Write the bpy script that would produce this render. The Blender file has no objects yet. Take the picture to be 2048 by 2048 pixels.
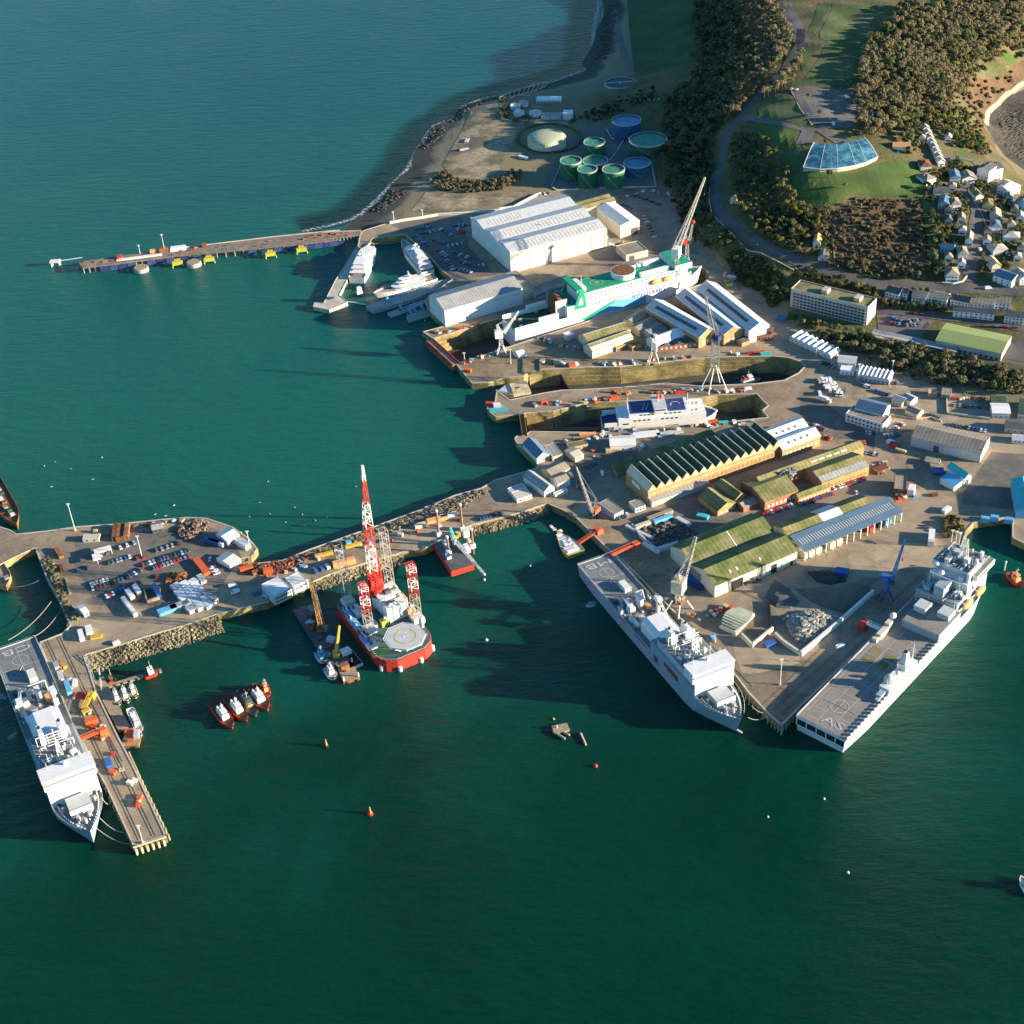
import bpy, bmesh, math, random
import numpy as np
from mathutils import Vector, Matrix
from mathutils.geometry import tessellate_polygon
random.seed(7); rng = np.random.default_rng(7)
SC = bpy.context.scene
COL = SC.collection
R = math.radians
# ------------------------------------------------------------ camera, sky, sun, exposure
F_PX, PITCH, ROLL, CAMH = 2986.5, .62925, -.06648, 590.3
_f = Vector((0, math.cos(PITCH), -math.sin(PITCH))); _x = Vector((1, 0, 0)); _u = _x.cross(_f)
CX = math.cos(ROLL)*_x + math.sin(ROLL)*_u
CU = -math.sin(ROLL)*_x + math.cos(ROLL)*_u
CF = _f
cam_d = bpy.data.cameras.new('camera'); cam = bpy.data.objects.new('camera', cam_d); COL.objects.link(cam)
cam.matrix_world = Matrix((( CX.x, CU.x, -CF.x, 0), (CX.y, CU.y, -CF.y, 0), (CX.z, CU.z, -CF.z, CAMH), (0, 0, 0, 1)))
cam_d.sensor_width = 36; cam_d.lens = 36*F_PX/2048; cam_d.clip_end = 20000; cam_d.clip_start = 5
SC.camera = cam
SUN_AZ, SUN_EL = R(-12), R(12.5)          # the sun stands low to the right, a little towards the viewer
world = bpy.data.worlds.new('World'); SC.world = world; world.use_nodes = True
nt = world.node_tree; sky = nt.nodes.new('ShaderNodeTexSky'); sky.sky_type = 'NISHITA'; sky.sun_disc = False
sky.sun_elevation = SUN_EL; sky.sun_rotation = R(90) - SUN_AZ; sky.altitude = 0; sky.air_density = 1.0; sky.dust_density = 0.2; sky.ozone_density = 1.0
tint = nt.nodes.new('ShaderNodeVectorMath'); tint.operation = 'MULTIPLY'; tint.inputs[1].default_value = (.42, .86, 1.2); nt.links.new(sky.outputs[0], tint.inputs[0]); nt.links.new(tint.outputs[0], nt.nodes['Background'].inputs[0]); nt.nodes['Background'].inputs[1].default_value = 0.066
sd = bpy.data.lights.new('sun', 'SUN'); sd.energy = 5.0; sd.angle = R(0.5); sd.color = (1, .82, .60)
sun = bpy.data.objects.new('sun', sd); COL.objects.link(sun)
sv = Vector((math.cos(SUN_EL)*math.cos(SUN_AZ), math.cos(SUN_EL)*math.sin(SUN_AZ), math.sin(SUN_EL)))
sun.rotation_euler = sv.to_track_quat('Z', 'Y').to_euler(); sun.location = (0, 0, 800)
SC.view_settings.view_transform = 'Standard'; SC.view_settings.look = 'None'; SC.view_settings.gamma = 1
SC.view_settings.exposure = 1.7; SC.view_settings.use_curve_mapping = False
SC.cycles.max_bounces = 5; SC.cycles.diffuse_bounces = 2; SC.cycles.glossy_bounces = 2; SC.cycles.transmission_bounces = 2; SC.cycles.caustics_reflective = False; SC.cycles.caustics_refractive = False
# ------------------------------------------------------------ image pixels in zoomed crops, cast through the camera -> metres
CROPS = dict(a=(0,900,600), b=(0,1250,450), c=(400,900,600), d=(850,750,450), e=(1100,1000,500), f=(1550,1050,498), g=(1200,750,500), h=(1600,700,448),
  i=(80,380,600), j=(600,380,400), k=(840,520,400), l=(1200,520,450), m=(900,330,500), n=(820,100,550), o=(1350,0,698), p=(1500,380,548), w=(0,0,2048), x=(0,0,1932), q=(1100,1200,400), r=(1750,1080,270), s=(650,1080,260), t=(400,1340,160), u=(1780,220,380))
def PX(s, x, y):
    x0, y0, wd = CROPS[s]; k = wd/1932.0; return x0 + x*k, y0 + y*k
def ray(s, x, y):
    u, v = PX(s, x, y); return CF + CX*((u-1024)/F_PX) - CU*((v-1024)/F_PX)
def G(s, x, y, z=5.0):
    d = ray(s, x, y); t = (z-CAMH)/d.z; return Vector((d.x*t, d.y*t, z))
def GL(s, pts, z=5.0):
    n = [float(v) for v in pts.replace(',', ' ').split()]; return [G(s, n[i], n[i+1], z) for i in range(0, len(n), 2)]
# ------------------------------------------------------------ materials
MATS = {}
def mat(name, col, rough=.8, var=.25, scale=.12, metal=0, col2=None, bump=0, bscale=1.0, thr=(.35, .65), spec=.3, stripes=0, detail=6, coat=0, stain=0):
    if name in MATS: return MATS[name]
    m = bpy.data.materials.new(name); m.use_nodes = True; t = m.node_tree; N = t.nodes; Lk = t.links; b = N['Principled BSDF']
    b.inputs['Roughness'].default_value = rough; b.inputs['Metallic'].default_value = metal; b.inputs['Specular IOR Level'].default_value = spec
    g = N.new('ShaderNodeNewGeometry'); nz = N.new('ShaderNodeTexNoise'); nz.inputs['Scale'].default_value = scale; nz.inputs['Detail'].default_value = detail; nz.inputs['Roughness'].default_value = .65
    Lk.new(g.outputs['Position'], nz.inputs['Vector'])
    rp = N.new('ShaderNodeValToRGB'); rp.color_ramp.elements[0].position = thr[0]; rp.color_ramp.elements[1].position = thr[1]
    c2 = col2 if col2 else tuple(min(1, c*(1+var)) for c in col); c1 = col if col2 else tuple(c*(1-var) for c in col)
    rp.color_ramp.elements[0].color = (*c1, 1); rp.color_ramp.elements[1].color = (*c2, 1)
    Lk.new(nz.outputs['Fac'], rp.inputs['Fac']); out = rp.outputs[0]
    n2 = N.new('ShaderNodeTexNoise'); n2.inputs['Scale'].default_value = scale*9; n2.inputs['Detail'].default_value = 4; Lk.new(g.outputs['Position'], n2.inputs['Vector'])
    mp = N.new('ShaderNodeMapRange'); mp.inputs[1].default_value = .3; mp.inputs[2].default_value = .7; mp.inputs[3].default_value = 1-var*.7; mp.inputs[4].default_value = 1+var*.7
    Lk.new(n2.outputs['Fac'], mp.inputs[0])
    mx = N.new('ShaderNodeVectorMath'); mx.operation = 'SCALE'; Lk.new(out, mx.inputs[0]); Lk.new(mp.outputs[0], mx.inputs['Scale']); out = mx.outputs[0]
    if stripes:
        tc = N.new('ShaderNodeTexCoord'); wv = N.new('ShaderNodeTexWave'); wv.inputs['Scale'].default_value = stripes; wv.bands_direction = 'X'; Lk.new(tc.outputs['Object'], wv.inputs['Vector'])
        m3 = N.new('ShaderNodeMapRange'); m3.inputs[3].default_value = .82; m3.inputs[4].default_value = 1.08; Lk.new(wv.outputs['Fac'], m3.inputs[0])
        x2 = N.new('ShaderNodeVectorMath'); x2.operation = 'SCALE'; Lk.new(out, x2.inputs[0]); Lk.new(m3.outputs[0], x2.inputs['Scale']); out = x2.outputs[0]
    if stain:
        n5 = N.new('ShaderNodeTexNoise'); n5.inputs['Scale'].default_value = .045; n5.inputs['Detail'].default_value = 9; n5.inputs['Roughness'].default_value = .72; n5.inputs['Distortion'].default_value = 1.2; Lk.new(g.outputs['Position'], n5.inputs['Vector'])
        m5 = N.new('ShaderNodeMapRange'); m5.inputs[1].default_value = .36; m5.inputs[2].default_value = .5; m5.inputs[3].default_value = 1-stain; m5.inputs[4].default_value = 1; Lk.new(n5.outputs['Fac'], m5.inputs[0])
        x5 = N.new('ShaderNodeVectorMath'); x5.operation = 'SCALE'; Lk.new(out, x5.inputs[0]); Lk.new(m5.outputs[0], x5.inputs['Scale']); out = x5.outputs[0]
        vr = N.new('ShaderNodeTexBrick'); vr.inputs['Scale'].default_value = .12; vr.inputs['Mortar Size'].default_value = .012; vr.inputs['Color1'].default_value = (1, 1, 1, 1); vr.inputs['Color2'].default_value = (.92, .92, .93, 1); vr.inputs['Mortar'].default_value = (.7, .7, .7, 1); mpp = N.new('ShaderNodeMapping'); mpp.inputs['Rotation'].default_value = (0, 0, .47); Lk.new(g.outputs['Position'], mpp.inputs[0]); Lk.new(mpp.outputs[0], vr.inputs['Vector'])
        x6 = N.new('ShaderNodeVectorMath'); x6.operation = 'MULTIPLY'; Lk.new(out, x6.inputs[0]); Lk.new(vr.outputs['Color'], x6.inputs[1]); out = x6.outputs[0]
    Lk.new(out, b.inputs['Base Color'])
    if bump:
        bp = N.new('ShaderNodeBump'); bp.inputs['Strength'].default_value = bump; bp.inputs['Distance'].default_value = .3; n3 = N.new('ShaderNodeTexNoise'); n3.inputs['Scale'].default_value = bscale; n3.inputs['Detail'].default_value = 5
        Lk.new(g.outputs['Position'], n3.inputs['Vector']); Lk.new(n3.outputs['Fac'], bp.inputs['Height']); Lk.new(bp.outputs[0], b.inputs['Normal'])
    if coat: b.inputs['Coat Weight'].default_value = coat
    MATS[name] = m; return m
WHITE = mat('white_paint', (.70, .70, .69), .5, .06, .3)
OFFW = mat('off_white_cladding', (.66, .66, .62), .6, .07, .12)
CREAM = mat('cream_cladding', (.56, .52, .40), .7, .1, .15)
PALEG = mat('pale_grey_steel', (.46, .48, .49), .5, .1, .3)
NAVYG = mat('ship_grey_paint', (.28, .35, .40), .5, .07, .15)
DECKG = mat('deck_grey_paint', (.17, .185, .185), .8, .15, .12)
DARKG = mat('dark_grey_steel', (.09, .095, .10), .6, .2, .3)
STEEL = mat('worn_steel', (.26, .25, .24), .5, .25, .5)
BLACK = mat('black_rubber', (.02, .02, .022), .8, .3, .5)
RED = mat('red_paint', (.50, .045, .03), .5, .15, .3)
ORANGE = mat('orange_paint', (.58, .11, .035), .6, .12, .4)
LORAN = mat('pale_orange_paint', (.75, .35, .14), .55, .1, .4)
YELLOW = mat('yellow_paint', (.52, .34, .05), .55, .15, .4)
LIME = mat('lime_yellow_paint', (.46, .47, .06), .55, .1, .4)
BLUE = mat('blue_paint', (.04, .12, .36), .5, .12, .4)
NAVY = mat('navy_blue_paint', (.03, .05, .16), .5, .15, .4)
SKYB = mat('light_blue_paint', (.13, .38, .60), .5, .1, .3)
TEAL = mat('turquoise_roof_paint', (.06, .42, .45), .5, .12, .2)
SEAG = mat('sea_green_paint', (.02, .30, .17), .5, .12, .2)
GREEN = mat('dark_green_paint', (.035, .085, .05), .7, .25, .2)
BROWN = mat('rust_brown', (.17, .075, .035), .9, .4, .4)
RUST = mat('rusty_steel', (.24, .11, .05), .9, .45, .3)
TIMB = mat('weathered_timber', (.30, .24, .17), .9, .25, .5)
GLASS = mat('dark_window_glass', (.035, .05, .065), .12, .2, .4, spec=.8)
BRICK = mat('orange_brick', (.44, .25, .11), .9, .2, .25, bump=.3, bscale=3)
REDBR = mat('red_brick', (.30, .135, .08), .9, .25, .3, bump=.3, bscale=3)
STONE = mat('pale_stone', (.50, .42, .26), .9, .3, .2, bump=.5, bscale=.8)
CONC = mat('concrete', (.30, .265, .215), .9, .22, .06, bump=.2)
PALEC = mat('pale_concrete', (.45, .42, .35), .9, .18, .1)
GROOF = mat('grey_sheet_roof', (.30, .31, .31), .7, .15, .1, stripes=.12)
TROOF = mat('brown_grey_sheet_roof', (.27, .24, .19), .8, .2, .08, stripes=.12)
MOSS = mat('mossy_sheet_roof', (.20, .19, .09), .9, .2, .07, col2=(.085, .12, .03), thr=(.42, .60), stripes=.1)
MOSSY = mat('yellow_mossy_roof', (.26, .23, .10), .9, .2, .09, col2=(.13, .145, .045), thr=(.42, .6), stripes=.1)
MOSSF = mat('flat_mossy_roof', (.24, .20, .11), .9, .2, .12, col2=(.13, .13, .05), thr=(.4, .6))
SLATE = mat('slate_roof', (.09, .095, .10), .7, .25, .3)
WINT = mat('translucent_roof_sheet', (.50, .50, .46), .5, .15, .3)
LINE = mat('painted_line', (.44, .43, .40), .8, .2, .5)
TAILB = mat('blue_grey_sheet_roof', (.10, .17, .24), .5, .1, .1)
# ------------------------------------------------------------ mesh collector
class MB:
    def __init__(s): s.v = []; s.f = []; s.m = []; s.mi = 0
    def _add(s, vs, fs):
        o = len(s.v); s.v += [tuple(v) for v in vs]; s.f += [tuple(i+o for i in f) for f in fs]; s.m += [s.mi]*len(fs); return s
    def box(s, x, y, z, lx, ly, lz, rot=0, tx=1, ty=1):      # centre x,y; bottom z; optional top taper
        c, n = math.cos(rot), math.sin(rot); vs = []
        for (k, zz, ax, ay) in ((0, z, 1, 1), (1, z+lz, tx, ty)):
            for dx, dy in ((-1,-1),(1,-1),(1,1),(-1,1)):
                a, b = dx*lx/2*ax, dy*ly/2*ay; vs.append((x+a*c-b*n, y+a*n+b*c, zz))
        return s._add(vs, [(3,2,1,0),(4,5,6,7),(0,1,5,4),(1,2,6,5),(2,3,7,6),(3,0,4,7)])
    def bx(s, x0, x1, y0, y1, z0, z1): return s.box((x0+x1)/2, (y0+y1)/2, z0, abs(x1-x0), abs(y1-y0), z1-z0)
    def prism(s, pts, z0, z1, bottom=False):
        n = len(pts); pts = [(p[0], p[1]) for p in pts]
        if sum(pts[i][0]*pts[(i+1) % n][1]-pts[(i+1) % n][0]*pts[i][1] for i in range(n)) < 0: pts = pts[::-1]
        vs = [(x, y, z0) for x, y in pts]+[(x, y, z1) for x, y in pts]
        fs = [(i, (i+1) % n, n+(i+1) % n, n+i) for i in range(n)]
        tri = tessellate_polygon([[Vector((x, y, 0)) for x, y in pts]])
        for t in tri:
            a, b, c = t; ar = (pts[b][0]-pts[a][0])*(pts[c][1]-pts[a][1])-(pts[c][0]-pts[a][0])*(pts[b][1]-pts[a][1])
            if ar < 0: b, c = c, b
            fs.append((a+n, b+n, c+n))
            if bottom: fs.append((a, c, b))
        return s._add(vs, fs)
    def cyl(s, x, y, z0, z1, r, n=12, r2=None, cap=True):
        r2 = r if r2 is None else r2; vs = []
        for zz, rr in ((z0, r), (z1, r2)): vs += [(x+rr*math.cos(2*math.pi*i/n), y+rr*math.sin(2*math.pi*i/n), zz) for i in range(n)]
        fs = [(i, (i+1) % n, n+(i+1) % n, n+i) for i in range(n)]
        if cap: fs += [tuple(range(n, 2*n)), tuple(range(n-1, -1, -1))]
        return s._add(vs, fs)
    def bar(s, a, b, r=.2, n=4, r2=None):
        a = Vector(a); b = Vector(b); d = b-a
        if d.length < 1e-4: return s
        d.normalize(); u = d.cross(Vector((0, 0, 1)) if abs(d.z) < .95 else Vector((1, 0, 0))).normalized(); w = d.cross(u); r2 = r if r2 is None else r2; vs = []
        for p, rr in ((a, r), (b, r2)):
            for i in range(n):
                t = 2*math.pi*(i+.5)/n; vs.append(p+u*(rr*math.cos(t))+w*(rr*math.sin(t)))
        return s._add(vs, [(i, (i+1) % n, n+(i+1) % n, n+i) for i in range(n)]+[tuple(range(n-1, -1, -1)), tuple(range(n, 2*n))])
    def path(s, pts, r=.2, n=4):
        for a, b in zip(pts[:-1], pts[1:]): s.bar(a, b, r, n)
        return s
    def lattice(s, a, b, w0, w1, n=8, r=.25, rb=None, rw=None, w0b=None, w1b=None):   # square lattice boom from a to b
        a = Vector(a); b = Vector(b); d = (b-a).normalized(); u = d.cross(Vector((0, 0, 1)) if abs(d.z) < .95 else Vector((0, 1, 0))).normalized(); v = d.cross(u)
        rb = r*.6 if rb is None else rb; ring = []
        for i in range(n+1):
            t = i/n; c = a.lerp(b, t); h = (w0+(w1-w0)*t)/2; hb = ((w0b or w0)+((w1b or w1)-(w0b or w0))*t)/2
            ring.append([c+u*(sx*h)+v*(sy*hb) for sx, sy in ((-1,-1),(1,-1),(1,1),(-1,1))])
        for k in range(4): s.bar(ring[0][k], ring[-1][k], r)
        for i in range(n):
            for k in range(4):
                k2 = (k+1) % 4
                if i % 2: s.bar(ring[i][k], ring[i+1][k2], rb)
                else: s.bar(ring[i][k2], ring[i+1][k], rb)
                s.bar(ring[i+1][k], ring[i+1][k2], rb)
        return s
    def quad(s, *p): return s._add(p, [tuple(range(len(p)))])
    def ring(s, x, y, z, r, w=.4, n=24, a0=0, a1=2*math.pi, h=.05):
        vs = []
        for i in range(n+1):
            t = a0+(a1-a0)*i/n
            for rr in (r-w/2, r+w/2): vs.append((x+rr*math.cos(t), y+rr*math.sin(t), z))
        return s._add(vs, [(2*i, 2*i+1, 2*i+3, 2*i+2) for i in range(n)])
    def dome(s, x, y, z, r, h, n=16, k=5):
        vs = [(x, y, z+h)]
        for j in range(1, k+1):
            t = math.pi/2*j/k
            vs += [(x+r*math.sin(t)*math.cos(2*math.pi*i/n), y+r*math.sin(t)*math.sin(2*math.pi*i/n), z+h*math.cos(t)) for i in range(n)]
        fs = [(0, 1+i, 1+(i+1) % n) for i in range(n)]
        for j in range(k-1):
            for i in range(n):
                a = 1+j*n+i; b = 1+j*n+(i+1) % n; fs.append((a, a+n, b+n, b))
        return s._add(vs, fs)
    def sphere(s, x, y, z, r, n=10, k=6):
        vs = [(x, y, z+r)]; fs = []
        for j in range(1, k):
            t = math.pi*j/k; vs += [(x+r*math.sin(t)*math.cos(2*math.pi*i/n), y+r*math.sin(t)*math.sin(2*math.pi*i/n), z+r*math.cos(t)) for i in range(n)]
        vs.append((x, y, z-r)); L = len(vs)-1
        fs += [(0, 1+i, 1+(i+1) % n) for i in range(n)]
        for j in range(k-2):
            for i in range(n):
                a = 1+j*n+i; b = 1+j*n+(i+1) % n; fs.append((a, a+n, b+n, b))
        fs += [(L, 1+(k-2)*n+(i+1) % n, 1+(k-2)*n+i) for i in range(n)]
        return s._add(vs, fs)
    def rails(s, pts, z, h=1.1, r=.06, step=3.0, closed=False):
        P = [Vector((p[0], p[1], z)) for p in pts]
        if closed: P.append(P[0])
        for a, b in zip(P[:-1], P[1:]):
            up = Vector((0, 0, h)); s.bar(a+up, b+up, r, 3); n = max(1, int((b-a).length/step))
            for i in range(n+1): q = a.lerp(b, i/n); s.bar(q, q+up, r, 3)
        return s
    def mesh(s, name, mats):
        me = bpy.data.meshes.new(name); me.from_pydata(s.v, [], s.f)
        for m in (mats if isinstance(mats, (list, tuple)) else [mats]): me.materials.append(m)
        if any(s.m): me.polygons.foreach_set('material_index', s.m)
        me.update(); return me
    def build(s, name, mats, parent=None, label=None, kind=None, cat=None, group=None):
        o = bpy.data.objects.new(name, s.mesh(name, mats)); COL.objects.link(o)
        if parent: o.parent = parent
        return tag(o, label, cat, group, kind)
def tag(o, label=None, cat=None, group=None, kind=None):
    for k, v in (('label', label), ('category', cat), ('group', group), ('kind', kind)):
        if v: o[k] = v
    return o
def thing(name, loc, rot=0, label=None, cat=None, group=None):
    o = bpy.data.objects.new(name, None); COL.objects.link(o); o.empty_display_size = 1; o.location = loc; o.rotation_euler = (0, 0, rot)
    return tag(o, label, cat, group)
def children_of(o): return [c for c in COL.objects if c.parent == o] if not hasattr(o, 'children') else list(o.children)
def copy_tree(o, loc=None, rot=None, label=None, parent=None, group=None, scale=None):
    c = o.copy(); COL.objects.link(c); c.parent = parent
    if loc is not None: c.location = loc
    if rot is not None: c.rotation_euler = (0, 0, rot)
    if scale is not None: c.scale = (scale,)*3 if not isinstance(scale, tuple) else scale
    if label: c['label'] = label
    if group: c['group'] = group
    for ch in KIDS.get(o.name, None) or list(o.children): copy_tree(ch, parent=c)
    return c
KIDS = {}
def freeze(o):            # remember the children once, so that copying stays fast
    KIDS[o.name] = list(o.children)
    for c in o.children:
        if c.children: freeze(c)
    return o
def rectf(B, C, A):       # near-left, near-right, far-left corner -> origin, angle, length, width
    u = (C-B).xy; L = u.length; u.normalize(); n = Vector((-u.y, u.x)); W = (A-B).xy.dot(n)
    o = B.xy.copy()
    if W < 0: o = o+n*W; W = -W
    return o, math.atan2(u.y, u.x), L, W
def loc3(o, ang, x, y, z=0):
    return Vector((o.x+x*math.cos(ang)-y*math.sin(ang), o.y+x*math.sin(ang)+y*math.cos(ang), z))
ORD = ['first', 'second', 'third', 'fourth', 'fifth', 'sixth', 'seventh', 'eighth', 'ninth', 'tenth', 'eleventh', 'twelfth', 'thirteenth', 'fourteenth', 'fifteenth', 'sixteenth', 'seventeenth', 'eighteenth', 'nineteenth', 'twentieth'] + ['twenty-'+x for x in ('first','second','third','fourth','fifth','sixth','seventh','eighth','ninth')] + ['thirtieth'] + ['thirty-'+x for x in ('first','second','third','fourth','fifth','sixth','seventh','eighth','ninth')]+['fortieth']
# ============================================================ WATER, TERRAIN, QUAYS
QZ = 5.0; FLOOR = -8.0
def cat_(*ls):
    r = []
    for l in ls: r += l
    return r
DOCK1_S0, DOCK1_S1 = G('k', 345, 1003), G('l', 1000, 165)
_u1 = (DOCK1_S1-DOCK1_S0).xy.normalized(); _n1 = Vector((-_u1.y, _u1.x)); 
def d1(t, w): p = DOCK1_S0.xy+_u1*t+_n1*w; return Vector((p.x, p.y, QZ))
L1 = (DOCK1_S1-DOCK1_S0).xy.length
DOCK1 = [DOCK1_S0, d1(L1-14, 0), d1(L1-3, 6), d1(L1+3, 20), d1(L1-3, 34), d1(L1-14, 40), d1(90, 40), G('k', 650, 600), G('k', 128, 762)]
DOCK2 = cat_(GL('k', '740,1255 870,1350 1180,1285 1370,1255 1550,1250 1932,1228'), GL('l', '560,1055 850,1080 1340,1060 1580,1030 1700,970 1758,910 1720,875 1620,842 1480,828 1260,832 900,842 560,880'), GL('k', '1932,1035 1600,1040 1180,1062 1050,1090 1000,1125'))
DOCK3 = cat_(GL('d', '855,520 900,482 1500,492'), GL('l', '200,1450 1000,1398 1440,1350 1388,1290 1440,1250 1345,1152 1010,1162 850,1190'), GL('d', '1400,240 1100,312 870,330 830,342'))
QUAY = cat_(
  GL('d', '1050,1105 1180,1160 1300,1230 1400,1330 1530,1460'), GL('e', '470,402 560,470 740,652 980,890 1220,1140 1400,1320 1540,1500 1690,1660 1790,1745'),
  GL('f', '180,1432 700,930 1010,634 1310,345 1440,200'), GL('h', '1440,1560 1500,1490 1830,1440 1830,1620 1932,1668'), GL('w', '2200,1130 2200,960'),
  # inland edge, where the docks meet the hill
  GL('h', '1932,600 1700,560 1300,330 900,190'), GL('p', '1100,1300 560,1080 400,990 270,900 200,830 100,700 0,560'), GL('l', '1200,260 1080,80 1020,-20'), GL('m', '1860,520 1760,250 1560,170 900,180 700,215 660,240 500,325'),
  GL('j', '1932,190 1600,215 1330,240 870,310 600,395 575,440 555,545 610,585 700,470 1015,432 1150,560 1300,700 1350,760 1470,860 1330,960 1200,1060 1240,1160 1385,1300'),
  GL('k', '225,640 22,692'), [DOCK1[8], DOCK1[7], DOCK1[6], DOCK1[5], DOCK1[4], DOCK1[3], DOCK1[2], DOCK1[1], DOCK1[0]],
  GL('k', '400,1075 500,1192 660,1188 820,1140'), DOCK2[::-1],
  GL('k', '720,1375 640,1382 650,1450 730,1520 960,1495'), DOCK3[::-1],
  GL('d', '790,518 765,545 790,590 860,660 930,730 975,790 880,822 600,900 480,970 250,1032 0,1140'),
  GL('c', '1820,262 1660,320 1400,390 1150,480 900,570 700,640 530,710'), GL('a', '1640,730 1560,740 1555,700 1620,690 1660,635 1600,565 1500,495 1330,438 1210,432 1000,450 750,475 500,492 300,520 110,540 60,512 -60,475 -60,760'),
  GL('a', '0,740 120,680 225,632 300,830 370,950 450,1130 400,1180'), GL('b', '330,150 620,850 790,1180 900,1370 1145,1905 1430,1810 1170,1250 1090,1090 1020,960 830,570 730,260'),
  GL('a', '800,1250 1000,1185 1200,1128 1400,1060 1600,1010 1720,985 1860,915'), GL('c', '460,960 580,905 700,862 840,800 1040,738 1300,660'), GL('d', '0,1490 230,1370 400,1290 640,1232 830,1180'))
def bisect_grid(bm, step, diag=True):
    xs = [v.co.x for v in bm.verts]; ys = [v.co.y for v in bm.verts]
    def cut(co, no): bmesh.ops.bisect_plane(bm, geom=bm.verts[:]+bm.edges[:]+bm.faces[:], dist=1e-4, plane_co=co, plane_no=no)
    a, b, c, d = min(xs), max(xs), min(ys), max(ys)
    for i in range(int((a-GX0)//step)+1, int((b-GX0)//step)+1): cut((GX0+i*step, 0, 0), (1, 0, 0))
    for j in range(int((c-GY0)//step)+1, int((d-GY0)//step)+1): cut((0, GY0+j*step, 0), (0, 1, 0))
    if diag:
        k0 = int(math.floor(((a-GX0)-(d-GY0))/step)); k1 = int(math.ceil(((b-GX0)-(c-GY0))/step))
        for k in range(k0, k1+1): cut((GX0+k*step, GY0, 0), (1, -1, 0))
# ---- terrain control heights (image crop, x, y, height)
TC = [('x',-100,-60,-8),('x',300,-60,-9),('x',700,-40,-9),('x',1000,-40,-7),('x',1150,-60,-3),('x',700,200,-9),('x',900,150,-8),('x',1100,60,-4),('x',300,300,-10),('x',300,600,-11),('x',600,420,-4),('x',600,380,-6),
 ('n',0,830,-.2),('n',120,620,-.2),('n',180,530,-.2),('n',320,480,-.2),('n',380,400,-.2),('n',620,322,-.3),('n',980,228,-.3),('n',1240,138,-.2),('x',1188,60,-.2),('x',1200,0,-.2),('x',1200,-80,-.2),
 ('j',830,0,-.2),('j',760,100,-.2),('j',620,220,-.2),('j',500,290,-.3),('j',350,330,-.5),('j',0,415,-1.5),
 ('n',150,840,3.5),('n',300,600,4),('n',400,440,4.5),('n',625,350,5),('n',60,960,3),('j',1000,230,4.5),('j',1100,100,3.5),('n',300,1000,5),
 ('n',420,700,6),('n',600,800,6),('n',700,900,6),('n',780,700,6.5),('n',900,500,6.5),('n',700,350,7),('n',1000,400,7),('n',1200,300,7),('n',1480,240,7.5),('n',1480,120,5),('n',1300,90,2),
 ('n',950,800,5.5),('n',1300,900,5.5),('n',1600,900,6),('n',1650,600,8),('n',1500,560,7),('n',1300,560,6.5),('n',1000,1000,5),('n',1700,970,7),
 ('x',1310,60,9),('x',1310,130,10),('x',1350,0,11),('x',1330,-60,11),('n',1800,400,16),('n',1840,560,22),('n',1860,760,18),('n',1600,330,12),('n',1700,300,15),
 ('o',130,400,22),('o',60,300,14),('o',150,150,22),('o',250,200,36),('o',300,60,40),('o',230,500,36),('o',150,650,22),('o',330,440,50),('o',430,350,56),('o',520,200,60),('o',550,20,62),('o',400,130,50),
 ('o',120,800,16),('o',180,900,14),('o',180,1000,9),('o',280,700,38),('o',360,640,46),('o',450,620,52),('o',650,500,59),('o',950,500,59),('o',700,640,57),('o',950,680,56),('o',880,380,61),('o',950,100,63),('o',1150,150,63),('o',800,20,63),
 ('o',560,750,53),('o',700,780,51),('o',900,800,50),('o',720,980,43),('o',1000,960,43),('o',850,1100,37),('o',640,1060,34),('o',480,860,38),('o',380,1000,26),('o',1200,980,39),('o',1150,860,46),
 ('o',225,940,24),('o',215,1100,21.5),('o',260,1200,20.5),('o',380,1310,20),('o',400,1100,24),('o',600,1250,24),('o',900,1250,27),('o',1250,1250,25),('o',1100,1120,33),('o',1350,1100,32),
 ('p',0,330,19.5),('p',200,470,18.5),('p',420,570,17),('p',700,640,15.5),('p',900,680,15),('p',1200,690,15),('p',1500,700,15),('p',1932,730,15),
 ('p',200,580,16),('p',320,620,13),('p',290,860,8),('p',550,880,8),('p',830,940,8),('p',600,960,7),('p',900,1000,8.5),('p',1200,950,9),('p',1500,1000,9),('p',1800,1150,9),('p',1932,900,11),('p',1400,860,10.5),('p',1500,760,13),('p',900,830,10),
 ('p',500,1080,6.5),('p',900,1180,8),('p',1400,1250,8),('p',1932,1300,8),('p',1932,1480,6),('p',1400,1400,5.5),('p',1100,1330,5),
 ('o',1380,650,40),('o',1400,1000,32),('o',1550,1100,30),('o',1700,1200,26),('o',1550,900,33),('o',1700,860,28),('o',1500,1300,26),('o',1932,1300,20),('o',1932,1050,12),('p',1700,300,22),('p',1900,450,18),
 ('o',1200,300,61),('o',1350,200,60),('o',1350,20,60),('o',1600,100,55),('o',1600,300,50),('o',1500,500,48),('o',1800,250,40),('o',1932,100,42),('o',1650,600,30),('o',1680,700,20),('o',1720,680,5),('o',1780,570,4.5),('o',1860,500,5),('o',1932,450,5),
 ('o',1800,640,2.5),('o',1932,560,2),('o',1850,800,2.5),('o',1932,900,2.5),('o',1790,850,6),('o',1880,980,8),('x',2060,230,2.6),('x',2045,330,2.6),('o',1900,700,2.6),('x',2200,250,2),('x',2200,150,2),('x',2300,400,2),('x',2250,600,8),('x',2200,30,38),('x',2100,-100,52),('x',1700,-120,60),('x',1500,-100,58),('x',2300,-200,45),('x',1500,-300,55),('x',1100,-250,-6),('x',1300,-250,10),('x',2300,800,6),('x',2300,1000,6)]
_P = []; _H = []
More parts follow.
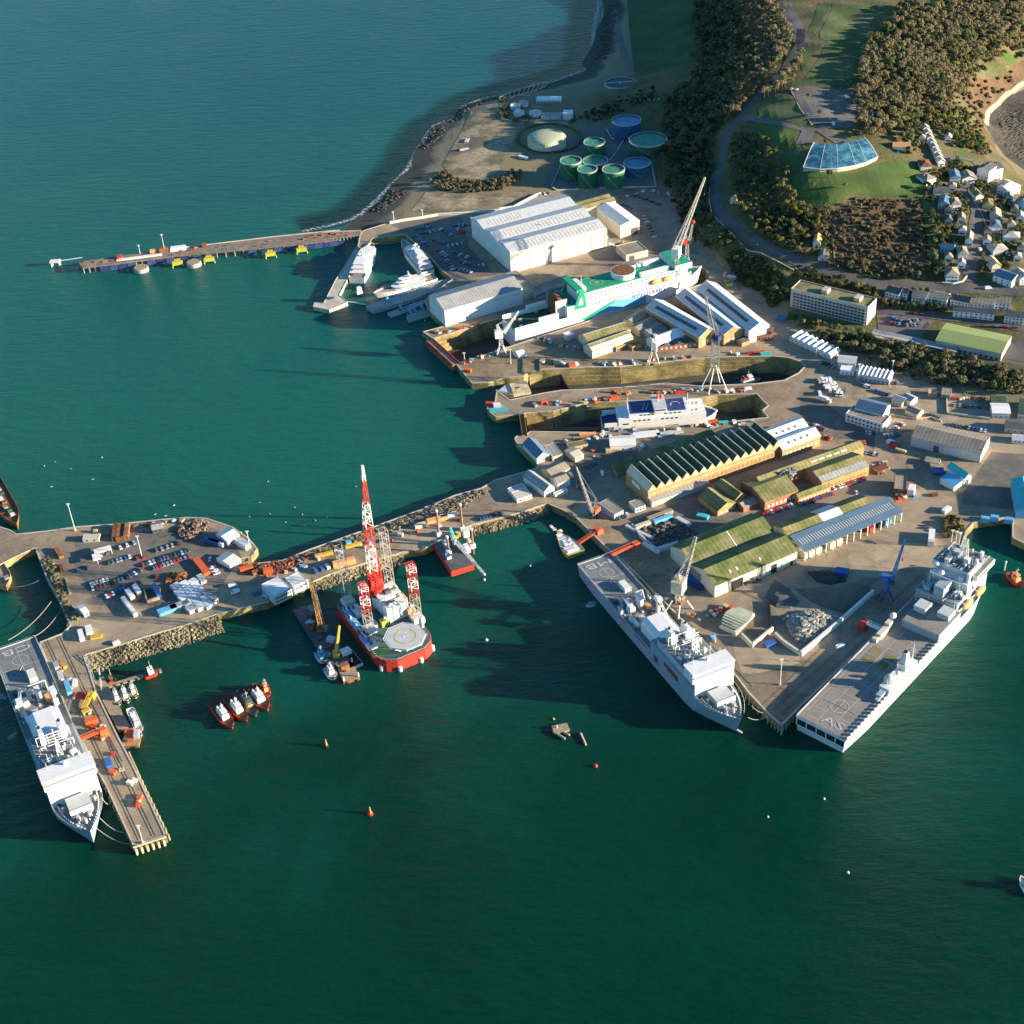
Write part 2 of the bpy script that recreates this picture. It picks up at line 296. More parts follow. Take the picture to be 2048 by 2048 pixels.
for s_, x_, y_, z_ in TC:
    p_ = G(s_, x_, y_, max(z_, 0)) ; _P.append((p_.x, p_.y)); _H.append(z_)
for q in GL('l', '1075,80 1180,280 1290,390') + GL('p', '0,600 60,700 190,850 300,950 420,1020 560,1100 900,1260') + GL('h', '900,180 1300,320 1700,550 1932,590') + GL('m', '1800,480 1740,270 1550,180 1200,175 900,190 650,240') : _P.append((q.x, q.y)); _H.append(4.8)
_P = np.array(_P); _H = np.array(_H, float)
def _phi(r): return r
_D = np.linalg.norm(_P[:, None]-_P[None], axis=2); _n = len(_P)
_A = np.zeros((_n+3, _n+3)); _A[:_n, :_n] = -_phi(_D)+np.eye(_n)*.0; _A[:_n, _n] = 1; _A[:_n, _n+1:] = _P; _A[_n, :_n] = 1; _A[_n+1:, :_n] = _P.T
_W = np.linalg.solve(_A, np.concatenate([_H, np.zeros(3)]))
GX0, GY0, GS = -520.0, 850.0, 6.0; NX, NY = 235, 265
# cells strictly inside the quay are dropped far below it
QP = np.array([(p.x, p.y) for p in QUAY])
def inside(px, py, poly):
    c = np.zeros(np.shape(px), bool); n = len(poly)
    for i in range(n):
        x1, y1 = poly[i]; x2, y2 = poly[(i+1) % n]
        if y1 == y2: continue
        m = ((y1 > py) != (y2 > py)) & (px < (x2-x1)*(py-y1)/(y2-y1)+x1); c ^= m
    return c
def seg_dist(px, py, poly):
    d = np.full(np.shape(px), 1e9); n = len(poly)
    for i in range(n):
        x1, y1 = poly[i]; x2, y2 = poly[(i+1) % n]; dx, dy = x2-x1, y2-y1; l = dx*dx+dy*dy
        if l < 1e-9: continue
        t = np.clip(((px-x1)*dx+(py-y1)*dy)/l, 0, 1); d = np.minimum(d, np.hypot(px-x1-t*dx, py-y1-t*dy))
    return d
gx, gy = np.meshgrid(GX0+GS*np.arange(NX), GY0+GS*np.arange(NY), indexing='ij')
gz = np.full(gx.shape, _W[_n]) + _W[_n+1]*gx + _W[_n+2]*gy
for i in range(_n): gz -= _W[i]*np.hypot(gx-_P[i, 0], gy-_P[i, 1])
gz += (gz > 9)*(np.sin(gx*.11+2*np.sin(gy*.05))*np.cos(gy*.09+gx*.04))*.7
INLAND = np.array([(p.x, p.y) for p in GL('h', '1932,600 1700,560 1300,330 900,190') + GL('p', '1100,1300 560,1080 400,990 270,900 200,830 100,700 0,560') + GL('l', '1200,260 1080,80 1020,-20') + GL('m', '1860,520 1760,250 1560,170 900,180 700,215 660,240 500,325') + GL('j', '1932,190 1600,215 1330,240 870,310') + GL('x', '815,452 600,470 100,560 -400,600 -400,1400 500,2300 2600,1600 2300,1000')])
dk = inside(gx, gy, INLAND); dd = seg_dist(gx, gy, INLAND)
gz = np.where(dk, np.minimum(gz, np.where(dd < 7, 4.4, -14.0)), gz)
def H(x, y):              # height of the triangulated terrain
    fx = (x-GX0)/GS; fy = (y-GY0)/GS; i = min(max(int(fx), 0), NX-2); j = min(max(int(fy), 0), NY-2); u, v = fx-i, fy-j
    a, b, c, d = gz[i, j], gz[i+1, j], gz[i, j+1], gz[i+1, j+1]
    return a+(b-a)*u+(d-b)*v if u >= v else a+(d-c)*u+(c-a)*v
def T(s, x, y, up=0):      # a point on the hill
    z = 20.0
    for k in range(30):
        p = G(s, x, y, z); z2 = max(H(p.x, p.y), 0); z = z+(z2-z)*.5
        if abs(z2-z) < .02: break
    p = G(s, x, y, z); return Vector((p.x, p.y, z2+up))
def TL(s, pts): n = [float(v) for v in pts.replace(',', ' ').split()]; return [T(s, n[i], n[i+1]) for i in range(0, len(n), 2)]
tv = [(float(a), float(b), float(c)) for a, b, c in zip(gx.ravel(), gy.ravel(), gz.ravel())]; tf = []
for i in range(NX-1):
    for j in range(NY-1):
        if gz[i:i+2, j:j+2].max() < -9: continue
        a = i*NY+j; tf += [(a, a+NY, a+NY+1), (a, a+NY+1, a+1)]
me = bpy.data.meshes.new('terrain'); me.from_pydata(tv, [], tf)
SCRUB = mat('scrub_ground', (.075, .085, .028), .95, .35, .035, col2=(.15, .115, .06), thr=(.4, .62), bump=.8, bscale=.5)
# ground colour also follows height: wet dark foreshore below 3 m
def shore_mat():
    m = SCRUB.copy(); m.name = 'hill_and_shore_ground'; t = m.node_tree; N = t.nodes; b = N['Principled BSDF']; src = b.inputs['Base Color'].links[0].from_socket
    g = N.new('ShaderNodeNewGeometry'); sp = N.new('ShaderNodeSeparateXYZ'); t.links.new(g.outputs['Position'], sp.inputs[0])
    nz = N.new('ShaderNodeTexNoise'); nz.inputs['Scale'].default_value = .05; nz.inputs['Detail'].default_value = 8; t.links.new(g.outputs['Position'], nz.inputs['Vector'])
    ad = N.new('ShaderNodeMath'); ad.operation = 'MULTIPLY_ADD'; t.links.new(nz.outputs['Fac'], ad.inputs[0]); ad.inputs[1].default_value = 3.0; t.links.new(sp.outputs['Z'], ad.inputs[2])
    r = N.new('ShaderNodeValToRGB'); e = r.color_ramp.elements; e[0].position = .08; e[0].color = (.05, .05, .04, 1); e[1].position = .46; e[1].color = (.075, .07, .055, 1)
    e2 = r.color_ramp.elements.new(.56); e2.color = (.25, .205, .135, 1); e3 = r.color_ramp.elements.new(.68); e3.color = (.20, .17, .10, 1)
    mr = N.new('ShaderNodeMapRange'); mr.inputs[1].default_value = -1; mr.inputs[2].default_value = 9; t.links.new(ad.outputs[0], mr.inputs[0]); t.links.new(mr.outputs[0], r.inputs[0])
    mk = N.new('ShaderNodeMapRange'); mk.inputs[1].default_value = 8.5; mk.inputs[2].default_value = 10; t.links.new(ad.outputs[0], mk.inputs[0])
    mx = N.new('ShaderNodeMix'); mx.data_type = 'RGBA'; t.links.new(mk.outputs[0], mx.inputs['Factor']); t.links.new(r.outputs[0], mx.inputs['A']); t.links.new(src, mx.inputs['B']); t.links.new(mx.outputs['Result'], b.inputs['Base Color'])
    return m
me.materials.append(shore_mat()); me.update(); o = bpy.data.objects.new('terrain', me); COL.objects.link(o); tag(o, kind='structure')
def drape(name, pts, m, off=.12, kind='structure', label=None, cat=None, step=6.0):
    bm = bmesh.new(); pts2 = [Vector((p[0], p[1], 0)) for p in pts]; vs = [bm.verts.new(p) for p in pts2]
    for a, b, c in tessellate_polygon([pts2]):
        try: bm.faces.new((vs[a], vs[b], vs[c]))
        except ValueError: pass
    bisect_grid(bm, GS)
    for v in bm.verts: v.co.z = H(v.co.x, v.co.y)+off
    bmesh.ops.recalc_face_normals(bm, faces=bm.faces[:])
    up = sum(f.normal.z*f.calc_area() for f in bm.faces)
    if up < 0: bmesh.ops.reverse_faces(bm, faces=bm.faces[:])
    me = bpy.data.meshes.new(name); bm.to_mesh(me); bm.free(); me.materials.append(m); o = bpy.data.objects.new(name, me); COL.objects.link(o); return tag(o, label, cat, None, kind)
def ribbon(pts, w):
    L = []; Rr = []
    for i, p in enumerate(pts):
        a = pts[max(i-1, 0)]; b = pts[min(i+1, len(pts)-1)]; d = (Vector(b)-Vector(a)).xy.normalized(); n = Vector((-d.y, d.x))*w/2
        L.append((p[0]+n.x, p[1]+n.y)); Rr.append((p[0]-n.x, p[1]-n.y))
    return L+Rr[::-1]
# ---- water, with openings where the dry docks are
def plan(pts): return [Vector((p[0], p[1], 0)) for p in pts]
def water_mat():
    m = bpy.data.materials.new('sea_water'); m.use_nodes = True; t = m.node_tree; N = t.nodes; K = t.links; b = N['Principled BSDF']
    g = N.new('ShaderNodeNewGeometry'); sp = N.new('ShaderNodeSeparateXYZ'); K.new(g.outputs['Position'], sp.inputs[0])
    n1 = N.new('ShaderNodeTexNoise'); n1.inputs['Scale'].default_value = .006; n1.inputs['Detail'].default_value = 5; n1.inputs['Distortion'].default_value = .6; K.new(g.outputs['Position'], n1.inputs['Vector'])
    r = N.new('ShaderNodeValToRGB'); r.color_ramp.elements[0].position = .35; r.color_ramp.elements[0].color = (*WCOL[0], 1); r.color_ramp.elements[1].position = .68; r.color_ramp.elements[1].color = (*WCOL[1], 1)
    K.new(n1.outputs['Fac'], r.inputs[0])
    # near-to-far ramp: the sky reflection gradient is painted into the base colour
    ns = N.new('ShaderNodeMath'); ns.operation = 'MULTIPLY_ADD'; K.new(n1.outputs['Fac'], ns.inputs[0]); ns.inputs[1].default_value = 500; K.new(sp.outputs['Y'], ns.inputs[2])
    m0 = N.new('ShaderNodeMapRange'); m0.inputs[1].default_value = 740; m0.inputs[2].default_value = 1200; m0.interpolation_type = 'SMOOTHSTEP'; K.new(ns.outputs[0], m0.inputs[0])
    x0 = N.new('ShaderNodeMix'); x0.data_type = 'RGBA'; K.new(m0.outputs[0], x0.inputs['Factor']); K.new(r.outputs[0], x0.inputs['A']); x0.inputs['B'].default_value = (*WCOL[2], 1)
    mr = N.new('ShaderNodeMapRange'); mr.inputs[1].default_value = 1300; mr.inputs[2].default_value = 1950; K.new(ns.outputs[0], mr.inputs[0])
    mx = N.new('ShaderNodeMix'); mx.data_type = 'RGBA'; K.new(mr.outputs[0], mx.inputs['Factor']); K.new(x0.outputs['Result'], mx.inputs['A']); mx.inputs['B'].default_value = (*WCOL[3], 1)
    K.new(mx.outputs['Result'], b.inputs['Base Color']); rg = N.new('ShaderNodeMapRange'); rg.inputs[1].default_value = .4; rg.inputs[2].default_value = .62; rg.inputs[3].default_value = .15; rg.inputs[4].default_value = .18; K.new(n1.outputs['Fac'], rg.inputs[0]); K.new(rg.outputs[0], b.inputs['Roughness']); b.inputs['IOR'].default_value = 1.33; b.inputs['Specular IOR Level'].default_value = .22
    # wind ripples, short and long, slightly stretched
    mp = N.new('ShaderNodeMapping'); mp.inputs['Rotation'].default_value = (0, 0, R(-25)); mp.inputs['Scale'].default_value = (.35, 1, 1); K.new(g.outputs['Position'], mp.inputs[0])
    n2 = N.new('ShaderNodeTexNoise'); n2.inputs['Scale'].default_value = .12; n2.inputs['Detail'].default_value = 7; n2.inputs['Roughness'].default_value = .7; K.new(mp.outputs[0], n2.inputs['Vector'])
    bp = N.new('ShaderNodeBump'); bp.inputs['Strength'].default_value = 1.0; bp.inputs['Distance'].default_value = 2.2; K.new(n2.outputs['Fac'], bp.inputs['Height']); K.new(bp.outputs[0], b.inputs['Normal'])
    return m
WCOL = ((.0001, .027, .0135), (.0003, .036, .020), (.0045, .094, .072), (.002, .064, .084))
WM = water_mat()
outer = [Vector((-4000, -300, 0)), Vector((4000, -300, 0)), Vector((4000, 6500, 0)), Vector((-4000, 6500, 0))]
holes = [plan(DOCK1), plan(DOCK2), plan(DOCK3)]
def grow(poly, d):        # nudge the hole outward, under the quay
    n = len(poly); A = sum(poly[i].x*poly[(i+1) % n].y-poly[(i+1) % n].x*poly[i].y for i in range(n)); s = 1 if A > 0 else -1; o = []
    for i in range(n):
        a, b, c = poly[i-1], poly[i], poly[(i+1) % n]; e1 = (b-a).normalized(); e2 = (c-b).normalized(); nn = Vector((e1.y+e2.y, -e1.x-e2.x, 0))*s
        nn = nn.normalized() if nn.length > 1e-6 else nn; o.append(b+nn*d)
    return o
allp = [outer]+[grow(h, .3) for h in holes]; flat = [p for l in allp for p in l]
wm = MB(); wm._add([(p.x, p.y, 0) for p in flat], [])
for a, b, c in tessellate_polygon(allp):
    pa, pb, pc = flat[a], flat[b], flat[c]
    if (pb.x-pa.x)*(pc.y-pa.y)-(pc.x-pa.x)*(pb.y-pa.y) < 0: b, c = c, b
    wm.f.append((a, b, c)); wm.m.append(0)
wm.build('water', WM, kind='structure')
# ---- quay sheet with masonry faces
APRON = mat('worn_quay_surface', (.22, .175, .125), .9, .2, .012, col2=(.39, .305, .205), thr=(.36, .62), bump=.15, bscale=.7, stain=.35)
WALL = mat('tidal_masonry', (.13, .115, .05), .95, .35, .09, col2=(.34, .27, .12), thr=(.35, .6), bump=.6, bscale=.5)
q = MB(); pts = [(p.x, p.y) for p in QUAY]; n = len(pts); q._add([(x, y, QZ) for x, y in pts], [])
for a, b, c in tessellate_polygon([[Vector((x, y, 0)) for x, y in pts]]):
    if (pts[b][0]-pts[a][0])*(pts[c][1]-pts[a][1])-(pts[c][0]-pts[a][0])*(pts[b][1]-pts[a][1]) < 0: b, c = c, b
    q.f.append((a, b, c)); q.m.append(0)
q.build('quay', APRON, kind='structure')
q = MB()
for i in range(n):
    (x1, y1), (x2, y2) = pts[i], pts[(i+1) % n]; L_ = math.hypot(x2-x1, y2-y1)
    if L_ < .01: continue
    q.quad((x1, y1, QZ-.01), (x2, y2, QZ-.01), (x2, y2, -9), (x1, y1, -9))
q.build('quay_wall', WALL, kind='structure')
# coping stones along the edge
kb = MB()
_A2 = sum(pts[i][0]*pts[(i+1) % n][1]-pts[(i+1) % n][0]*pts[i][1] for i in range(n)); sg = 1 if _A2 > 0 else -1
INL = set()
for i in range(n):
    (x1, y1), (x2, y2) = pts[i], pts[(i+1) % n]; dx, dy = x2-x1, y2-y1; L_ = math.hypot(dx, dy)
    if L_ < .5: continue
    mxy = ((x1+x2)/2, (y1+y2)/2)
    if seg_dist(np.array([mxy[0]]), np.array([mxy[1]]), INLAND)[0] < 2: continue
    nx_, ny_ = -dy/L_*sg, dx/L_*sg; kb.box(mxy[0]+nx_*.5, mxy[1]+ny_*.5, QZ-.3, L_-.05, .9, .55, math.atan2(dy, dx))
kb.build('quay_coping', PALEC, kind='structure')
DFL = mat('dock_floor', (.065, .06, .05), .9, .3, .05, bump=.3)
for D in (DOCK1, DOCK2, DOCK3):
    m_ = MB(); m_.prism([(p.x, p.y) for p in grow(plan(D), .5)], FLOOR-1, FLOOR); m_.build('dry_dock_floor', DFL, kind='structure')
    # stepped stone altars down the sides
    m_ = MB(); g_ = plan(D); nn = len(g_); A_ = sum(g_[i].x*g_[(i+1) % nn].y-g_[(i+1) % nn].x*g_[i].y for i in range(nn)); s_ = 1 if A_ > 0 else -1
    for k, (zt, wd) in enumerate(((1.8, .9), (-1.4, 1.8), (-4.6, 2.8))):
        for i in range(nn):
            a, b = g_[i], g_[(i+1) % nn]; e = b-a; l = e.length
            if l < 9 or (D is DOCK1 and i == 8) or (D is DOCK3 and i == nn-1) or (D is DOCK2 and i == nn-1) or (D is DOCK2 and i == 0): continue
            c = (a+b)/2+Vector((-e.y, e.x, 0))/l*s_*wd/2; m_.box(c.x, c.y, FLOOR, l, wd, zt-FLOOR, math.atan2(e.y, e.x))
    m_.build('dry_dock_steps', WALL, kind='structure')
def rubble(name, ptsA, width, z1, n_per=1.0, col=None):
    """sloping bank of boulders below a quay edge"""
    m_ = MB(); P = [Vector((p.x, p.y, 0)) for p in ptsA]
    for a, b in zip(P[:-1], P[1:]):
        e = b-a; l = e.length; d = e/l; nrm = Vector((-d.y, d.x, 0)); 
        ns = int(l*n_per/1.3)
        for i in range(ns):
            for k in range(int(abs(width)/1.5)):
                t = (k+random.random())*1.5/abs(width); w = math.copysign(t*abs(width), width); s = random.uniform(.5, 1.9); c = a+d*(l*(i+random.random())/ns)+nrm*w
                m_.box(c.x, c.y, z1*(1-t)-1.2*t-s*.8, s*1.3, s, s*1.2, random.random()*3, random.uniform(.5, .8), random.uniform(.5, .8))
        c = [a, b, b+nrm*width, a+nrm*width]; m_.quad((c[0].x, c[0].y, z1-.2), (c[1].x, c[1].y, z1-.2), (c[2].x, c[2].y, -1.8), (c[3].x, c[3].y, -1.8))
    return m_.build(name, col or STONE, kind='structure')
RUB = mat('rubble_stone', (.07, .065, .045), .95, .4, .06, col2=(.26, .225, .14), thr=(.38, .58), bump=.5)
rubble('rubble_bank', GL('a', '1400,1060 1200,1128 1000,1185 800,1250 545,1320'), 14, 4.4, col=RUB)
rubble('rubble_bank', GL('a', '1570,745 1555,700 1620,690 1660,635 1600,565 1500,495 1330,438 1210,432'), 9, 4.6, col=RUB)
rubble('rubble_bank', GL('a', '1000,450 750,475 500,492 300,520 110,540')[::1], -4, 4.0, col=RUB)
rubble('rubble_bank', GL('d', '1050,1105 830,1180 640,1230 400,1290'), 7, 4.0, col=RUB)
rubble('rubble_bank', GL('c', '1300,660 1040,738 840,800 700,862'), 7, 4.0, col=RUB)
# ============================================================ BUILDINGS
def prof_x(mb, prof, x0, x1):       # (y,z) outline drawn along x
    n = len(prof); A = sum(prof[i][0]*prof[(i+1) % n][1]-prof[(i+1) % n][0]*prof[i][1] for i in range(n))
    if A < 0: prof = prof[::-1]
    mb._add([(x0, y, z) for y, z in prof]+[(x1, y, z) for y, z in prof], [(i, (i+1) % n, n+(i+1) % n, n+i) for i in range(n)]+[tuple(range(n-1, -1, -1)), tuple(range(n, 2*n))])
def prof_y(mb, prof, y0, y1):       # (x,z) outline drawn along y
    n = len(prof); A = sum(prof[i][0]*prof[(i+1) % n][1]-prof[(i+1) % n][0]*prof[i][1] for i in range(n))
    if A > 0: prof = prof[::-1]
    mb._add([(x, y0, z) for x, z in prof]+[(x, y1, z) for x, z in prof], [(i, (i+1) % n, n+(i+1) % n, n+i) for i in range(n)]+[tuple(range(n-1, -1, -1)), tuple(range(n, 2*n))])
def slab(poly, t=.25): return list(poly)+[(a, b-t) for a, b in reversed(poly)]
def panel(mb, P, u0, u1, v0, v1, off=.12):    # P(u,v)-> point on a roof slope
    a, b, c, d = P(u0, v0), P(u1, v0), P(u1, v1), P(u0, v1); n = (b-a).cross(d-a).normalized()
    if n.z < 0: n = -n
    n = n*off; mb._add([a, b, c, d, a+n, b+n, c+n, d+n], [(4,5,6,7),(0,1,5,4),(1,2,6,5),(2,3,7,6),(3,0,4,7)])
class Bld:
    def __init__(s, name, label, cat, L, W, ze, zb, o, ang, wall, group=None, base=None):
        s.t = thing(name, (o.x, o.y, zb), ang, label, cat, group); s.L, s.W, s.H = L, W, ze-zb; s.wall = wall
    def walls(s, mat_=None, base=None):
        m = MB(); m.bx(0, s.L, 0, s.W, -.6, s.H); m.build('wall', mat_ or s.wall, s.t); return s
    def gables(s, axis, n, h, rm, wm=None, over=.35, rm2=None, widths=None):
        W = s.W if axis == 'x' else s.L; L = s.L if axis == 'x' else s.W; pf = prof_x if axis == 'x' else prof_y; k = MB(); s.sl = []; acc = 0
        for i in range(n):
            w = W/n if not widths else W*widths[i]; a0 = acc; acc += w
            pf(k, [(a0+.02, s.H), (a0+w-.02, s.H), (a0+w/2, s.H+h)], .03, L-.03)
            r = MB(); e = over*h/(w/2); lo = a0-(over if i == 0 else 0); hi = a0+w+(over if i == n-1 else 0)
            pf(r, slab([(lo, s.H+.3-(e if i == 0 else 0)), (a0+w/2, s.H+h+.3), (hi, s.H+.3-(e if i == n-1 else 0))]), -over, L+over)
            r.build('roof', (rm2 if (rm2 and i % 2) else rm), s.t)
            def P(u, v, side, a0=a0, w=w):
                q = a0+w/2*v if side == 0 else a0+w-w/2*v; z = s.H+.3+h*v; return Vector((u*L, q, z)) if axis == 'x' else Vector((q, u*L, z))
            s.sl.append(P)
        k.build('gable', wm or s.wall, s.t); return s
    def flat(s, rm, par=.5, t=.35):
        m = MB(); m.bx(t, s.L-t, t, s.W-t, s.H, s.H+.12); m.build('roof', rm, s.t)
        if par:
            m = MB(); m.bx(0, s.L, 0, t, s.H, s.H+par); m.bx(0, s.L, s.W-t, s.W, s.H, s.H+par); m.bx(0, t, t, s.W-t, s.H, s.H+par); m.bx(s.L-t, s.L, t, s.W-t, s.H, s.H+par); m.build('parapet', s.wall, s.t)
        return s
    def mono(s, rm, h, axis='x', over=.3):
        if axis == 'x': k = MB(); prof_x(k, [(0, s.H), (s.W, s.H), (s.W, s.H+h)], 0, s.L); k.build('gable', s.wall, s.t); r = MB(); prof_x(r, slab([(-over, s.H+.3-over*h/s.W), (s.W+over, s.H+h+.3)]), -over, s.L+over)
        else: k = MB(); prof_y(k, [(0, s.H), (s.L, s.H), (s.L, s.H+h)], 0, s.W); k.build('gable', s.wall, s.t); r = MB(); prof_y(r, slab([(-over, s.H+.3), (s.L+over, s.H+h+.3)]), -over, s.W+over)
        r.build('roof', rm, s.t); return s
    def hip(s, h, rm, over=.5):
        r = MB(); L, W, H = s.L, s.W, s.H; i = min(W, L)/2; o = over
        if L >= W: R0, R1 = (i, W/2), (L-i, W/2)
        else: R0, R1 = (L/2, i), (L/2, W-i)
        v = [(-o,-o,H), (L+o,-o,H), (L+o,W+o,H), (-o,W+o,H), (*R0, H+h), (*R1, H+h)]
        f = [(0,1,5,4), (1,2,5), (2,3,4,5), (3,0,4), (3,2,1,0)] if L >= W else [(0,1,4), (1,2,5,4), (2,3,5), (3,0,4,5), (3,2,1,0)]
        r._add(v, f).build('roof', rm, s.t); return s
    def face(s, f):        # returns origin, direction, normal, length
        return {'f': ((0, 0), (1, 0), (0, -1), s.L), 'b': ((s.L, s.W), (-1, 0), (0, 1), s.L), 'r': ((s.L, 0), (0, 1), (1, 0), s.W), 'l': ((0, s.W), (0, -1), (-1, 0), s.W)}[f]
    def op(s, f, u0, u1, z0, z1, m=GLASS, name='window', frame=None, d=.12):
        (ox, oy), (dx, dy), (nx, ny), LL = s.face(f); uc = (u0+u1)/2; cx, cy = ox+dx*uc, oy+dy*uc; a = math.atan2(dy, dx)
        k = MB(); w_ = u1-u0
        if frame:
            fr = .18; k.box(cx+nx*d/2, cy+ny*d/2, z0, w_, d, z1-z0, a); o = k.build(name, m, s.t)
            g = MB(); g.box(cx+nx*(d/2+.05), cy+ny*(d/2+.05), z0-fr, w_+2*fr, d, fr, a); g.box(cx+nx*(d/2+.05), cy+ny*(d/2+.05), z1, w_+2*fr, d, fr, a); g.build('frame', frame, o); return o
        k.box(cx+nx*d/2, cy+ny*d/2, z0, w_, d, z1-z0, a); return k.build(name, m, s.t)
    def wins(s, f, n, z0, h, w, m0=1.0, m=GLASS, m1=None, name='window'):
        LL = s.face(f)[3]; m1 = m0 if m1 is None else m1; sp = (LL-m0-m1)/n
        first = None
        for i in range(n):
            u = m0+sp*(i+.5)
            if first is None: first = s.op(f, u-w/2, u+w/2, z0, z0+h, m, name); u_0 = u
            else:
                c = first.copy(); COL.objects.link(c); (ox, oy), (dx, dy), _, _ = s.face(f); c.location = (dx*(u-u_0), dy*(u-u_0), 0)
        return s
    def strips(s, name, m, P, side, n, u0, u1, v0, v1, fill=.6, joined=False):
        du = (u1-u0)/n
        if joined:
            k = MB()
            for i in range(n): panel(k, lambda u, v: P(u, v, side), u0+du*i, u0+du*(i+fill), v0, v1)
            return k.build(name, m, s.t)
        for i in range(n):
            k = MB(); panel(k, lambda u, v: P(u, v, side), u0+du*i, u0+du*(i+fill), v0, v1); k.build(name, m, s.t)
def B3(name, label, cat, wall, sh, b, c, a, ze, zb=QZ, group=None, W=None, L=None):
    B_, C_, A_ = G(sh, *b, ze), G(sh, *c, ze), G(sh, *a, ze); o, ang, L_, W_ = rectf(B_, C_, A_)
    return Bld(name, label, cat, L or L_, W or W_, ze, zb, o, ang, wall, group)
HB = {}
# -- great white three-bay yacht hall
b = B3('boatbuilding_hall', 'huge white hall with three long ridged roofs beside the yacht basin', 'building', WHITE, 'm', (470, 682), (1203, 487), (150, 412), 23.5)
b.walls(); w3 = b.W/3
b.gables('x', 3, 3.0, PALEG)
for i, P in enumerate(b.sl):
    b.strips('skylight', WINT, P, 0, 24 if i != 2 else 11, .08, .97 if i != 2 else .45, .12, .78, .62)
for i in range(3): b.op('l', w3*i+1.4, w3*(i+1)-1.4, 0, 15.5, OFFW, 'hangar_door')
for i, (u0, u1) in enumerate(((6.5, 16.5), (20.5, 36), (40, 50.5), (54, 66), (70, 80.5), (84, 92))): b.op('f', u0*b.L/96, u1*b.L/96, 0, 13.5, WHITE, 'roller_door', d=.25)
k = MB(); 
for u in (0, 18.5, 38, 52.2, 68, 82.2, 95.5): k.box(u*b.L/96+.3, -.2, 0, 2.6, .3, b.H-.5)
k.bx(.2, b.L-.2, -.3, -.02, 14.2, 17.2); k.build('cladding_band', CREAM, b.t); HB['hall'] = b
k = MB(); k.bx(-.5, .05, -.3, b.W+.3, b.H-.3, b.H+.8)
for i in range(3): prof_y(k, [(-.5, b.H+.8), (.05, b.H+.8), (.05, b.H+.9), (-.5, b.H+.9)], w3*i, w3*(i+1))
k.build('verge_trim', WHITE, b.t)
# -- cream buildings behind it
b = B3('cream_workshop', 'cream metal workshop with shallow ridge roof behind the white hall', 'building', CREAM, 'm', (1315, 470), (1465, 430), (1110, 335), 17); b.walls().gables('y', 1, 2.2, OFFW, over=.3); b.op('f', b.L*.55, b.L*.92, 0, 6.5, DARKG, 'roller_door')
b = B3('twin_ridge_shed', 'cream shed with two narrow ridges at the back corner of the white hall', 'building', CREAM, 'm', (1030, 345), (1280, 275), (1000, 285), 18); b.walls().gables('x', 2, 2.0, MOSSF)
b = B3('brown_flat_store', 'low cream store with brown flat roof near the ship funnel', 'building', CREAM, 'm', (1360, 700), (1530, 660), (1290, 625), 10.5); b.walls().flat(TROOF); b.op('f', 3, 8, 0, 4, DARKG, 'door')
# -- long cream/white quay warehouse
b = B3('long_quay_warehouse', 'long white warehouse with pale grey roof beside the outer dry dock', 'building', OFFW, 'k', (235, 490), (990, 272), (80, 345), 19.5); b.walls().gables('x', 1, 4.2, GROOF)
b.wins('f', 14, 9.5, 2.2, 1.2, 45, CREAM, m1=2); b.op('l', 3, b.W-3, 0, 10, WHITE, 'hangar_door'); HB['longwh'] = b
b = B3('lean_to_store', 'short brown store joined to the end of the long white warehouse', 'building', CREAM, 'k', (1000, 300), (1105, 268), (885, 140), 14); b.walls().mono(TROOF, 2.5, 'x')
b = B3('quay_offices', 'long low flat-roofed offices between warehouse and green topped ferry', 'building', PALEC, 'k', (1110, 330), (1480, 200), (1090, 262), 10.5); b.walls().flat(TROOF); b.wins('f', 14, 2, 1.6, 1.4)
# -- three stepped white-roofed sheds with brick fronts
for i, (nm, lb, bb, cc, aa, ze, wl) in enumerate((
  ('erecting_shop', 'nearest of three stepped white roofed shops, orange brick end', (850, 668), (1005, 600), (480, 375), 14.5, BRICK),
  ('erecting_shop', 'middle of three stepped white roofed shops, orange brick end', (1065, 642), (1232, 592), (650, 310), 15, BRICK),
  ('erecting_shop', 'farthest and longest of three stepped white roofed shops, white end', (1280, 610), (1455, 560), (810, 250), 16, OFFW))):
    b = B3(nm, lb, 'building', wl, 'l', bb, cc, aa, ze, group='stepped white roofed shops'); b.walls().gables('y', 1, 4.6, WHITE)
    P = b.sl[0]; k = MB(); panel(k, lambda u, v: P(u, v, 0), .12, .88, .35, .62); k.build('skylight', DARKG, b.t, label='dark glazed strip')
    k = MB(); panel(k, lambda u, v: P(u, v, 0), .0, 1, .02, .97, .05); k.build('blue_roof_sheet', PALEG, b.t)
    if i < 2: b.wins('f', 3, 2, 3.0, 2.2, 2, WHITE); b.op('l', 10, b.W-12, 1, 4, REDBR, 'plinth')
    else: b.op('f', b.L*.35, b.L*.8, 0, 6, WHITE, 'hangar_door')
b = B3('brick_pump_house', 'small orange brick pump house with tall chimney beside the farthest white shop', 'building', REDBR, 'l', (1345, 655), (1475, 645), (1350, 600), 9.5); b.walls().flat(DARKG); b.wins('f', 4, 1.2, 1.6, 1.1)
k = MB(); k.box(b.L+1, 3, -.5, 1.6, 1.6, 10, 0, .8, .8); k.build('chimney', REDBR, b.t)
b = B3('small_brick_hut', 'small brick hut with dark roof between two stepped shops', 'building', BRICK, 'l', (1220, 712), (1285, 690), (1205, 665), 8.5); b.walls().gables('x', 1, 1.2, SLATE)
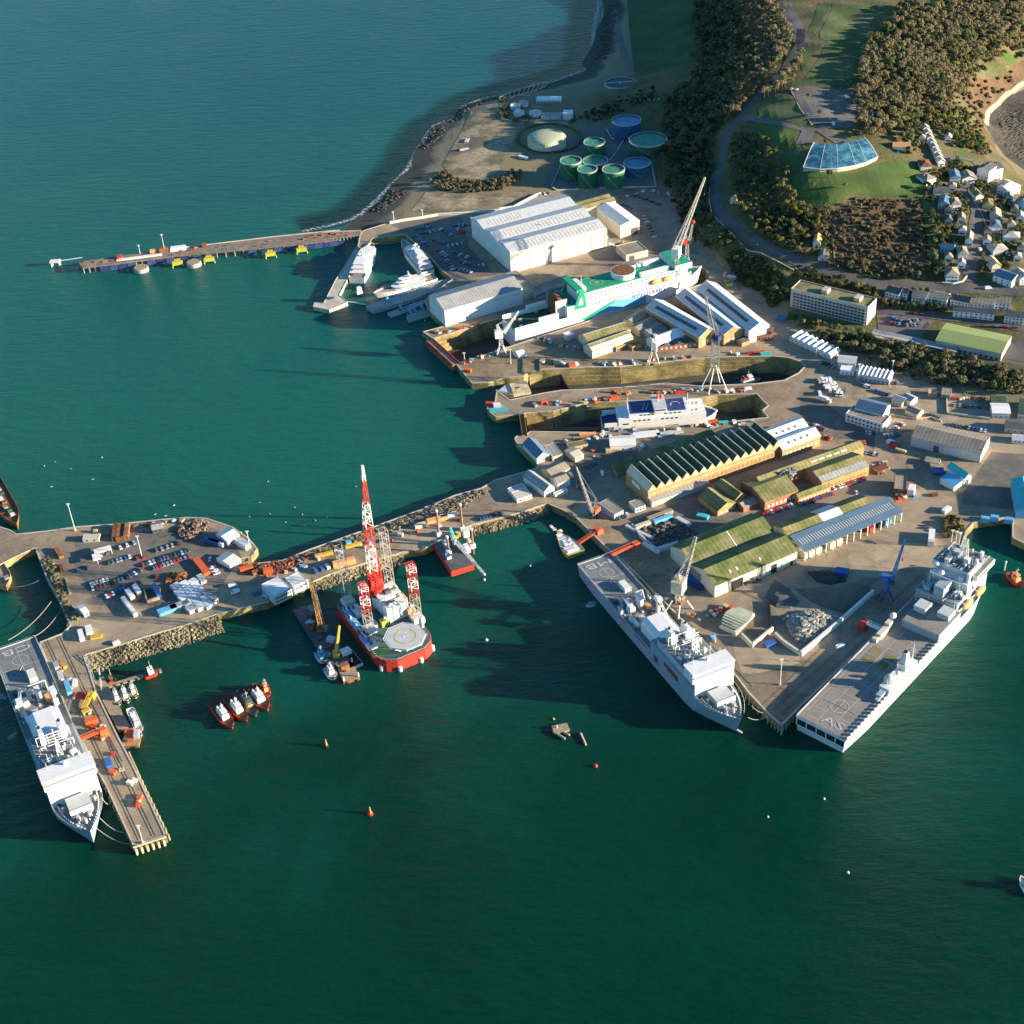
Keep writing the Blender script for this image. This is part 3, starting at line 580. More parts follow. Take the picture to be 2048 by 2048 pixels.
# -- roofs west of them
for i, (bb, cc, aa) in enumerate((((1065, 1370), (1395, 1270), (1000, 1305)), ((1100, 1440), (1415, 1330), (1065, 1375)))):
    b = B3('mossy_workshop', ['farther of two mossy workshops by the green ferry, pale ridge strip', 'nearer of two mossy workshops by the green ferry, pale front slope'][i], 'building', CREAM, 'm', bb, cc, aa, 11.5, group='paired mossy workshops'); b.walls().gables('x', 1, 2.6, MOSSY)
    P = b.sl[0]
    if i: k = MB(); panel(k, lambda u, v: P(u, v, 0), 0, 1, .02, .55); k.build('pale_roof_sheet', OFFW, b.t)
    k = MB(); panel(k, lambda u, v: P(u, v, 1), 0, 1, .6, 1); k.build('pale_ridge_sheet', OFFW, b.t)
for i, (bb, cc, aa) in enumerate((((290, 545), (425, 460), (245, 485)), ((340, 610), (500, 530), (305, 550)), ((470, 640), (575, 585), (380, 580)))):
    b = B3('narrow_shed', ['farthest of three narrow brown roofed sheds left of the stepped shops', 'middle of three narrow brown roofed sheds left of the stepped shops', 'nearest of three narrow brown roofed sheds left of the stepped shops'][i], 'building', CREAM, 'l', bb, cc, aa, 10, group='narrow brown roofed sheds'); b.walls().gables('x', 1, 1.6, TROOF)
b = B3('white_gable_workshop', 'white roofed workshop beside the small lattice crane', 'building', OFFW, 'l', (485, 735), (735, 640), (455, 655), 10.5); b.walls().gables('x', 1, 3.2, WHITE)
b = B3('red_brick_workshop', 'low red brick workshop with dark slate roofs by the dockside', 'building', REDBR, 'l', (500, 752), (845, 712), (640, 655), 8.5, W=9); b.walls().gables('y', 3, 1.8, SLATE); b.wins('f', 8, 1, 1.7, 1.3, 1, WHITE)
for i, (bb, cc, aa) in enumerate((((1285, 1415), (1360, 1388), (1255, 1390)), ((1410, 1410), (1480, 1382), (1385, 1385)))):
    b = B3('brick_dock_hut', ['left of two small flat roofed brick huts by the dock edge', 'right of two small flat roofed brick huts by the dock edge'][i], 'hut', BRICK, 'm', bb, cc, aa, 8.3, group='brick dock huts'); b.walls().flat(MOSSF); b.op('f', 1, 2.5, 0, 2.3, DARKG, 'door')
b = B3('blue_white_kiosk', 'small blue and white kiosk at the end of the low shed by the ferry', 'hut', PALEG, 'm', (905, 1330), (965, 1310), (850, 1310), 8.6); b.walls().flat(WHITE)
b = B3('arched_store', 'small white arched store beside the pale crane', 'shed', WHITE, 'k', (955, 930), (1025, 905), (905, 880), 7.4)
b.walls(); k = MB(); n_ = 8; prof_x(k, slab([(b.W*i/n_, b.H+1.9*math.sin(math.pi*i/n_)) for i in range(n_+1)], .2), -.2, b.L+.2); k.build('roof', WHITE, b.t)
# -- saw-tooth shed
b = B3('sawtooth_machine_shop', 'long machine shop with mossy saw-tooth roof and orange brick wall', 'building', BRICK, 'g', (372, 905), (1402, 540), (205, 742), 15.5); b.walls(); nt_ = 16
tw = b.L/nt_; k = MB()
for i in range(nt_):
    x0 = i*tw; prof_y(k, [(x0+.05, b.H), (x0+tw-.05, b.H), (x0+tw*.55, b.H+4.2)], .03, b.W-.03)
k.build('gable', STONE, b.t)
for i in range(nt_):
    x0 = i*tw; r = MB(); prof_y(r, slab([(x0+.1, b.H+.25), (x0+tw*.55, b.H+4.45)]), .5, b.W-.5); r.build('glazed_slope', GREEN if i else CREAM, b.t)
    r = MB(); prof_y(r, slab([(x0+tw*.55, b.H+4.47), (x0+tw, b.H+.25)]), .5, b.W-.5); r.build('roof', MOSSY, b.t)
    r = MB(); prof_y(r, [(x0, b.H+.5), (x0+tw*.55, b.H+5.0), (x0+tw, b.H+.5), (x0+tw, b.H), (x0+tw*.55, b.H+4.3), (x0, b.H)], -.15, .35); r.build('coping', STONE, b.t)
    r = MB(); prof_y(r, [(x0+tw*.55-.5, b.H+4.4), (x0+tw*.55, b.H+4.8), (x0+tw*.55+.5, b.H+4.4)], .5, b.W-.5); r.build('ridge_capping', PALEC, b.t)
k = MB(); k.bx(.2, b.L-.2, -.25, -.02, b.H-2.8, b.H-2.3); k.bx(-.25, -.02, 0, b.W, b.H-.6, b.H); k.build('string_course', STONE, b.t)
b.wins('f', 30, 3.2, 2.6, 1.6, 2, REDBR); b.op('l', b.W*.28, b.W*.62, 5.5, 8.5, WHITE, 'sign_board'); HB['saw'] = b
c = B3('low_annex', 'grey low lean-to along the foot of the saw-tooth machine shop', 'building', PALEC, 'g', (400, 985), (845, 835), (375, 950), 9); c.walls().mono(GROOF, 1.5, 'x')
b = B3('white_twin_shop', 'white twin-ridge roofed shop at the right end of the saw-tooth building', 'building', BRICK, 'g', (1412, 580), (1705, 470), (1305, 410), 13.5); b.walls().gables('x', 2, 3.2, WHITE)
for P in b.sl: b.strips('roof_window', DARKG, P, 0, 4, .2, .85, .35, .6, .35)
b.wins('f', 8, 3, 2, 1.4, 2, WHITE)
# -- two parallel hedged strip: dark mossy low building behind the saw-tooth
b = B3('mossy_lean_to', 'long narrow dark mossy roof behind the saw-tooth machine shop', 'building', MOSSF, 'g', (130, 745), (900, 470), (90, 705), 9.5); b.walls().mono(MOSS, 1.5, 'x')
# -- mossy long buildings in the middle
b = B3('mossy_foundry', 'long derelict mossy roofed foundry building left part with broken roof', 'building', REDBR, 'g', (1275, 985), (1530, 890), (1160, 800), 12); b.walls().gables('x', 1, 3.5, MOSSY); b.wins('f', 7, 1.5, 2.2, 1.5, 1.5, WHITE)
b = B3('long_ridge_store', 'long yellow mossy roof with white skylight line above the foundry', 'building', BRICK, 'g', (1240, 840), (2040, 555), (1165, 795), 13.5); b.walls().gables('x', 1, 2.6, MOSSY)
P = b.sl[0]; b.strips('skylight', WHITE, P, 0, 5, .5, .86, .3, .48, .75)
b = B3('brick_end_store', 'mossy roofed store with long orange brick front facing the parked cars', 'building', BRICK, 'g', (1715, 835), (2080, 705), (1680, 735), 12.5, W=20); b.walls().gables('x', 1, 3.4, MOSSY)
P = b.sl[0]; k = MB(); panel(k, lambda u, v: P(u, v, 0), 0, 1, .02, .5); k.build('grey_roof_sheet', GROOF, b.t); b.wins('f', 12, 1.8, 2, 1.4, 1, REDBR)
b = B3('low_brick_range', 'low mossy brick range with pale windows beside parked cars', 'building', BRICK, 'g', (1535, 955), (1785, 860), (1500, 920), 9); b.walls().gables('x', 1, 1.8, MOSSY); b.wins('f', 9, 1, 1.4, 1.2, 1, WHITE)
# T-shaped yellow roofed house
b = B3('yellow_ridge_house', 'small brick building with crossing yellow mossy ridges', 'building', BRICK, 'g', (910, 1050), (1050, 990), (770, 930), 9.5); b.walls().gables('y', 1, 3.4, MOSSY); b.wins('f', 3, 1, 1.6, 1.2, 1, WHITE)
b = B3('yellow_ridge_wing', 'cross wing of the yellow mossy ridged brick building', 'building', BRICK, 'g', (1045, 965), (1130, 925), (895, 850), 10.5); b.walls().gables('y', 1, 3.6, MOSSY)
b = B3('red_brick_office', 'small red brick block between yellow ridged house and foundry', 'building', REDBR, 'g', (1110, 1030), (1222, 985), (1090, 965), 8.5); b.walls().gables('x', 1, 1.6, TROOF)
# -- green mossy double shed
b = B3('mossy_transit_shed', 'big transit shed with two green mossy ridges and pale yellow walls', 'building', CREAM, 'e', (1275, 665), (1912, 398), (945, 350), 14); b.walls().gables('x', 2, 5.0, MOSS)
P = b.sl[1]; k = MB(); panel(k, lambda u, v: P(u, v, 0), .54, .55, .02, .98, .2); k.build('roof_walkway', WHITE, b.t)
for (P, u) in ((b.sl[0], .22), (b.sl[0], .3), (b.sl[0], .58)): k = MB(); panel(k, lambda u_, v: P(u_, v, 0), u, u+.018, .3, .45, .3); k.build('roof_vent', WHITE, b.t)
for u0, u1, h in ((.2, .34, 7), (.68, .75, 6.5), (.92, .95, 3)): b.op('f', b.L*u0, b.L*u1, 0, h, BLACK, 'doorway')
b.op('l', b.W*.3, b.W*.7, 0, 8, TROOF, 'hangar_door'); HB['green'] = b
b = B3('mossy_long_store', 'long brown mossy store with one pale sheeted bay, behind the dark open shed', 'building', CREAM, 'g', (1470, 1275), (2120, 1030), (1335, 1170), 13); b.walls().gables('x', 1, 3.8, MOSSY); P = b.sl[0]
for sd_ in (0, 1): k = MB(); panel(k, lambda u, v: P(u, v, sd_), .42, .66, 0, 1, .15); k.build('pale_roof_bay', WHITE if sd_ == 0 else PALEG, b.t)
b.strips('roof_slot', CREAM, P, 0, 5, .46, .62, .3, .6, .3)
# dark blue open sided shed on posts
B_, C_, A_ = G('h', 45, 1735, 13), G('h', 885, 1395, 13), G('h', -60, 1615, 13); o_, a_, L_, W_ = rectf(B_, C_, A_)
t_ = thing('open_sided_shed', (o_.x, o_.y, QZ), a_, 'dark blue roofed open shed on white posts with a row of pale roof slits', 'shed')
k = MB(); prof_x(k, slab([(-.4, 8.0), (W_+.3, 10.2)], .3), -.4, L_+.4); k.build('roof', TAILB, t_)
for i in range(38): u = 2+(L_-5)*i/37; k = MB(); panel(k, lambda uu, v: Vector((uu, W_*v, 8.05+2.15*v)), u, u+.55, .35, .7, .1); k.build('skylight', WINT, t_)
for i in range(15):
    k = MB(); x = .4+(L_-.8)*i/14; k.bx(x-.22, x+.22, 0, .44, 0, 8.0); k.build('post', WHITE, t_)
    k = MB(); k.bx(x-.1, x+.1, .5, W_-.4, 7.3, 7.6); k.bar((x, .3, 5.5), (x, W_*.3, 7.5), .12); k.build('truss', WHITE, t_)
for u0, u1 in ((1, 15), (20, 31)): k = MB(); k.bx(u0, u1, 1.5, W_*.7, 0, 4.5); k.build('stored_crate', CREAM, t_)
for u, m_ in ((52, RED), (66, SKYB), (60, BLACK)): k = MB(); k.bx(u, u+5, 2, 7, 0, 3); k.build('stored_crate', m_, t_)
# -- lower-right cluster
b = B3('grey_sheet_warehouse', 'wide warehouse with brown-grey curved roof and blue-grey front', 'building', PALEG, 'h', (962, 752), (1562, 895), (1035, 612), 12.3); b.walls().gables('x', 1, 3.2, TROOF); b.op('f', b.L*.33, b.L*.41, 0, 5, DARKG, 'roller_door'); b.op('r', 3, b.W-3, 1, 9, WHITE, 'cladding')
b = B3('white_office_block', 'white two storey office with flat brown roof and black windows', 'building', WHITE, 'h', (395, 550), (715, 645), (460, 478), 11.5); b.walls().flat(TROOF)
for f, n_ in (('f', 9), ('r', 3)):
    for z_ in (1.2, 4.2): b.wins(f, n_, z_, 1.3, 1.5, 1, GLASS)
b = B3('blue_roof_workshop', 'white gabled workshop with blue-grey roof behind the white office', 'building', WHITE, 'h', (475, 500), (715, 560), (515, 405), 13); b.walls().gables('x', 1, 3.0, TAILB)
b = B3('turquoise_roof_shed', 'shed with bright turquoise ridged roof and white gable', 'shed', WHITE, 'h', (1420, 1110), (1480, 1085), (1390, 960), 10.5); b = b; b.walls().gables('y', 1, 3.0, TEAL); b.op('f', 1, 4, 0, 4, DARKG, 'roller_door')
b = B3('turquoise_lean_to', 'low bright blue lean-to left of the turquoise roofed shed', 'shed', WHITE, 'h', (1330, 1180), (1400, 1140), (1320, 1050), 8.5); b.walls().mono(SKYB, 1.5, 'y')
b = B3('brown_yard_hut', 'brown flat roofed yard building with white box beside it', 'building', BROWN, 'h', (808, 1200), (915, 1210), (835, 1075), 11); b.walls().flat(TROOF); b.wins('f', 2, 1, 2, 2, 1, WINT)
b = B3('white_yard_box', 'tall white box building beside the brown yard hut', 'hut', WHITE, 'h', (925, 1205), (985, 1215), (935, 1150), 9.5); b.walls().flat(WHITE, 0)
b = B3('tan_flat_slab', 'tan flat roofed hut below the grey sheet warehouse', 'hut', TROOF, 'h', (1070, 960), (1200, 985), (1085, 915), 7.5); b.walls().flat(TROOF, .2)
for i, (bb, cc, aa, ze, wl, rf, ax, lb) in enumerate((
  ((345, 170), (470, 185), (355, 125), 9, WHITE, WHITE, 'x', 'white flat workshop joined to the row of ribbed units'),
  ((325, 105), (480, 120), (345, 45), 10.5, PALEG, PALEG, 'x', 'grey roofed workshop at the left end of the ribbed unit row'),
  ((790, 430), (880, 460), (830, 375), 8.5, CREAM, GROOF, 'x', 'cream hut with grey ridge roof beside the shrubs'),
  ((955, 445), (1015, 410), (880, 405), 9, WHITE, GROOF, 'y', 'white gabled hut right of the cream hut'),
  ((1010, 560), (1070, 520), (925, 505), 8.5, CREAM, TROOF, 'y', 'cream gabled shed in the triangle of yard below the huts'),
  ((1108, 375), (1180, 378), (1112, 335), 7.5, LORAN, PALEC, 'x', 'small pink flat roofed hut by the railway scrub'),
  ((1215, 385), (1300, 395), (1228, 325), 9, TROOF, TROOF, 'x', 'square brown hut right of the small pink hut'),
  ((1662, 545), (1815, 548), (1664, 460), 9.5, PALEG, WHITE, 'x', 'white ribbed roof building by the lorry park'),
  ((1652, 455), (1775, 458), (1655, 400), 9, DARKG, GREEN, 'x', 'dark green roofed building behind the white ribbed roof'),
  ((1765, 665), (1960, 690), (1810, 600), 9, PALEC, SLATE, 'x', 'dark slate roofed house with ivy at the right edge'),
  ((1880, 550), (1960, 560), (1900, 420), 9, WHITE, GREEN, 'x', 'dark roofed white walled building cut by the right edge'),
  ((1830, 775), (1960, 790), (1835, 725), 7.5, WHITE, PALEG, 'x', 'low white prefab at the right edge by the road'))):
    b = B3('yard_hut', lb, 'hut', wl, 'h', bb, cc, aa, ze); b.walls()
    b.gables(ax, 1, 1.5, rf) if i not in (0, 5, 6) else b.flat(rf, .2)
    b.wins('f', 3, 1, 1, 1, .8)
# ribbed white units: a row of little mono-pitch roofs
base = [G('h', 480+i*36.5, 195+i*7.5, 9) for i in range(8)]
for i in range(8):
    b = B3('ribbed_unit', '%s of the eight joined ribbed workshop units from the left' % ORD[i], 'building', PALEG, 'h', (485+i*36, 215+i*6.5), (519+i*36, 221+i*6.5), (505+i*35, 140+i*6.5), 8.8, group='row of ribbed workshop units'); b.walls().gables('y', 1, 1.6, WHITE); b.op('f', .8, b.L-.8, 0, 2.6, TAILB, 'roller_door')
# white marquee-like units at the foot of the bank
for i in range(8):
    x, y = 268+i*36.5, 985+i*17.2
    b = B3('white_bay_unit', ('%s white gabled unit from the top left in the curving row under the bank' % ORD[i]), 'building', WHITE, 'p', (x+12, y+52), (x+48, y+66), (x+42, y-2) , 8.6, group='white gabled units under the bank'); b.walls().gables('y', 1, 1.8, WHITE); b.op('f', .8, b.L-.8, .1, 2.8, PALEG, 'roller_door')
b = B3('low_blue_unit', 'low pale blue unit after the row of white gabled units', 'hut', PALEG, 'p', (525, 1165), (590, 1150), (545, 1130), 7.6); b.walls().flat(PALEG, .2)
# -- right-hand quay across the dark water
b = B3('turquoise_quay_shed', 'turquoise roofed shed at the far right quay', 'shed', SKYB, 'h', (1870, 1380), (2060, 1390), (1900, 1120), 11.5); b.walls().gables('y', 1, 2.5, TEAL)
for i, (x, y) in enumerate(((1640, 1440), (1765, 1460), (1560, 1450))):
    b = B3('blue_quay_box', ['left large', 'right', 'small left'][i]+' of the bright blue boxes by the right-hand quay', 'container', SKYB, 'h', (x, y), (x+75, y+10), (x+4, y-25), 7.8, group='bright blue boxes by right quay'); b.walls().flat(SKYB, 0)
# -- breakwater arm buildings (image crops d and k)
for (nm, lb, wl, rf, bb, cc, aa, ze, ax, h) in (
  ('dockside_shed', 'blue-grey shed with steep turquoise slope by the lower dock tip', OFFW, TAILB, (960, 715), (1070, 680), (830, 590), 9.5, 'y', 3.4),
  ('dockside_shed', 'flat grey roofed shed with pale parapet next to the turquoise slope', STONE, GROOF, (1095, 705), (1185, 680), (1000, 615), 8.8, 'f', 0),
  ('dockside_shed', 'pale timber framed hut with flat roof facing the dock', CREAM, PALEC, (1290, 715), (1362, 682), (1222, 640), 8.5, 'x', 1.2),
  ('dockside_shed', 'brown framed deckhouse beside the pale timber hut', TIMB, MOSSF, (1240, 630), (1400, 592), (1215, 590), 8.6, 'f', 0),
  ('mess_building', 'white walled building with cream ribbed roof above parked van', WHITE, OFFW, (1592, 612), (1810, 600), (1580, 530), 9.5, 'x', 1.8),
  ('arm_store', 'long low mossy roofed store at the root of the breakwater', STONE, TROOF, (1090, 870), (1245, 800), (1000, 800), 9.2, 'x', 2.0),
  ('arm_store', 'white gabled store with blue-grey slope on the breakwater root', WHITE, GROOF, (1025, 1000), (1110, 960), (895, 845), 10.0, 'y', 3.0),
  ('arm_store', 'white building with striped brown roof right of the gabled store', WHITE, TROOF, (1140, 935), (1245, 895), (1085, 870), 9.6, 'x', 1.6),
  ('arm_store', 'square white cabin below the striped roof', WHITE, PALEG, (1120, 1030), (1225, 985), (1110, 1010), 7.4, 'f', 0),
  ('site_office', 'white flat roofed site office block on the breakwater road', WHITE, CREAM, (790, 1070), (918, 1030), (735, 1010), 8.0, 'f', 0),
  ('site_office', 'white flat block with yellow topped roof behind the site office', WHITE, PALEC, (740, 1010), (870, 965), (720, 970), 7.8, 'f', 0),
  ('blue_grey_store', 'dark blue-grey box store with brown flat roof near saw-tooth shop', NAVYG, TROOF, (1625, 1200), (1705, 1160), (1530, 1080), 9.5, 'f', 0),
  ('blue_grey_store', 'small pale blue store with brown roof beside the saw-tooth shop', PALEG, TROOF, (1805, 1150), (1895, 1120), (1735, 1095), 8.5, 'f', 0)):
    b = B3(nm, lb, 'building', wl, 'd', bb, cc, aa, ze); b.walls()
    b.flat(rf, .3) if ax == 'f' else b.gables(ax, 1, h, rf)
    b.wins('f', 3, 1, 1.1, 1.1, .8); b.op('r', 1, 3, 0, 2.2, DARKG, 'door')
b = B3('portal_office', 'blue and white portal building spanning the breakwater quay edge', 'building', PALEG, 'c', (475, 945), (590, 890), (440, 845), 11.5); b.walls().flat(WHITE, .3); b.wins('f', 8, 1, 1.2, 1.0, .5); b.wins('f', 8, 3.6, 1.2, 1.0, .5)
b = B3('portal_annex', 'white flat roofed annex right of the blue and white portal building', 'building', WHITE, 'c', (605, 880), (695, 835), (575, 815), 11); b.walls().flat(OFFW, .3); b.wins('f', 5, 3, 1.2, 1.0, .5)
# -- island buildings
for (nm, lb, wl, rf, bb, cc, aa, ze, ax, h) in (
  ('island_shed', 'pale blue roofed shed at the rounded end of the island', PALEG, OFFW, (1465, 590), (1540, 545), (1400, 540), 9.5, 'x', 1.5),
  ('island_shed', 'narrow pale shed right of the pale blue roofed one', WHITE, PALEG, (1580, 620), (1612, 600), (1540, 550), 8.5, 'f', 0),
  ('island_shed', 'white hut with pale roof on the rubble bank', WHITE, PALEG, (1480, 745), (1545, 700), (1425, 680), 8.0, 'x', 1.2),
  ('island_shed', 'grey roofed hut near the seaward bank', DARKG, GROOF, (980, 515), (1050, 500), (955, 480), 8.2, 'x', 1.2),
  ('island_shed', 'long low cream hut on the seaward track', CREAM, PALEC, (530, 575), (635, 570), (528, 545), 7.8, 'f', 0),
  ('island_shed', 'small white cabin at the slimy quay corner', WHITE, WHITE, (540, 1055), (570, 1040), (510, 1005), 8.2, 'x', .8),
  ('island_shed', 'low cream shed by the green patch of ground', CREAM, GROOF, (1380, 970), (1405, 955), (1320, 905), 7.8, 'f', 0)):
    b = B3(nm, lb, 'building', wl, 'a', bb, cc, aa, ze); b.walls()
    b.flat(rf, .2) if ax == 'f' else b.gables(ax, 1, h, rf)
    b.wins('f', 2, 1, 1, 1, .6)
b = B3('white_canopy', 'L-shaped white canopy roof over parked vans on the island', 'shelter', WHITE, 'a', (610, 670), (720, 640), (583, 655), 8.6); k = MB(); k.bx(0, b.L, 0, 5, b.H-.3, b.H+.3); k.bx(-2, 3, -7, 0, b.H-.3, b.H+.3); k.build('roof', WHITE, b.t)
for x in (0.3, b.L/2, b.L-.5): k = MB(); k.bx(x, x+.3, .3, .6, 0, b.H-.3); k.build('post', WHITE, b.t)
k = MB(); k.bx(.3, .6, -6.5, -6.2, 0, b.H-.3); k.build('post', WHITE, b.t)
# -- apartments, station shed, canopies, hill
def BT(name, label, cat, wall, sh, b, c, a, hgt, group=None, W=None, L=None):     # on the hill: heights follow the ground
    g = T(sh, (b[0]+c[0])/2, (b[1]+c[1])/2).z
    for _ in range(3):
        P = [G(sh, *q, g+hgt) for q in (b, c, a)]; g = sum(H(p.x, p.y) for p in P)/3
    o, ang, L_, W_ = rectf(*P); g = min(H(p.x, p.y) for p in P); g2 = max(H(p.x, p.y) for p in P)
    bd = Bld(name, label, cat, L or L_, W or W_, g+hgt, g, o, ang, wall, group); bd.H = hgt+(g2-g)*.5; return bd
b = BT('apartment_block', 'long six storey apartment block with mossy flat roof below the hill road', 'building', PALEC, 'p', (290, 700), (832, 832), (335, 662), 15, W=17); b.walls(); b.flat(MOSSF, .8)
for fl in range(5):
    for i in range(20):
        u = 2+(b.L-4)*i/20; b.op('f', u+.3, u+(b.L-4)/20-.6, 1.2+fl*2.7, 2.7+fl*2.7, GLASS, 'window')
for x in (.36, .78): k = MB(); k.bx(b.L*x, b.L*x+5, 5, 12, b.H+.12, b.H+3); k.build('stair_tower', PALEC, b.t)
for i in range(5): k = MB(); k.bx(1, b.L-1, -1.1, -.13, .9+i*2.7, 1.1+i*2.7); k.build('balcony', OFFW, b.t)
b = BT('green_roof_hall', 'wide low hall with pale green ridged roof and parked cars beside it', 'building', PALEC, 'p', (1310, 1060), (1775, 1155), (1375, 938), 6.5); b.walls().gables('x', 1, 2.5, mat('pale_green_sheet_roof', (.26, .32, .12), .8, .1, .05)); b.wins('f', 12, 1, 2, 2, 1, DARKG)
b = BT('platform_canopy', 'long thin station platform canopy along the railway', 'shelter', DARKG, 'p', (850, 1010), (1455, 1140), (862, 985), 4.5, W=7); k = MB(); prof_x(k, slab([(-.5, b.H+.2), (b.W/2, b.H-.5), (b.W+.5, b.H+.2)], .2), 0, b.L); k.build('roof', GROOF, b.t)
k = MB(); k.bx(0, b.L, 2, b.W-1, 0, .9); k.build('platform', PALEC, b.t); k = MB(); k.bx(0, b.L, -.8, -.6, b.H-.4, b.H+.35); k.build('fascia', WHITE, b.t)
for i in range(14): k = MB(); k.bx(2+i*(b.L-4)/13-.15, 2+i*(b.L-4)/13+.15, b.W/2-.15, b.W/2+.15, .9, b.H-.6); k.build('post', WHITE, b.t)
# houses: (image crop, near-left, near-right, far-left, eave height, wall, roof, label)
HS = []
def house(sh, b, c, a, h, wl, rf, lb, roof='g', rh=2.6, group=None, nw=3, cat='house'):
    x = BT('house', lb, cat, wl, sh, b, c, a, h, group); x.L = max(x.L, 6); x.W = max(min(x.W, 14), 6); x.walls(); x.hip(rh, rf) if roof == 'h' else x.gables('x' if x.L >= x.W else 'y', 1, rh, rf)
    x.wins('f', nw, 1.0, 1.3, 1.2, .6)
    if h > 4.5: x.wins('f', nw, 3.7, 1.2, 1.2, .6)
    k = MB(); k.bx(x.L*.2, x.L*.2+.9, x.W/2-.4, x.W/2+.4, x.H+rh*.5, x.H+rh+1.3); k.build('chimney', REDBR, x.t)
    x.op('f', x.L/2-.5, x.L/2+.5, 0, 2.1, BLUE, 'door', d=.15); HS.append(x.t); return x
for (b_, c_, a_, n_, lb) in (((955, 712), (1050, 738), (1000, 675), 4, 'white terrace with grey roof right of the apartment block, under the road'), ((1055, 720), (1110, 732), (1075, 700), 2, 'white low house right of the white terrace under the road'), ((1140, 745), (1240, 762), (1150, 702), 4, 'white terraced pair with brown roof, left of the shrubs'),
  ((1250, 752), (1390, 775), (1275, 708), 5, 'cream terraced row with brown roof above the car park'), ((1415, 770), (1545, 795), (1415, 735), 5, 'white villa row with dark slate roof and blue shade'), ((1550, 795), (1715, 812), (1555, 755), 6, 'white terrace with brown roof in the middle of the villa row'),
  ((1722, 790), (1840, 800), (1735, 760), 4, 'white end terrace of the villa row with brown roof'), ((1435, 850), (1725, 878), (1450, 820), 8, 'long white terrace with blue-white front below the villas'), ((1795, 890), (1932, 905), (1800, 845), 5, 'white terraced row at the right edge above the road')):
    house('p', b_, c_, a_, 5.5, WHITE, TROOF if 'brown' in lb else SLATE, lb, nw=n_)
for (b_, c_, a_, h, wl, rf, lb, rt) in (
  ((700, 1470), (795, 1470), (650, 1345), 4, WHITE, TROOF, 'white bungalow with brown hipped roof on the left side of the cul-de-sac foot', 'h'),
  ((575, 1680), (705, 1680), (595, 1585), 5, WHITE, TROOF, 'large white house inside the curved white wall at the road corner', 'h'),
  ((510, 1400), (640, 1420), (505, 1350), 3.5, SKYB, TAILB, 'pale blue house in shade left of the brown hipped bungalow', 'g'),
  ((765, 1325), (830, 1330), (745, 1240), 4, WHITE, TROOF, 'white gabled house halfway up the left side of the cul-de-sac', 'g'),
  ((625, 965), (725, 960), (655, 870), 4.5, WHITE, TROOF, 'white house with brown roof at the head of the cul-de-sac, left', 'h'),
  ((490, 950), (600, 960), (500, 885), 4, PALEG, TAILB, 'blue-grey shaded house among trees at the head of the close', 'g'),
  ((450, 835), (600, 835), (470, 780), 4, WHITE, SLATE, 'white fronted low house with slate roof behind the turning circle', 'g'),
  ((615, 690), (720, 690), (640, 625), 4.5, WHITE, TAILB, 'white house with blue-grey roof above the turning circle', 'g'),
  ((740, 700), (885, 690), (760, 610), 5, WHITE, TROOF, 'white brown-roofed house right of the blue-grey roofed one', 'g'),
  ((375, 720), (470, 690), (350, 640), 4.5, WHITE, TROOF, 'cream roofed white house at the foot of the white terrace steps', 'h'),
  ((315, 575), (425, 570), (310, 500), 4.5, CREAM, BROWN, 'cream house with rust roof below the long white terrace', 'h'),
  ((875, 880), (955, 870), (880, 790), 4.5, WHITE, MOSSF, 'white house with mossy roof right of the turning circle', 'g'),
  ((945, 970), (1045, 975), (955, 890), 4, CREAM, MOSSF, 'cream house with mossy hipped roof, second down the right side', 'h'),
  ((1020, 1080), (1130, 1085), (1040, 1010), 4, CREAM, STONE, 'cream roofed house third down the right side of the close', 'g'),
  ((1035, 1195), (1135, 1195), (1020, 1100), 4, WHITE, TAILB, 'white house with blue-grey roof beside the cream boundary wall', 'h'),
  ((1150, 1290), (1320, 1300), (1160, 1230), 4, WHITE, PALEC, 'white wide bungalow with very pale roof near the right edge', 'h'),
  ((1050, 1440), (1205, 1420), (1080, 1360), 4, PALEG, PALEC, 'pale blue bungalow with pale roof at the lower right side', 'h'),
  ((1040, 1590), (1130, 1580), (1080, 1480), 4.5, CREAM, STONE, 'cream house with steep pale roof above the blue-roofed villa', 'g'),
  ((1050, 1680), (1240, 1740), (1130, 1600), 5, WHITE, TAILB, 'large white villa with long blue-grey roof at the bottom right road', 'g'),
  ((890, 590), (1010, 620), (870, 500), 9, WHITE, SLATE, 'tall white hotel with many dark roof lights above the beach', 'g'),
  ((1015, 610), (1155, 580), (1000, 520), 9, WHITE, SLATE, 'white right wing of the tall hotel above the beach', 'g'),
  ((1090, 790), (1200, 820), (1085, 690), 6, WHITE, PALEG, 'white flat topped villa row house, upper one at the right', 'g'),
  ((1210, 810), (1330, 770), (1190, 650), 6, WHITE, PALEC, 'white gabled villa just right of the flat topped villa', 'g'),
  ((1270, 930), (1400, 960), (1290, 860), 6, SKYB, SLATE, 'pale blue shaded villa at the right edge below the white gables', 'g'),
  ((1330, 1720), (1440, 1700), (1340, 1560), 5, WHITE, PALEC, 'white villa at the right edge beside the main road', 'g')):
    house('u', b_, c_, a_, h, wl, rf, lb, rt, nw=3)
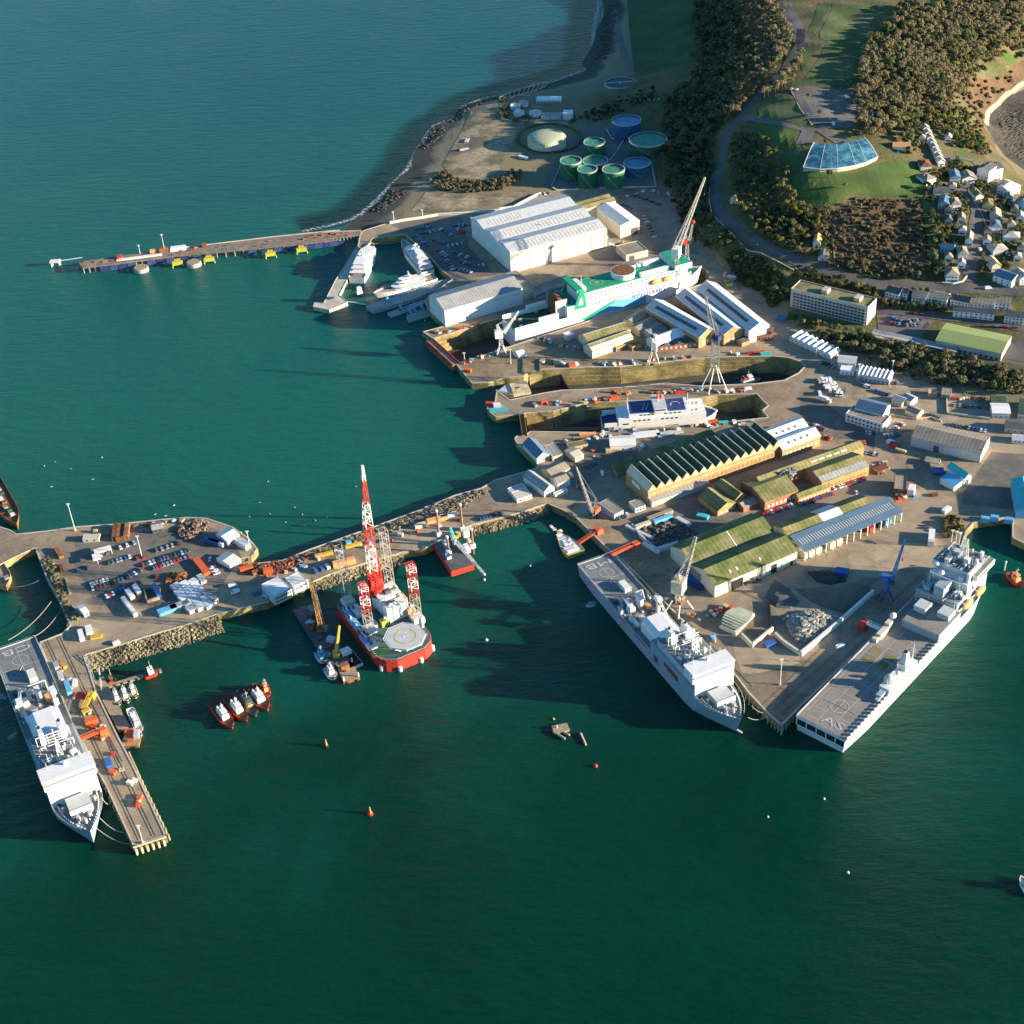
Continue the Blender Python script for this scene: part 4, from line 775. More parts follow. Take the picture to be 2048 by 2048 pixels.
for i, (x, y, w, d, a) in enumerate(((560, 1010, 55, 40, 0), (690, 1105, 60, 45, 1), (700, 1225, 60, 45, 0), (560, 1120, 50, 40, 1), (600, 780, 55, 40, 0), (1180, 880, 60, 50, 1), (1230, 1010, 60, 50, 0), (1200, 1170, 55, 45, 0), (1290, 1090, 60, 50, 1), (1300, 1400, 70, 50, 0), (560, 1500, 60, 45, 0), (690, 1560, 50, 35, 1), (960, 1230, 50, 40, 0), (950, 1330, 50, 40, 1), (1260, 1500, 60, 50, 0), (150, 350, 70, 35, 1), (290, 285, 60, 35, 0), (560, 280, 55, 30, 1))):
    house('u', (x, y), (x+w, y+3), (x-4, y-d), 3.6, WHITE if i % 3 else CREAM, [SLATE, TROOF, GROOF][i % 3], 'small %s house with %s roof, %s from the top among the extra close houses' % ('white' if i % 3 else 'cream', ['dark slate', 'brown', 'grey'][i % 3], ORD[sorted([1010, 1105, 1225, 1120.5, 780, 880, 1011, 1170, 1090, 1400, 1500, 1560, 1230, 1330, 1501, 350, 285, 280]).index([1010, 1105, 1225, 1120.5, 780, 880, 1011, 1170, 1090, 1400, 1500, 1560, 1230, 1330, 1501, 350, 285, 280][i])]), 'g' if a else 'h', 2.2, nw=2)
for i in range(8):      # the white terrace climbing the slope
    x = 345+i*22; y = 150+i*48
    house('u', (x-4, y+40), (x+30, y+37), (x-10, y+8), 4, WHITE, WHITE if i % 2 else PALEC, '%s house from the top of the stepped white terrace in the wood' % ORD[i], 'g', 2, 'stepped white terrace in the wood', nw=2)
# -- leisure centre with curved glass roof
pts_f = [T('o', x, y) for x, y in ((705, 960), (800, 962), (900, 960), (1000, 945), (1060, 925), (1125, 890))]; pts_b = [T('o', x, y) for x, y in ((770, 815), (830, 826), (890, 830), (950, 822), (1000, 808), (1040, 790))]
zc = sum(p.z for p in pts_f)/6; cen = pts_f[2]
t_ = thing('glass_leisure_hall', (cen.x, cen.y, zc), 0, 'fan-shaped leisure pool building with a sloping blue glass roof on the hill', 'building')
def lf(p, z): return Vector((p.x-cen.x, p.y-cen.y, z))
GLB = mat('blue_roof_glass', (.02, .09, .15), .18, .5, .12, col2=(.09, .25, .32), thr=(.42, .6), spec=.8)
NS = 5; 
for i in range(NS):
    for j in range(4):
        u0, u1 = j/4, (j+1)/4
        for kx in range(4):
            s0, s1 = kx/4, (kx+1)/4; f0 = lf(pts_f[i].lerp(pts_f[i+1], s0), 0); f1 = lf(pts_f[i].lerp(pts_f[i+1], s1), 0); g0 = lf(pts_b[i].lerp(pts_b[i+1], s0), 0); g1 = lf(pts_b[i].lerp(pts_b[i+1], s1), 0)
            def Q(f, g, u): p = f.lerp(g, u*.92+.04); p.z = 4+7.5*math.sin(u*math.pi*.5); return p
            a, b_, c, d = Q(f0, g0, u0), Q(f1, g1, u0), Q(f1, g1, u1), Q(f0, g0, u1); m = (a+b_+c+d)/4
            k = MB(); k._add([v.lerp(m, .05) for v in (a, b_, c, d)]+[v.lerp(m, .05)-Vector((0, 0, .2)) for v in (a, b_, c, d)], [(0,1,2,3),(4,5,1,0),(5,6,2,1),(6,7,3,2),(7,4,0,3)]); k.build('roof_pane', GLB, t_)
k = MB()
for i in range(NS+1):
    for j in range(4): k.bar(Q(lf(pts_f[i], 0), lf(pts_b[i], 0), j/4), Q(lf(pts_f[i], 0), lf(pts_b[i], 0), (j+1)/4), .35 if i in (0, NS) else .2)
k.path([Q(lf(p, 0), lf(g_, 0), 0) for p, g_ in zip(pts_f, pts_b)], .4); k.build('roof_frame', WHITE, t_)
k = MB(); k.prism([lf(p.lerp(g_, .06), 0) for p, g_ in zip(pts_f, pts_b)]+[lf(g_.lerp(p, .06), 0) for p, g_ in zip(pts_f, pts_b)][::-1], -8, 3.6); k.build('wall', PALEC, t_)
# -- small huts on the hill
for sh, b_, c_, a_, lb in (('p', (445, 375), (495, 378), (470, 318), 'small white cottage in the scrub below the rusty field'), ('p', (480, 470), (545, 475), (500, 430), 'brown hut among bushes beside the thin hedge'), ('o', (305, 1110), (340, 1112), (306, 1092), 'small orange roofed hut at the upper bend of the hill road'), ('o', (1070, 650), (1112, 652), (1068, 625), 'small square ruin in the wood right of the car park'), ('o', (1205, 810), (1300, 815), (1215, 785), 'rust roofed hut at the wood edge by the white terrace')):
    house(sh, b_, c_, a_, 3, WHITE if 'white' in lb else CREAM, LORAN if 'orange' in lb or 'rust' in lb else SLATE, lb, nw=1, cat='hut')
# -- storage tanks
def tank(sh, cx, cy, rx, h, wm, rm, lb, zb, dome=0, rim=True, ladder=True):
    c = T(sh, cx, cy); zt = c.z+h
    c2 = G(sh, cx, cy, zt); g = H(c2.x, c2.y); e = G(sh, cx+rx, cy, g+h); r = (e-G(sh, cx, cy, g+h)).xy.length; c2 = G(sh, cx, cy, g+h)
    t = thing('storage_tank', (c2.x, c2.y, g-.5), 0, lb, 'tank', None); k = MB(); k.cyl(0, 0, 0, h, r, 40, cap=False); k.build('shell', wm, t)
    k = MB()
    if dome: k.dome(0, 0, h, r, dome, 40, 6)
    else: k.cyl(0, 0, h-1.2, h-1.0, r-.15, 40)
    k.build('roof', rm, t)
    if rim: k = MB(); k.ring(0, 0, h+.1, r, .7, 40); k.cyl(0, 0, h-.7, h+.09, r+.2, 40, cap=False); k.rails([(r*math.cos(a*math.pi/8), r*math.sin(a*math.pi/8)) for a in range(16)], h, 1.1, .07, 3, True); k.build('rim', PALEG if wm != CREAM else STONE, t)
    k = MB()
    for q in range(18): a0 = -1.2-q*.07; k.box((r+.5)*math.cos(a0), (r+.5)*math.sin(a0), h*q/18, 1.1, .6, .15, a0)
    k.build('stair', PALEG, t); return t
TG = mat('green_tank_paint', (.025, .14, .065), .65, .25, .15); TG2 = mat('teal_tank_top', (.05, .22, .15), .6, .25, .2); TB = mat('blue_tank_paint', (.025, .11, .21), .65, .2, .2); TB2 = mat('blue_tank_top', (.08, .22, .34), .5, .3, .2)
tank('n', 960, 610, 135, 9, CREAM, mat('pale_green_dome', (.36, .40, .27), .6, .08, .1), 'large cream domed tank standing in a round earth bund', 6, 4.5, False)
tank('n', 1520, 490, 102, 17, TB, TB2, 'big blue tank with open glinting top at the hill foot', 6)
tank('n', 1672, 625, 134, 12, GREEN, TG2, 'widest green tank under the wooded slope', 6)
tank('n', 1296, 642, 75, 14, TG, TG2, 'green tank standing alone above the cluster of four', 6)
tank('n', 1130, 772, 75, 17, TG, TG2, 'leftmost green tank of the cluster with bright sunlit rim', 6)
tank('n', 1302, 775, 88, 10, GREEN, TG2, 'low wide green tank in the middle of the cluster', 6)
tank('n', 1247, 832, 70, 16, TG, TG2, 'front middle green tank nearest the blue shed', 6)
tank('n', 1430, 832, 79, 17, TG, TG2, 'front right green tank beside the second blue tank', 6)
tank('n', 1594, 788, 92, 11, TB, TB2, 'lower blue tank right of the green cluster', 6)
b = BT('blue_valve_shed', 'dark blue shed in front of the green tank cluster', 'shed', BLUE, 'n', (1185, 1010), (1330, 985), (1190, 965), 5); b.walls().flat(NAVY, .2)
k = MB(); P_ = TL('n', '1000,970 1030,990 1190,985'); P2_ = TL('n', '1330,975 1500,970 1730,965 1690,790'); P3_ = TL('n', '1380,560 1415,625 1500,640 1440,740 1400,780')
for PP in (P_, P2_, P3_): k.path([p+Vector((0, 0, .9)) for p in PP], .7, 4)
k.path([p+Vector((0, 0, .9)) for p in TL('n', '995,960 1040,860 1060,800')], .5); k.build('bund_wall', PALEC, None, 'pale low bund wall zigzagging round the green and blue tanks', None, 'bund wall')
k = MB(); BW = [T('n', 980+225*math.cos(a), 625+100*math.sin(a)) for a in [i*math.pi/18 for i in range(36)]]; n_ = len(BW)
for i in range(n_): p, q_ = BW[i], BW[(i+1) % n_]; k.bar(p+Vector((0, 0, .5)), q_+Vector((0, 0, .5)), 1.6, 4)
k.build('earth_bund', SCRUB, None, 'round earth bund ring encircling the cream domed tank', None, 'bund')
# -- sewage works
ps = BT('settling_plant', 'white ribbed settling plant building in the walled works by the sea', 'building', WHITE, 'n', (885, 350), (1060, 350), (890, 325), 4); ps.walls().flat(WHITE, .3); ps.wins('f', 14, .6, 2, 1, .5, DARKG)
b = BT('works_cube', 'tall bright white cube building in the seaside works', 'building', WHITE, 'n', (1073, 445), (1140, 445), (1073, 388), 7, W=9); b.walls().flat(WHITE, .2)
for i, (x, y, r_) in enumerate(((740, 385, 34), (800, 365, 30), (765, 430, 38), (880, 432, 44))): tank('n', x, y, r_, 4, OFFW, PALEG if i else OFFW, 'small pale round tank, %s of four in the seaside works' % ['upper left', 'upper right', 'lower left', 'lower right'][i], 6, 1.2 if i > 1 else 0, i < 2)
for i, (x0, x1, y) in enumerate(((920, 985, 455), (990, 1060, 455))): b = BT('filter_hall', ['left', 'right'][i]+' low grey filter building beside the white cube', 'building', PALEG, 'n', (x0, y+18), (x1, y+18), (x0, y-15), 3); b.walls().flat(GROOF, .3)
k = MB(); SW = TL('n', '640,480 632,340 700,310 800,275 900,245 980,232'); k.path([p+Vector((0, 0, 1.2)) for p in SW], .8); SW2 = TL('n', '700,345 800,312 860,300 940,268'); k.path([p+Vector((0, 0, 1)) for p in SW2], .6)
for i in range(9): f = i/8; k.bar(SW[2].lerp(SW[5], f)+Vector((0, 0, 1)), SW2[0].lerp(SW2[3], f)+Vector((0, 0, 1)), .5)
k.build('sea_wall', STONE, None, 'pale stone sea wall with open bays round the seaside works', None, 'wall')
k = MB(); PW = TL('n', '640,490 700,500 850,500 1100,490'); k.path([p+Vector((0, 0, 1.0)) for p in PW], .6); k.build('works_wall', STONE, None, 'pale wall along the near side of the seaside works', None, 'wall')
t_ = thing('clarifier', T('n', 1478, 240), 0, 'round grey clarifier basin in the shade near the field', 'tank'); r_ = (T('n', 1580, 240)-T('n', 1478, 240)).length
k = MB(); k.cyl(0, 0, -1, 2, r_, 36, cap=False); k.ring(0, 0, 2, r_-.3, .8, 36); k.build('rim', PALEC, t_); k = MB(); k.cyl(0, 0, .5, .8, r_-.2, 36); k.build('basin', DARKG, t_); k = MB(); k.bar((-r_, 0, 2.2), (r_, 0, 2.2), .5); k.cyl(0, 0, .8, 2.6, 1.5, 12); k.build('bridge', PALEG, t_)
# -- white quay wall with mast by the beach
k = MB(); P_ = GL('j', '865,312 1000,285 1180,260 1330,232 1600,218 1932,188', 6.6)+GL('m', '380,335 490,320 640,240 700,215', 6.6); k.path(P_, .9, 4); k.path([p+Vector((0, 0, -.8)) for p in P_], .9, 4); k.build('white_flood_wall', OFFW, None, 'long white flood wall between the beach and the yacht yard', None, 'wall')
# ============================================================ SHIPS
def txt(parent, s, x, y, z, size, rot, m, name='lettering', tilt=None, sx=1.0, label=None):
    cu = bpy.data.curves.new(name, 'FONT'); cu.body = s; cu.size = size; cu.align_x = 'CENTER'; cu.align_y = 'CENTER'; cu.extrude = .03; cu.resolution_u = 2
    ob = bpy.data.objects.new(name, cu); me = bpy.data.meshes.new_from_object(ob); bpy.data.objects.remove(ob); me.materials.clear(); me.materials.append(m)
    o = bpy.data.objects.new(name, me); COL.objects.link(o); o.parent = parent; o.location = (x, y, z); o.rotation_euler = (tilt or 0, 0, rot); o.scale = (sx, 1, 1); return tag(o, label)
def hull(t, L, B, zd, m, bow=.25, st=.9, sheer=2.0, flare=.7, rake=4, z0=-1.5, dm=DECKG, bul=1.0, boot=None, wl=0.0, power=2.0, full=False, name='hull'):
    N = 22; S = []
    for i in range(N+1):
        f = i/N; x = f*L
        if f > 1-bow: u = (f-(1-bow))/bow; hb = B/2*(1-u**power); hw = B/2*(1-u**(power*.75))*(flare+(1-flare)*(1-u))
        else: hb = hw = B/2
        if f < .12 and st < 1: v = 1-f/.12; hb *= 1-(1-st)*v*v; hw *= 1-(1-st*.9)*v
        z = zd+sheer*max(0, (f-.55)/.45)**2; xw = x-(rake*max(0, (f-.8)/.2)); S.append((x, hb, xw, hw, z))
    k = MB(); vs = []
    for (x, hb, xw, hw, z) in S: vs += [(xw, -hw, z0), (x, -hb, z+bul), (xw, hw, z0), (x, hb, z+bul)]
    fs = []
    for i in range(N): a = 4*i; fs += [(a, a+4, a+5, a+1), (a+6, a+2, a+3, a+7)]
    fs += [(0, 1, 3, 2)]
    k._add(vs, fs); k._add([(x, sg*max(hb-.35, 0), z+bul) for (x, hb, xw, hw, z) in S for sg in (-1, 1)]+[(x, sg*max(hb, 0), z+bul+.02) for (x, hb, xw, hw, z) in S for sg in (-1, 1)]+[(x, sg*max(hb-.35, 0), z-.1) for (x, hb, xw, hw, z) in S for sg in (-1, 1)],
      [(2*i, 2*i+2, 2*(N+1)+2*i+2, 2*(N+1)+2*i) for i in range(N)]+[(2*i+1, 2*(N+1)+2*i+1, 2*(N+1)+2*i+3, 2*i+3) for i in range(N)]+[(2*i, 4*(N+1)+2*i, 4*(N+1)+2*i+2, 2*i+2) for i in range(N)]+[(2*i+1, 2*i+3, 4*(N+1)+2*i+3, 4*(N+1)+2*i+1) for i in range(N)])
    o = k.build(name, m, t)
    if boot:
        k = MB(); vs = []
        for (x, hb, xw, hw, z) in S: q = (z0+1.6-z0)/(z+bul-z0); vs += [(xw, -hw-.04, z0), (xw+(x-xw)*q, -(hw+(hb-hw)*q)-.04, z0+1.9), (xw, hw+.04, z0), (xw+(x-xw)*q, hw+(hb-hw)*q+.04, z0+1.9)]
        k._add(vs, fs); k.build('boot_topping', boot, t)
    k = MB(); vs = [(x, sg*max(hb-.3, 0), z) for (x, hb, xw, hw, z) in S for sg in (-1, 1)]; k._add(vs, [(2*i, 2*i+2, 2*i+3, 2*i+1) for i in range(N)]); k.build('deck', dm, t)
    t_ = [(s[0], s[1], s[4]) for s in S]; return t_
def place(A, Bp, z): d = (Bp-A).xy; return d.length, math.atan2(d.y, d.x)
def mast(k, x, y, z, h, r=.3, arms=2, w=3):
    k.bar((x, y, z), (x, y, z+h), r, 6, r*.5)
    for i in range(arms): zz = z+h*(.55+.3*i/arms); k.bar((x, y-w/2, zz), (x, y+w/2, zz), r*.5)
    return k
def bay(t, code):
    L, B, Z = 176, 26.4, 9.0
    hull(t, L, B, Z, NAVYG, .2, .97, 3.6, .55, 5, dm=DECKG, bul=.9, power=2.2)
    # flight deck marks
    k = MB(); zz = Z+.06
    k.bx(3, 50, -.2, .2, zz, zz+.02); k.bx(3, 50, -12, -11.7, zz, zz+.02); k.bx(3, 50, 11.7, 12, zz, zz+.02); k.ring(16, 0, zz+.02, 4.6, .45, 28); k.bx(22, 22.4, -12, 12, zz+.025, zz+.04)
    for a, b_ in (((22, 0), (31, 9)), ((22, 0), (33, -8)), ((28, -9), (33, -3))): k.bar((*a, zz+.03), (*b_, zz+.03), .14)
    k.build('deck_marking', LINE, t); txt(t, code, 5.5, 0, zz+.04, 7.5, -math.pi/2, LINE, sx=1.9)
    k = MB(); k.rails([(0, -13), (50, -13.1)], Z+.9, 1, .06, 4); k.rails([(0, 13), (50, 13.1)], Z+.9, 1, .06, 4); k.rails([(.2, -12.8), (.2, 12.8)], Z+.9, 1, .06, 3); k.build('flight_deck_net', PALEG, t)
    k = MB(); k.bx(31, 40, .5, 5, Z, Z+3); k.build('deck_container', OFFW, t)
    # gantry, crane posts and arms
    k = MB()
    for y in (-8, 8): k.bar((47, y, Z), (49, y, Z+6), .35); k.bar((52, y, Z), (49, y, Z+6), .35)
    k.bar((49, -8, Z+6), (49, 8, Z+6), .4); k.build('goalpost_frame', PALEG, t)
    for y, s_ in ((-9.5, -1), (9.5, 1)):
        c = MB(); c.cyl(66, y, Z, Z+9, 1.4, 10); c.box(66, y, Z+9, 4.5, 3.4, 3.2); cr = c.build('crane', WHITE, t)
        c = MB(); c.lattice((67, y, Z+10.5), (86 if s_ > 0 else 50, y*.7, Z+6.5), 1.4, .8, 7, .22); c.build('jib', WHITE, cr); c = MB(); c.bx(68.2, 69.8, y-1.2, y+1.2, Z+7.5, Z+9.2); c.build('cab', GLASS, cr)
    for i, (x, y, l, w, h, m) in enumerate(((56, 2, 5, 3, 8, WHITE), (58, -6, 3.4, 3, 5, OFFW), (55, -11, 5, 2.5, 3, PALEG), (72, -3, 12, 3.5, 2.2, PALEG), (60, 6, 6, 2.4, 2.6, LORAN), (74, 7.5, 6, 2.4, 2.6, WHITE), (70, -8.6, 8, 2.2, 2, OFFW), (45, -9, 4, 3, 2, DARKG), (52, -3, 7, 2.4, 2.6, CREAM))):
        k = MB(); k.box(x, y, Z, l, w, h); k.build('deck_locker' if h < 4 else 'vent_post', m, t)
    # rounded shelter
    k = MB(); pr = [(-9, Z), (-9, Z+5.6), (-7.6, Z+8), (-5, Z+9.4), (5, Z+9.4), (7.6, Z+8), (9, Z+5.6), (9, Z)]; prof_x(k, pr, 77, 100); k.build('vehicle_shelter', WHITE, t)
    # superstructure
    k = MB(); k.bx(96, 147, -13.15, 13.15, Z, Z+8.5); k.build('superstructure', NAVYG, t)
    k = MB(); k.bx(102, 146, -12, 12, Z+8.5, Z+13); k.build('upper_deckhouse', PALEG, t)
    k = MB(); k.bx(96.4, 101.8, -12.4, 12.4, Z+8.5, Z+8.6); k.bx(102.5, 135.8, -11.6, 11.6, Z+13, Z+13.1); k.build('upper_deck', DECKG, t)
    k = MB(); k.box(141, 0, Z+13, 10, 28, 7, 0, .97, 1); k.build('bridge', WHITE, t)
    k = MB(); k.bx(135.6, 146.6, -14.3, 14.3, Z+20, Z+20.5); k.build('bridge_roof', WHITE, t)
    k = MB(); k.bx(145.7, 146.45, -13.2, 13.2, Z+16.6, Z+17.7); k.bx(146, 147.25, -13.1, 13.1, Z, Z+13); k.mi = 0; k.build('bridge_front', WHITE, t)
    k = MB(); k.bx(146.3, 146.6, -13, 13, Z+17, Z+17.6); k.build('bridge_window_band', GLASS, t)
    for y in (-10.5, 8.5): k = MB(); k.bx(147.2, 147.4, y, y+2, Z+1.2, Z+3.2); k.build('opening', GLASS, t)
    for s_ in (-1, 1):
        for q in ((112, 128, 1.4, 4.2), (100, 105, -4, .8), (76, 92, -1.5, -.6), (56, 66, -1.5, -.6)): k = MB(); k.bx(q[0], q[1], s_*13.1, s_*13.3, Z+q[2], Z+q[3]); k.build('side_opening', DARKG, t)
        k = MB(); k.box(123, s_*13.6, Z+2, 11, 1.3, 1.5, 0, .8, .6); k.build('rescue_boat', RED, t)
    # funnels, masts, domes
    for y in (-5.5, 5.5): k = MB(); k.box(106, y, Z+13, 9, 3, 8, 0, .8, .8); f_ = k.build('funnel', WHITE, t); k = MB(); k.cyl(105, y, Z+21, Z+22.4, .7, 8); k.build('exhaust', BLACK, f_)
    k = MB()
    M1(t, WHITE, (122, 0, Z+13, 19, .5, 3, 9), (114, 6, Z+13, 10, .25, 1, 3), (114, -6, Z+13, 10, .25, 1, 3), (138, -9, Z+20, 6, .15, 1, 1), (138, 9, Z+20, 6, .15, 1, 1), (131, 7, Z+13, 12, .2, 2, 2), (131, -7, Z+13, 12, .2, 2, 2)); k.lattice((127, 0, Z+13), (127, 0, Z+27), 3.4, 1.4, 5, .18)
    for y in (-9, -3, 3, 9): k.bar((110, y, Z+13), (110, y, Z+19), .25)
    k.bar((110, -9, Z+19), (110, 9, Z+19), .25); k.bar((118, -9, Z+18), (118, 9, Z+18), .2); k.bar((118, -9, Z+13), (118, -9, Z+18), .2); k.bar((118, 9, Z+13), (118, 9, Z+18), .2); k.bar((122, 0, Z+29), (114, 6, Z+22), .08)
    k.build('mast', WHITE, t)
    for x, y, r in ((126, 6, 1.6), (126, -6, 1.6), (139, 0, 1.1)): k = MB(); k.cyl(x, y, Z+13, Z+14.5 if x < 130 else Z+21, .5, 8); k.sphere(x, y, (Z+15.5 if x < 130 else Z+21.5), r, 12, 8); k.build('radome', WHITE, t)
    fittings(t, 44, 76, 11.5, Z+.05, 60, 1.8); fittings(t, 46, 98, 12, Z+.05, 30, 1.2, DARKG, 2); fittings(t, 103, 134, 10.5, Z+13.1, 60, 2.2, WHITE, 3); fittings(t, 150, 168, 6, Z+3, 40, 1.3, PALEG, 4)
    # foredeck
    k = MB(); k.bx(149.5, 160, -6, 6, Z+2.4, Z+7); k.build('foredeck_house', PALEG, t); k = MB(); k.bx(159.9, 160.5, -6.1, 6.1, Z+2.4, Z+7.3); k.build('breakwater', WHITE, t)
    for x, y, r, h in ((164, 3, 1.1, 1.4), (164, -3, 1.1, 1.4), (168, 0, .8, 2.2), (154, 8.5, .8, 1.5), (154, -8.5, .8, 1.5)): k = MB(); k.cyl(x, y, Z+2.8, Z+4.2+h, r, 10); k.build('windlass', PALEG, t)
    k = MB()
    for i in range(14): x = 150+i*1.7; y = 11.2*(1-((i)/15)**2)-.9; k.box(x, y, Z+3.2, .9, .6, .8); k.box(x, -y, Z+3.2, .9, .6, .8)
    k.build('bollard_row', WHITE, t)
    k = MB(); k.rails([(148+i*3.1, (13.0*(1-(i/9.4)**2.2))) for i in range(9)], Z+4.2, 1, .06, 3); k.rails([(148+i*3.1, -(13.0*(1-(i/9.4)**2.2))) for i in range(9)], Z+4.2, 1, .06, 3); k.build('railing', WHITE, t)
def M1(t, m, *L):
    for a in L: k = MB(); mast(k, *a); k.build('mast', m, t)
def fittings(t, x0, x1, y, z, n, hmax=1.6, m=PALEG, seed=1):
    r = random.Random(seed); k = MB()
    for i in range(n):
        x, yy, s = r.uniform(x0, x1), r.uniform(-y, y), r.uniform(.5, 1.8)
        if r.random() < .3: k.bar((x, yy, z+.3), (x+r.uniform(-5, 5), yy+r.uniform(-1.5, 1.5), z+r.uniform(.3, 2.5)), .12)
        elif r.random() < .3: k.cyl(x, yy, z, z+r.uniform(.6, hmax*1.5), .35, 6)
        else: k.box(x, yy, z, s*1.4, s, r.uniform(.4, hmax))
    k.build('deck_fittings', m, t, kind='stuff')
A_, B_ = G('b', 118, 161, 9.9), G('b', 775, 1770, 13.5); l_, a_ = place(A_, B_, 0)
s1 = thing('landing_ship', (A_.x, A_.y, 0), a_, 'grey landing ship moored left of the long finger pier, flight deck cut by the frame', 'ship'); bay(s1, 'CB'); s1.scale = (l_/176,)*3
A_, B_ = G('e', 345, 447, 9.9), G('e', 1478, 1690, 13.5); l_, a_ = place(A_, B_, 0)
s2 = thing('landing_ship', (A_.x, A_.y, 0), a_, 'grey landing ship in the centre right berth with shaded flank and long water shadow', 'ship'); bay(s2, 'MB'); s2.scale = (l_/176,)*3
# -- aviation training ship
def aviation(t):
    L, B, Z = 174, 30.4, 9.2
    hull(t, L, B, Z, mat('pale_ship_grey', (.56, .58, .58), .5, .06, .15), .2, .99, 3, .5, 5, dm=DECKG, bul=.3, power=2.0)
    TAN = mat('worn_flight_deck', (.20, .18, .16), .85, .15, .1, col2=(.26, .235, .205)); k = MB(); k.bx(1, 116, -14.6, 14.6, Z+.02, Z+.08); k.build('flight_deck', TAN, t)
    k = MB(); zz = Z+.12
    for y in (-12.5, -4, 4.5, 12.8): k.bx(2, 92, y-.15, y+.15, zz, zz+.02)
    for x in (4, 12, 30, 42, 54, 66, 76, 88): k.bx(x, x+.3, -12.5, 12.8, zz+.025, zz+.04)
    k.ring(20, 1, zz+.05, 5, .5, 28); k.bx(14, 26, .8, 1.2, zz+.05, zz+.07); k.bar((20, -9, zz+.05), (20, 10, zz+.05), .14); k.build('deck_marking', LINE, t)
    txt(t, 'AS', 7, -3, zz+.08, 7.5, -math.pi/2, LINE, sx=1.5)
    for x, y in ((62, 8), (70, 8), (62, -1), (70, -1)): k = MB(); k.bx(x-3, x+3, y-3.4, y+3.4, zz-.03, zz+.015); k.build('deck_patch', MOSSF, t)
    # open stern gallery
    k = MB(); k.bx(-.25, 0, -14.6, 14.6, Z-1.0, Z-.2); k.bx(-.25, 0, -14.6, 14.6, Z-5.4, Z-5)
    for y in (-14.6, -9.2, -3.6, 2.2, 8.2, 14.2): k.bx(-.3, 0, y, y+.5, Z-5, Z-1)
    k.build('stern_frame', WHITE, t); k = MB(); k.bx(-.1, -.02, -14.4, 14.4, Z-5, Z-1); k.build('stern_opening', BLACK, t)
    k = MB()
    for i in range(34): x = 2+i*3.4; k.box(x, -15.0, Z+.3, 2.0, .8, .9); 
    k.build('catwalk_locker', OFFW, t); k = MB(); k.rails([(1, 15), (112, 15)], Z, 1.1, .07, 4); k.rails([(1, -15.4), (112, -15.4)], Z, 1.1, .07, 4); k.rails([(.2, -14.5), (.2, 14.5)], Z, 1.1, .07, 3); k.build('railing', OFFW, t)
    # starboard funnel island
    k = MB(); k.bx(44, 74, -14.6, -8.5, Z, Z+3); k.bx(62, 70, -14, -9, Z+3, Z+6.5); k.build('funnel_island', OFFW, t)
    k = MB(); k.box(65, -11.5, Z+6.5, 4.5, 3.4, 7, 0, .7, .7); f_ = k.build('funnel', PALEG, t); k = MB(); k.cyl(65, -11.5, Z+13.5, Z+14.6, .9, 10); k.build('exhaust', BLACK, f_)
    for x, y, r in ((50, -11, 3), (57, -12, 1.2)): k = MB(); k.sphere(x, y, Z+4.6, r, 12, 8); k.build('radome', PALEG, t)
    M1(t, WHITE, (73, -12, Z+3, 11, .3, 2, 3), (60, -10, Z+3, 7, .2, 1, 2), (46, -12, Z+3, 6, .2, 1, 2))
    k = MB(); k.box(40, -11.8, Z, 5, 3, 2.5); k.box(36, -12.5, Z, 3, 2, 1.8); k.build('deck_locker', NAVYG, t)
    k = MB(); k.box(84, 12.5, Z, 9, 3, 3.5); k.box(91, 12.8, Z, 4, 3, 5); k.box(78, 13, Z, 4, 3, 2.5); k.build('port_locker', CREAM, t)
    k = MB(); k.cyl(97, 13.5, Z, Z+4, .6, 8); k.sphere(97, 13.5, Z+5, 1.9, 12, 8); k.build('port_radome', WHITE, t)
    # hangar block with two hatch houses
    k = MB(); k.bx(97, 122, -14.9, 8, Z, Z+5); k.build('hangar', NAVYG, t); k = MB(); k.bx(97.3, 122, -14.5, 7.6, Z+5, Z+5.08); k.build('hangar_roof', TAN, t)
    for x, y in ((112, 3.5), (114.5, -9.5)): k = MB(); k.bx(x-4, x+4, y-3.6, y+3.6, Z+5.1, Z+8.6); k.build('hatch_house', PALEG, t)
    # forward superstructure
    k = MB(); k.bx(122, 158, -12, 13.5, Z, Z+9); k.build('superstructure', NAVYG, t); k = MB(); k.bx(122.5, 157.6, -11.6, 13, Z+9, Z+9.1); k.build('upper_deck', DECKG, t)
    k = MB(); k.bx(134, 160, -11.4, 11.4, Z+9.1, Z+15); k.build('bridge_block', OFFW, t); k = MB(); k.bx(140, 161, -14, 14, Z+15, Z+18.5); k.build('bridge', OFFW, t); k = MB(); k.bx(140.4, 160.6, -13.6, 13.6, Z+18.5, Z+18.6); k.build('bridge_roof', DECKG, t)
    k = MB(); k.bx(160.9, 161.2, -13, 13, Z+16.4, Z+17.5); k.bx(142, 160, -14.2, -13.9, Z+16.4, Z+17.5); k.build('bridge_window_band', GLASS, t)
    k = MB(); k.bx(122, 134, -3, 3, Z+9.1, Z+16); k.build('funnel_casing', NAVYG, t)
    k = MB()
    for i in range(4): k.bx(121.4, 121.9, -11, 12.5, Z+1+i*2.3, Z+1.4+i*2.3)
    for y in (-11, -4, 4.5, 12): k.bx(121.2, 121.9, y, y+.6, Z, Z+9)
    k.build('aft_gallery', PALEG, t)
    k = MB()
    for x, y, h in ((128, 9, 12), (128, -9, 12), (138, 4, 8), (150, 0, 17), (155, 10, 7), (155, -10, 7), (146, -7, 9), (146, 7, 9), (133, 12, 6), (160, 4, 6)): M1(t, PALEG, (x, y, Z+9+(6 if x > 133 else 0), h, .3, 2, 4))
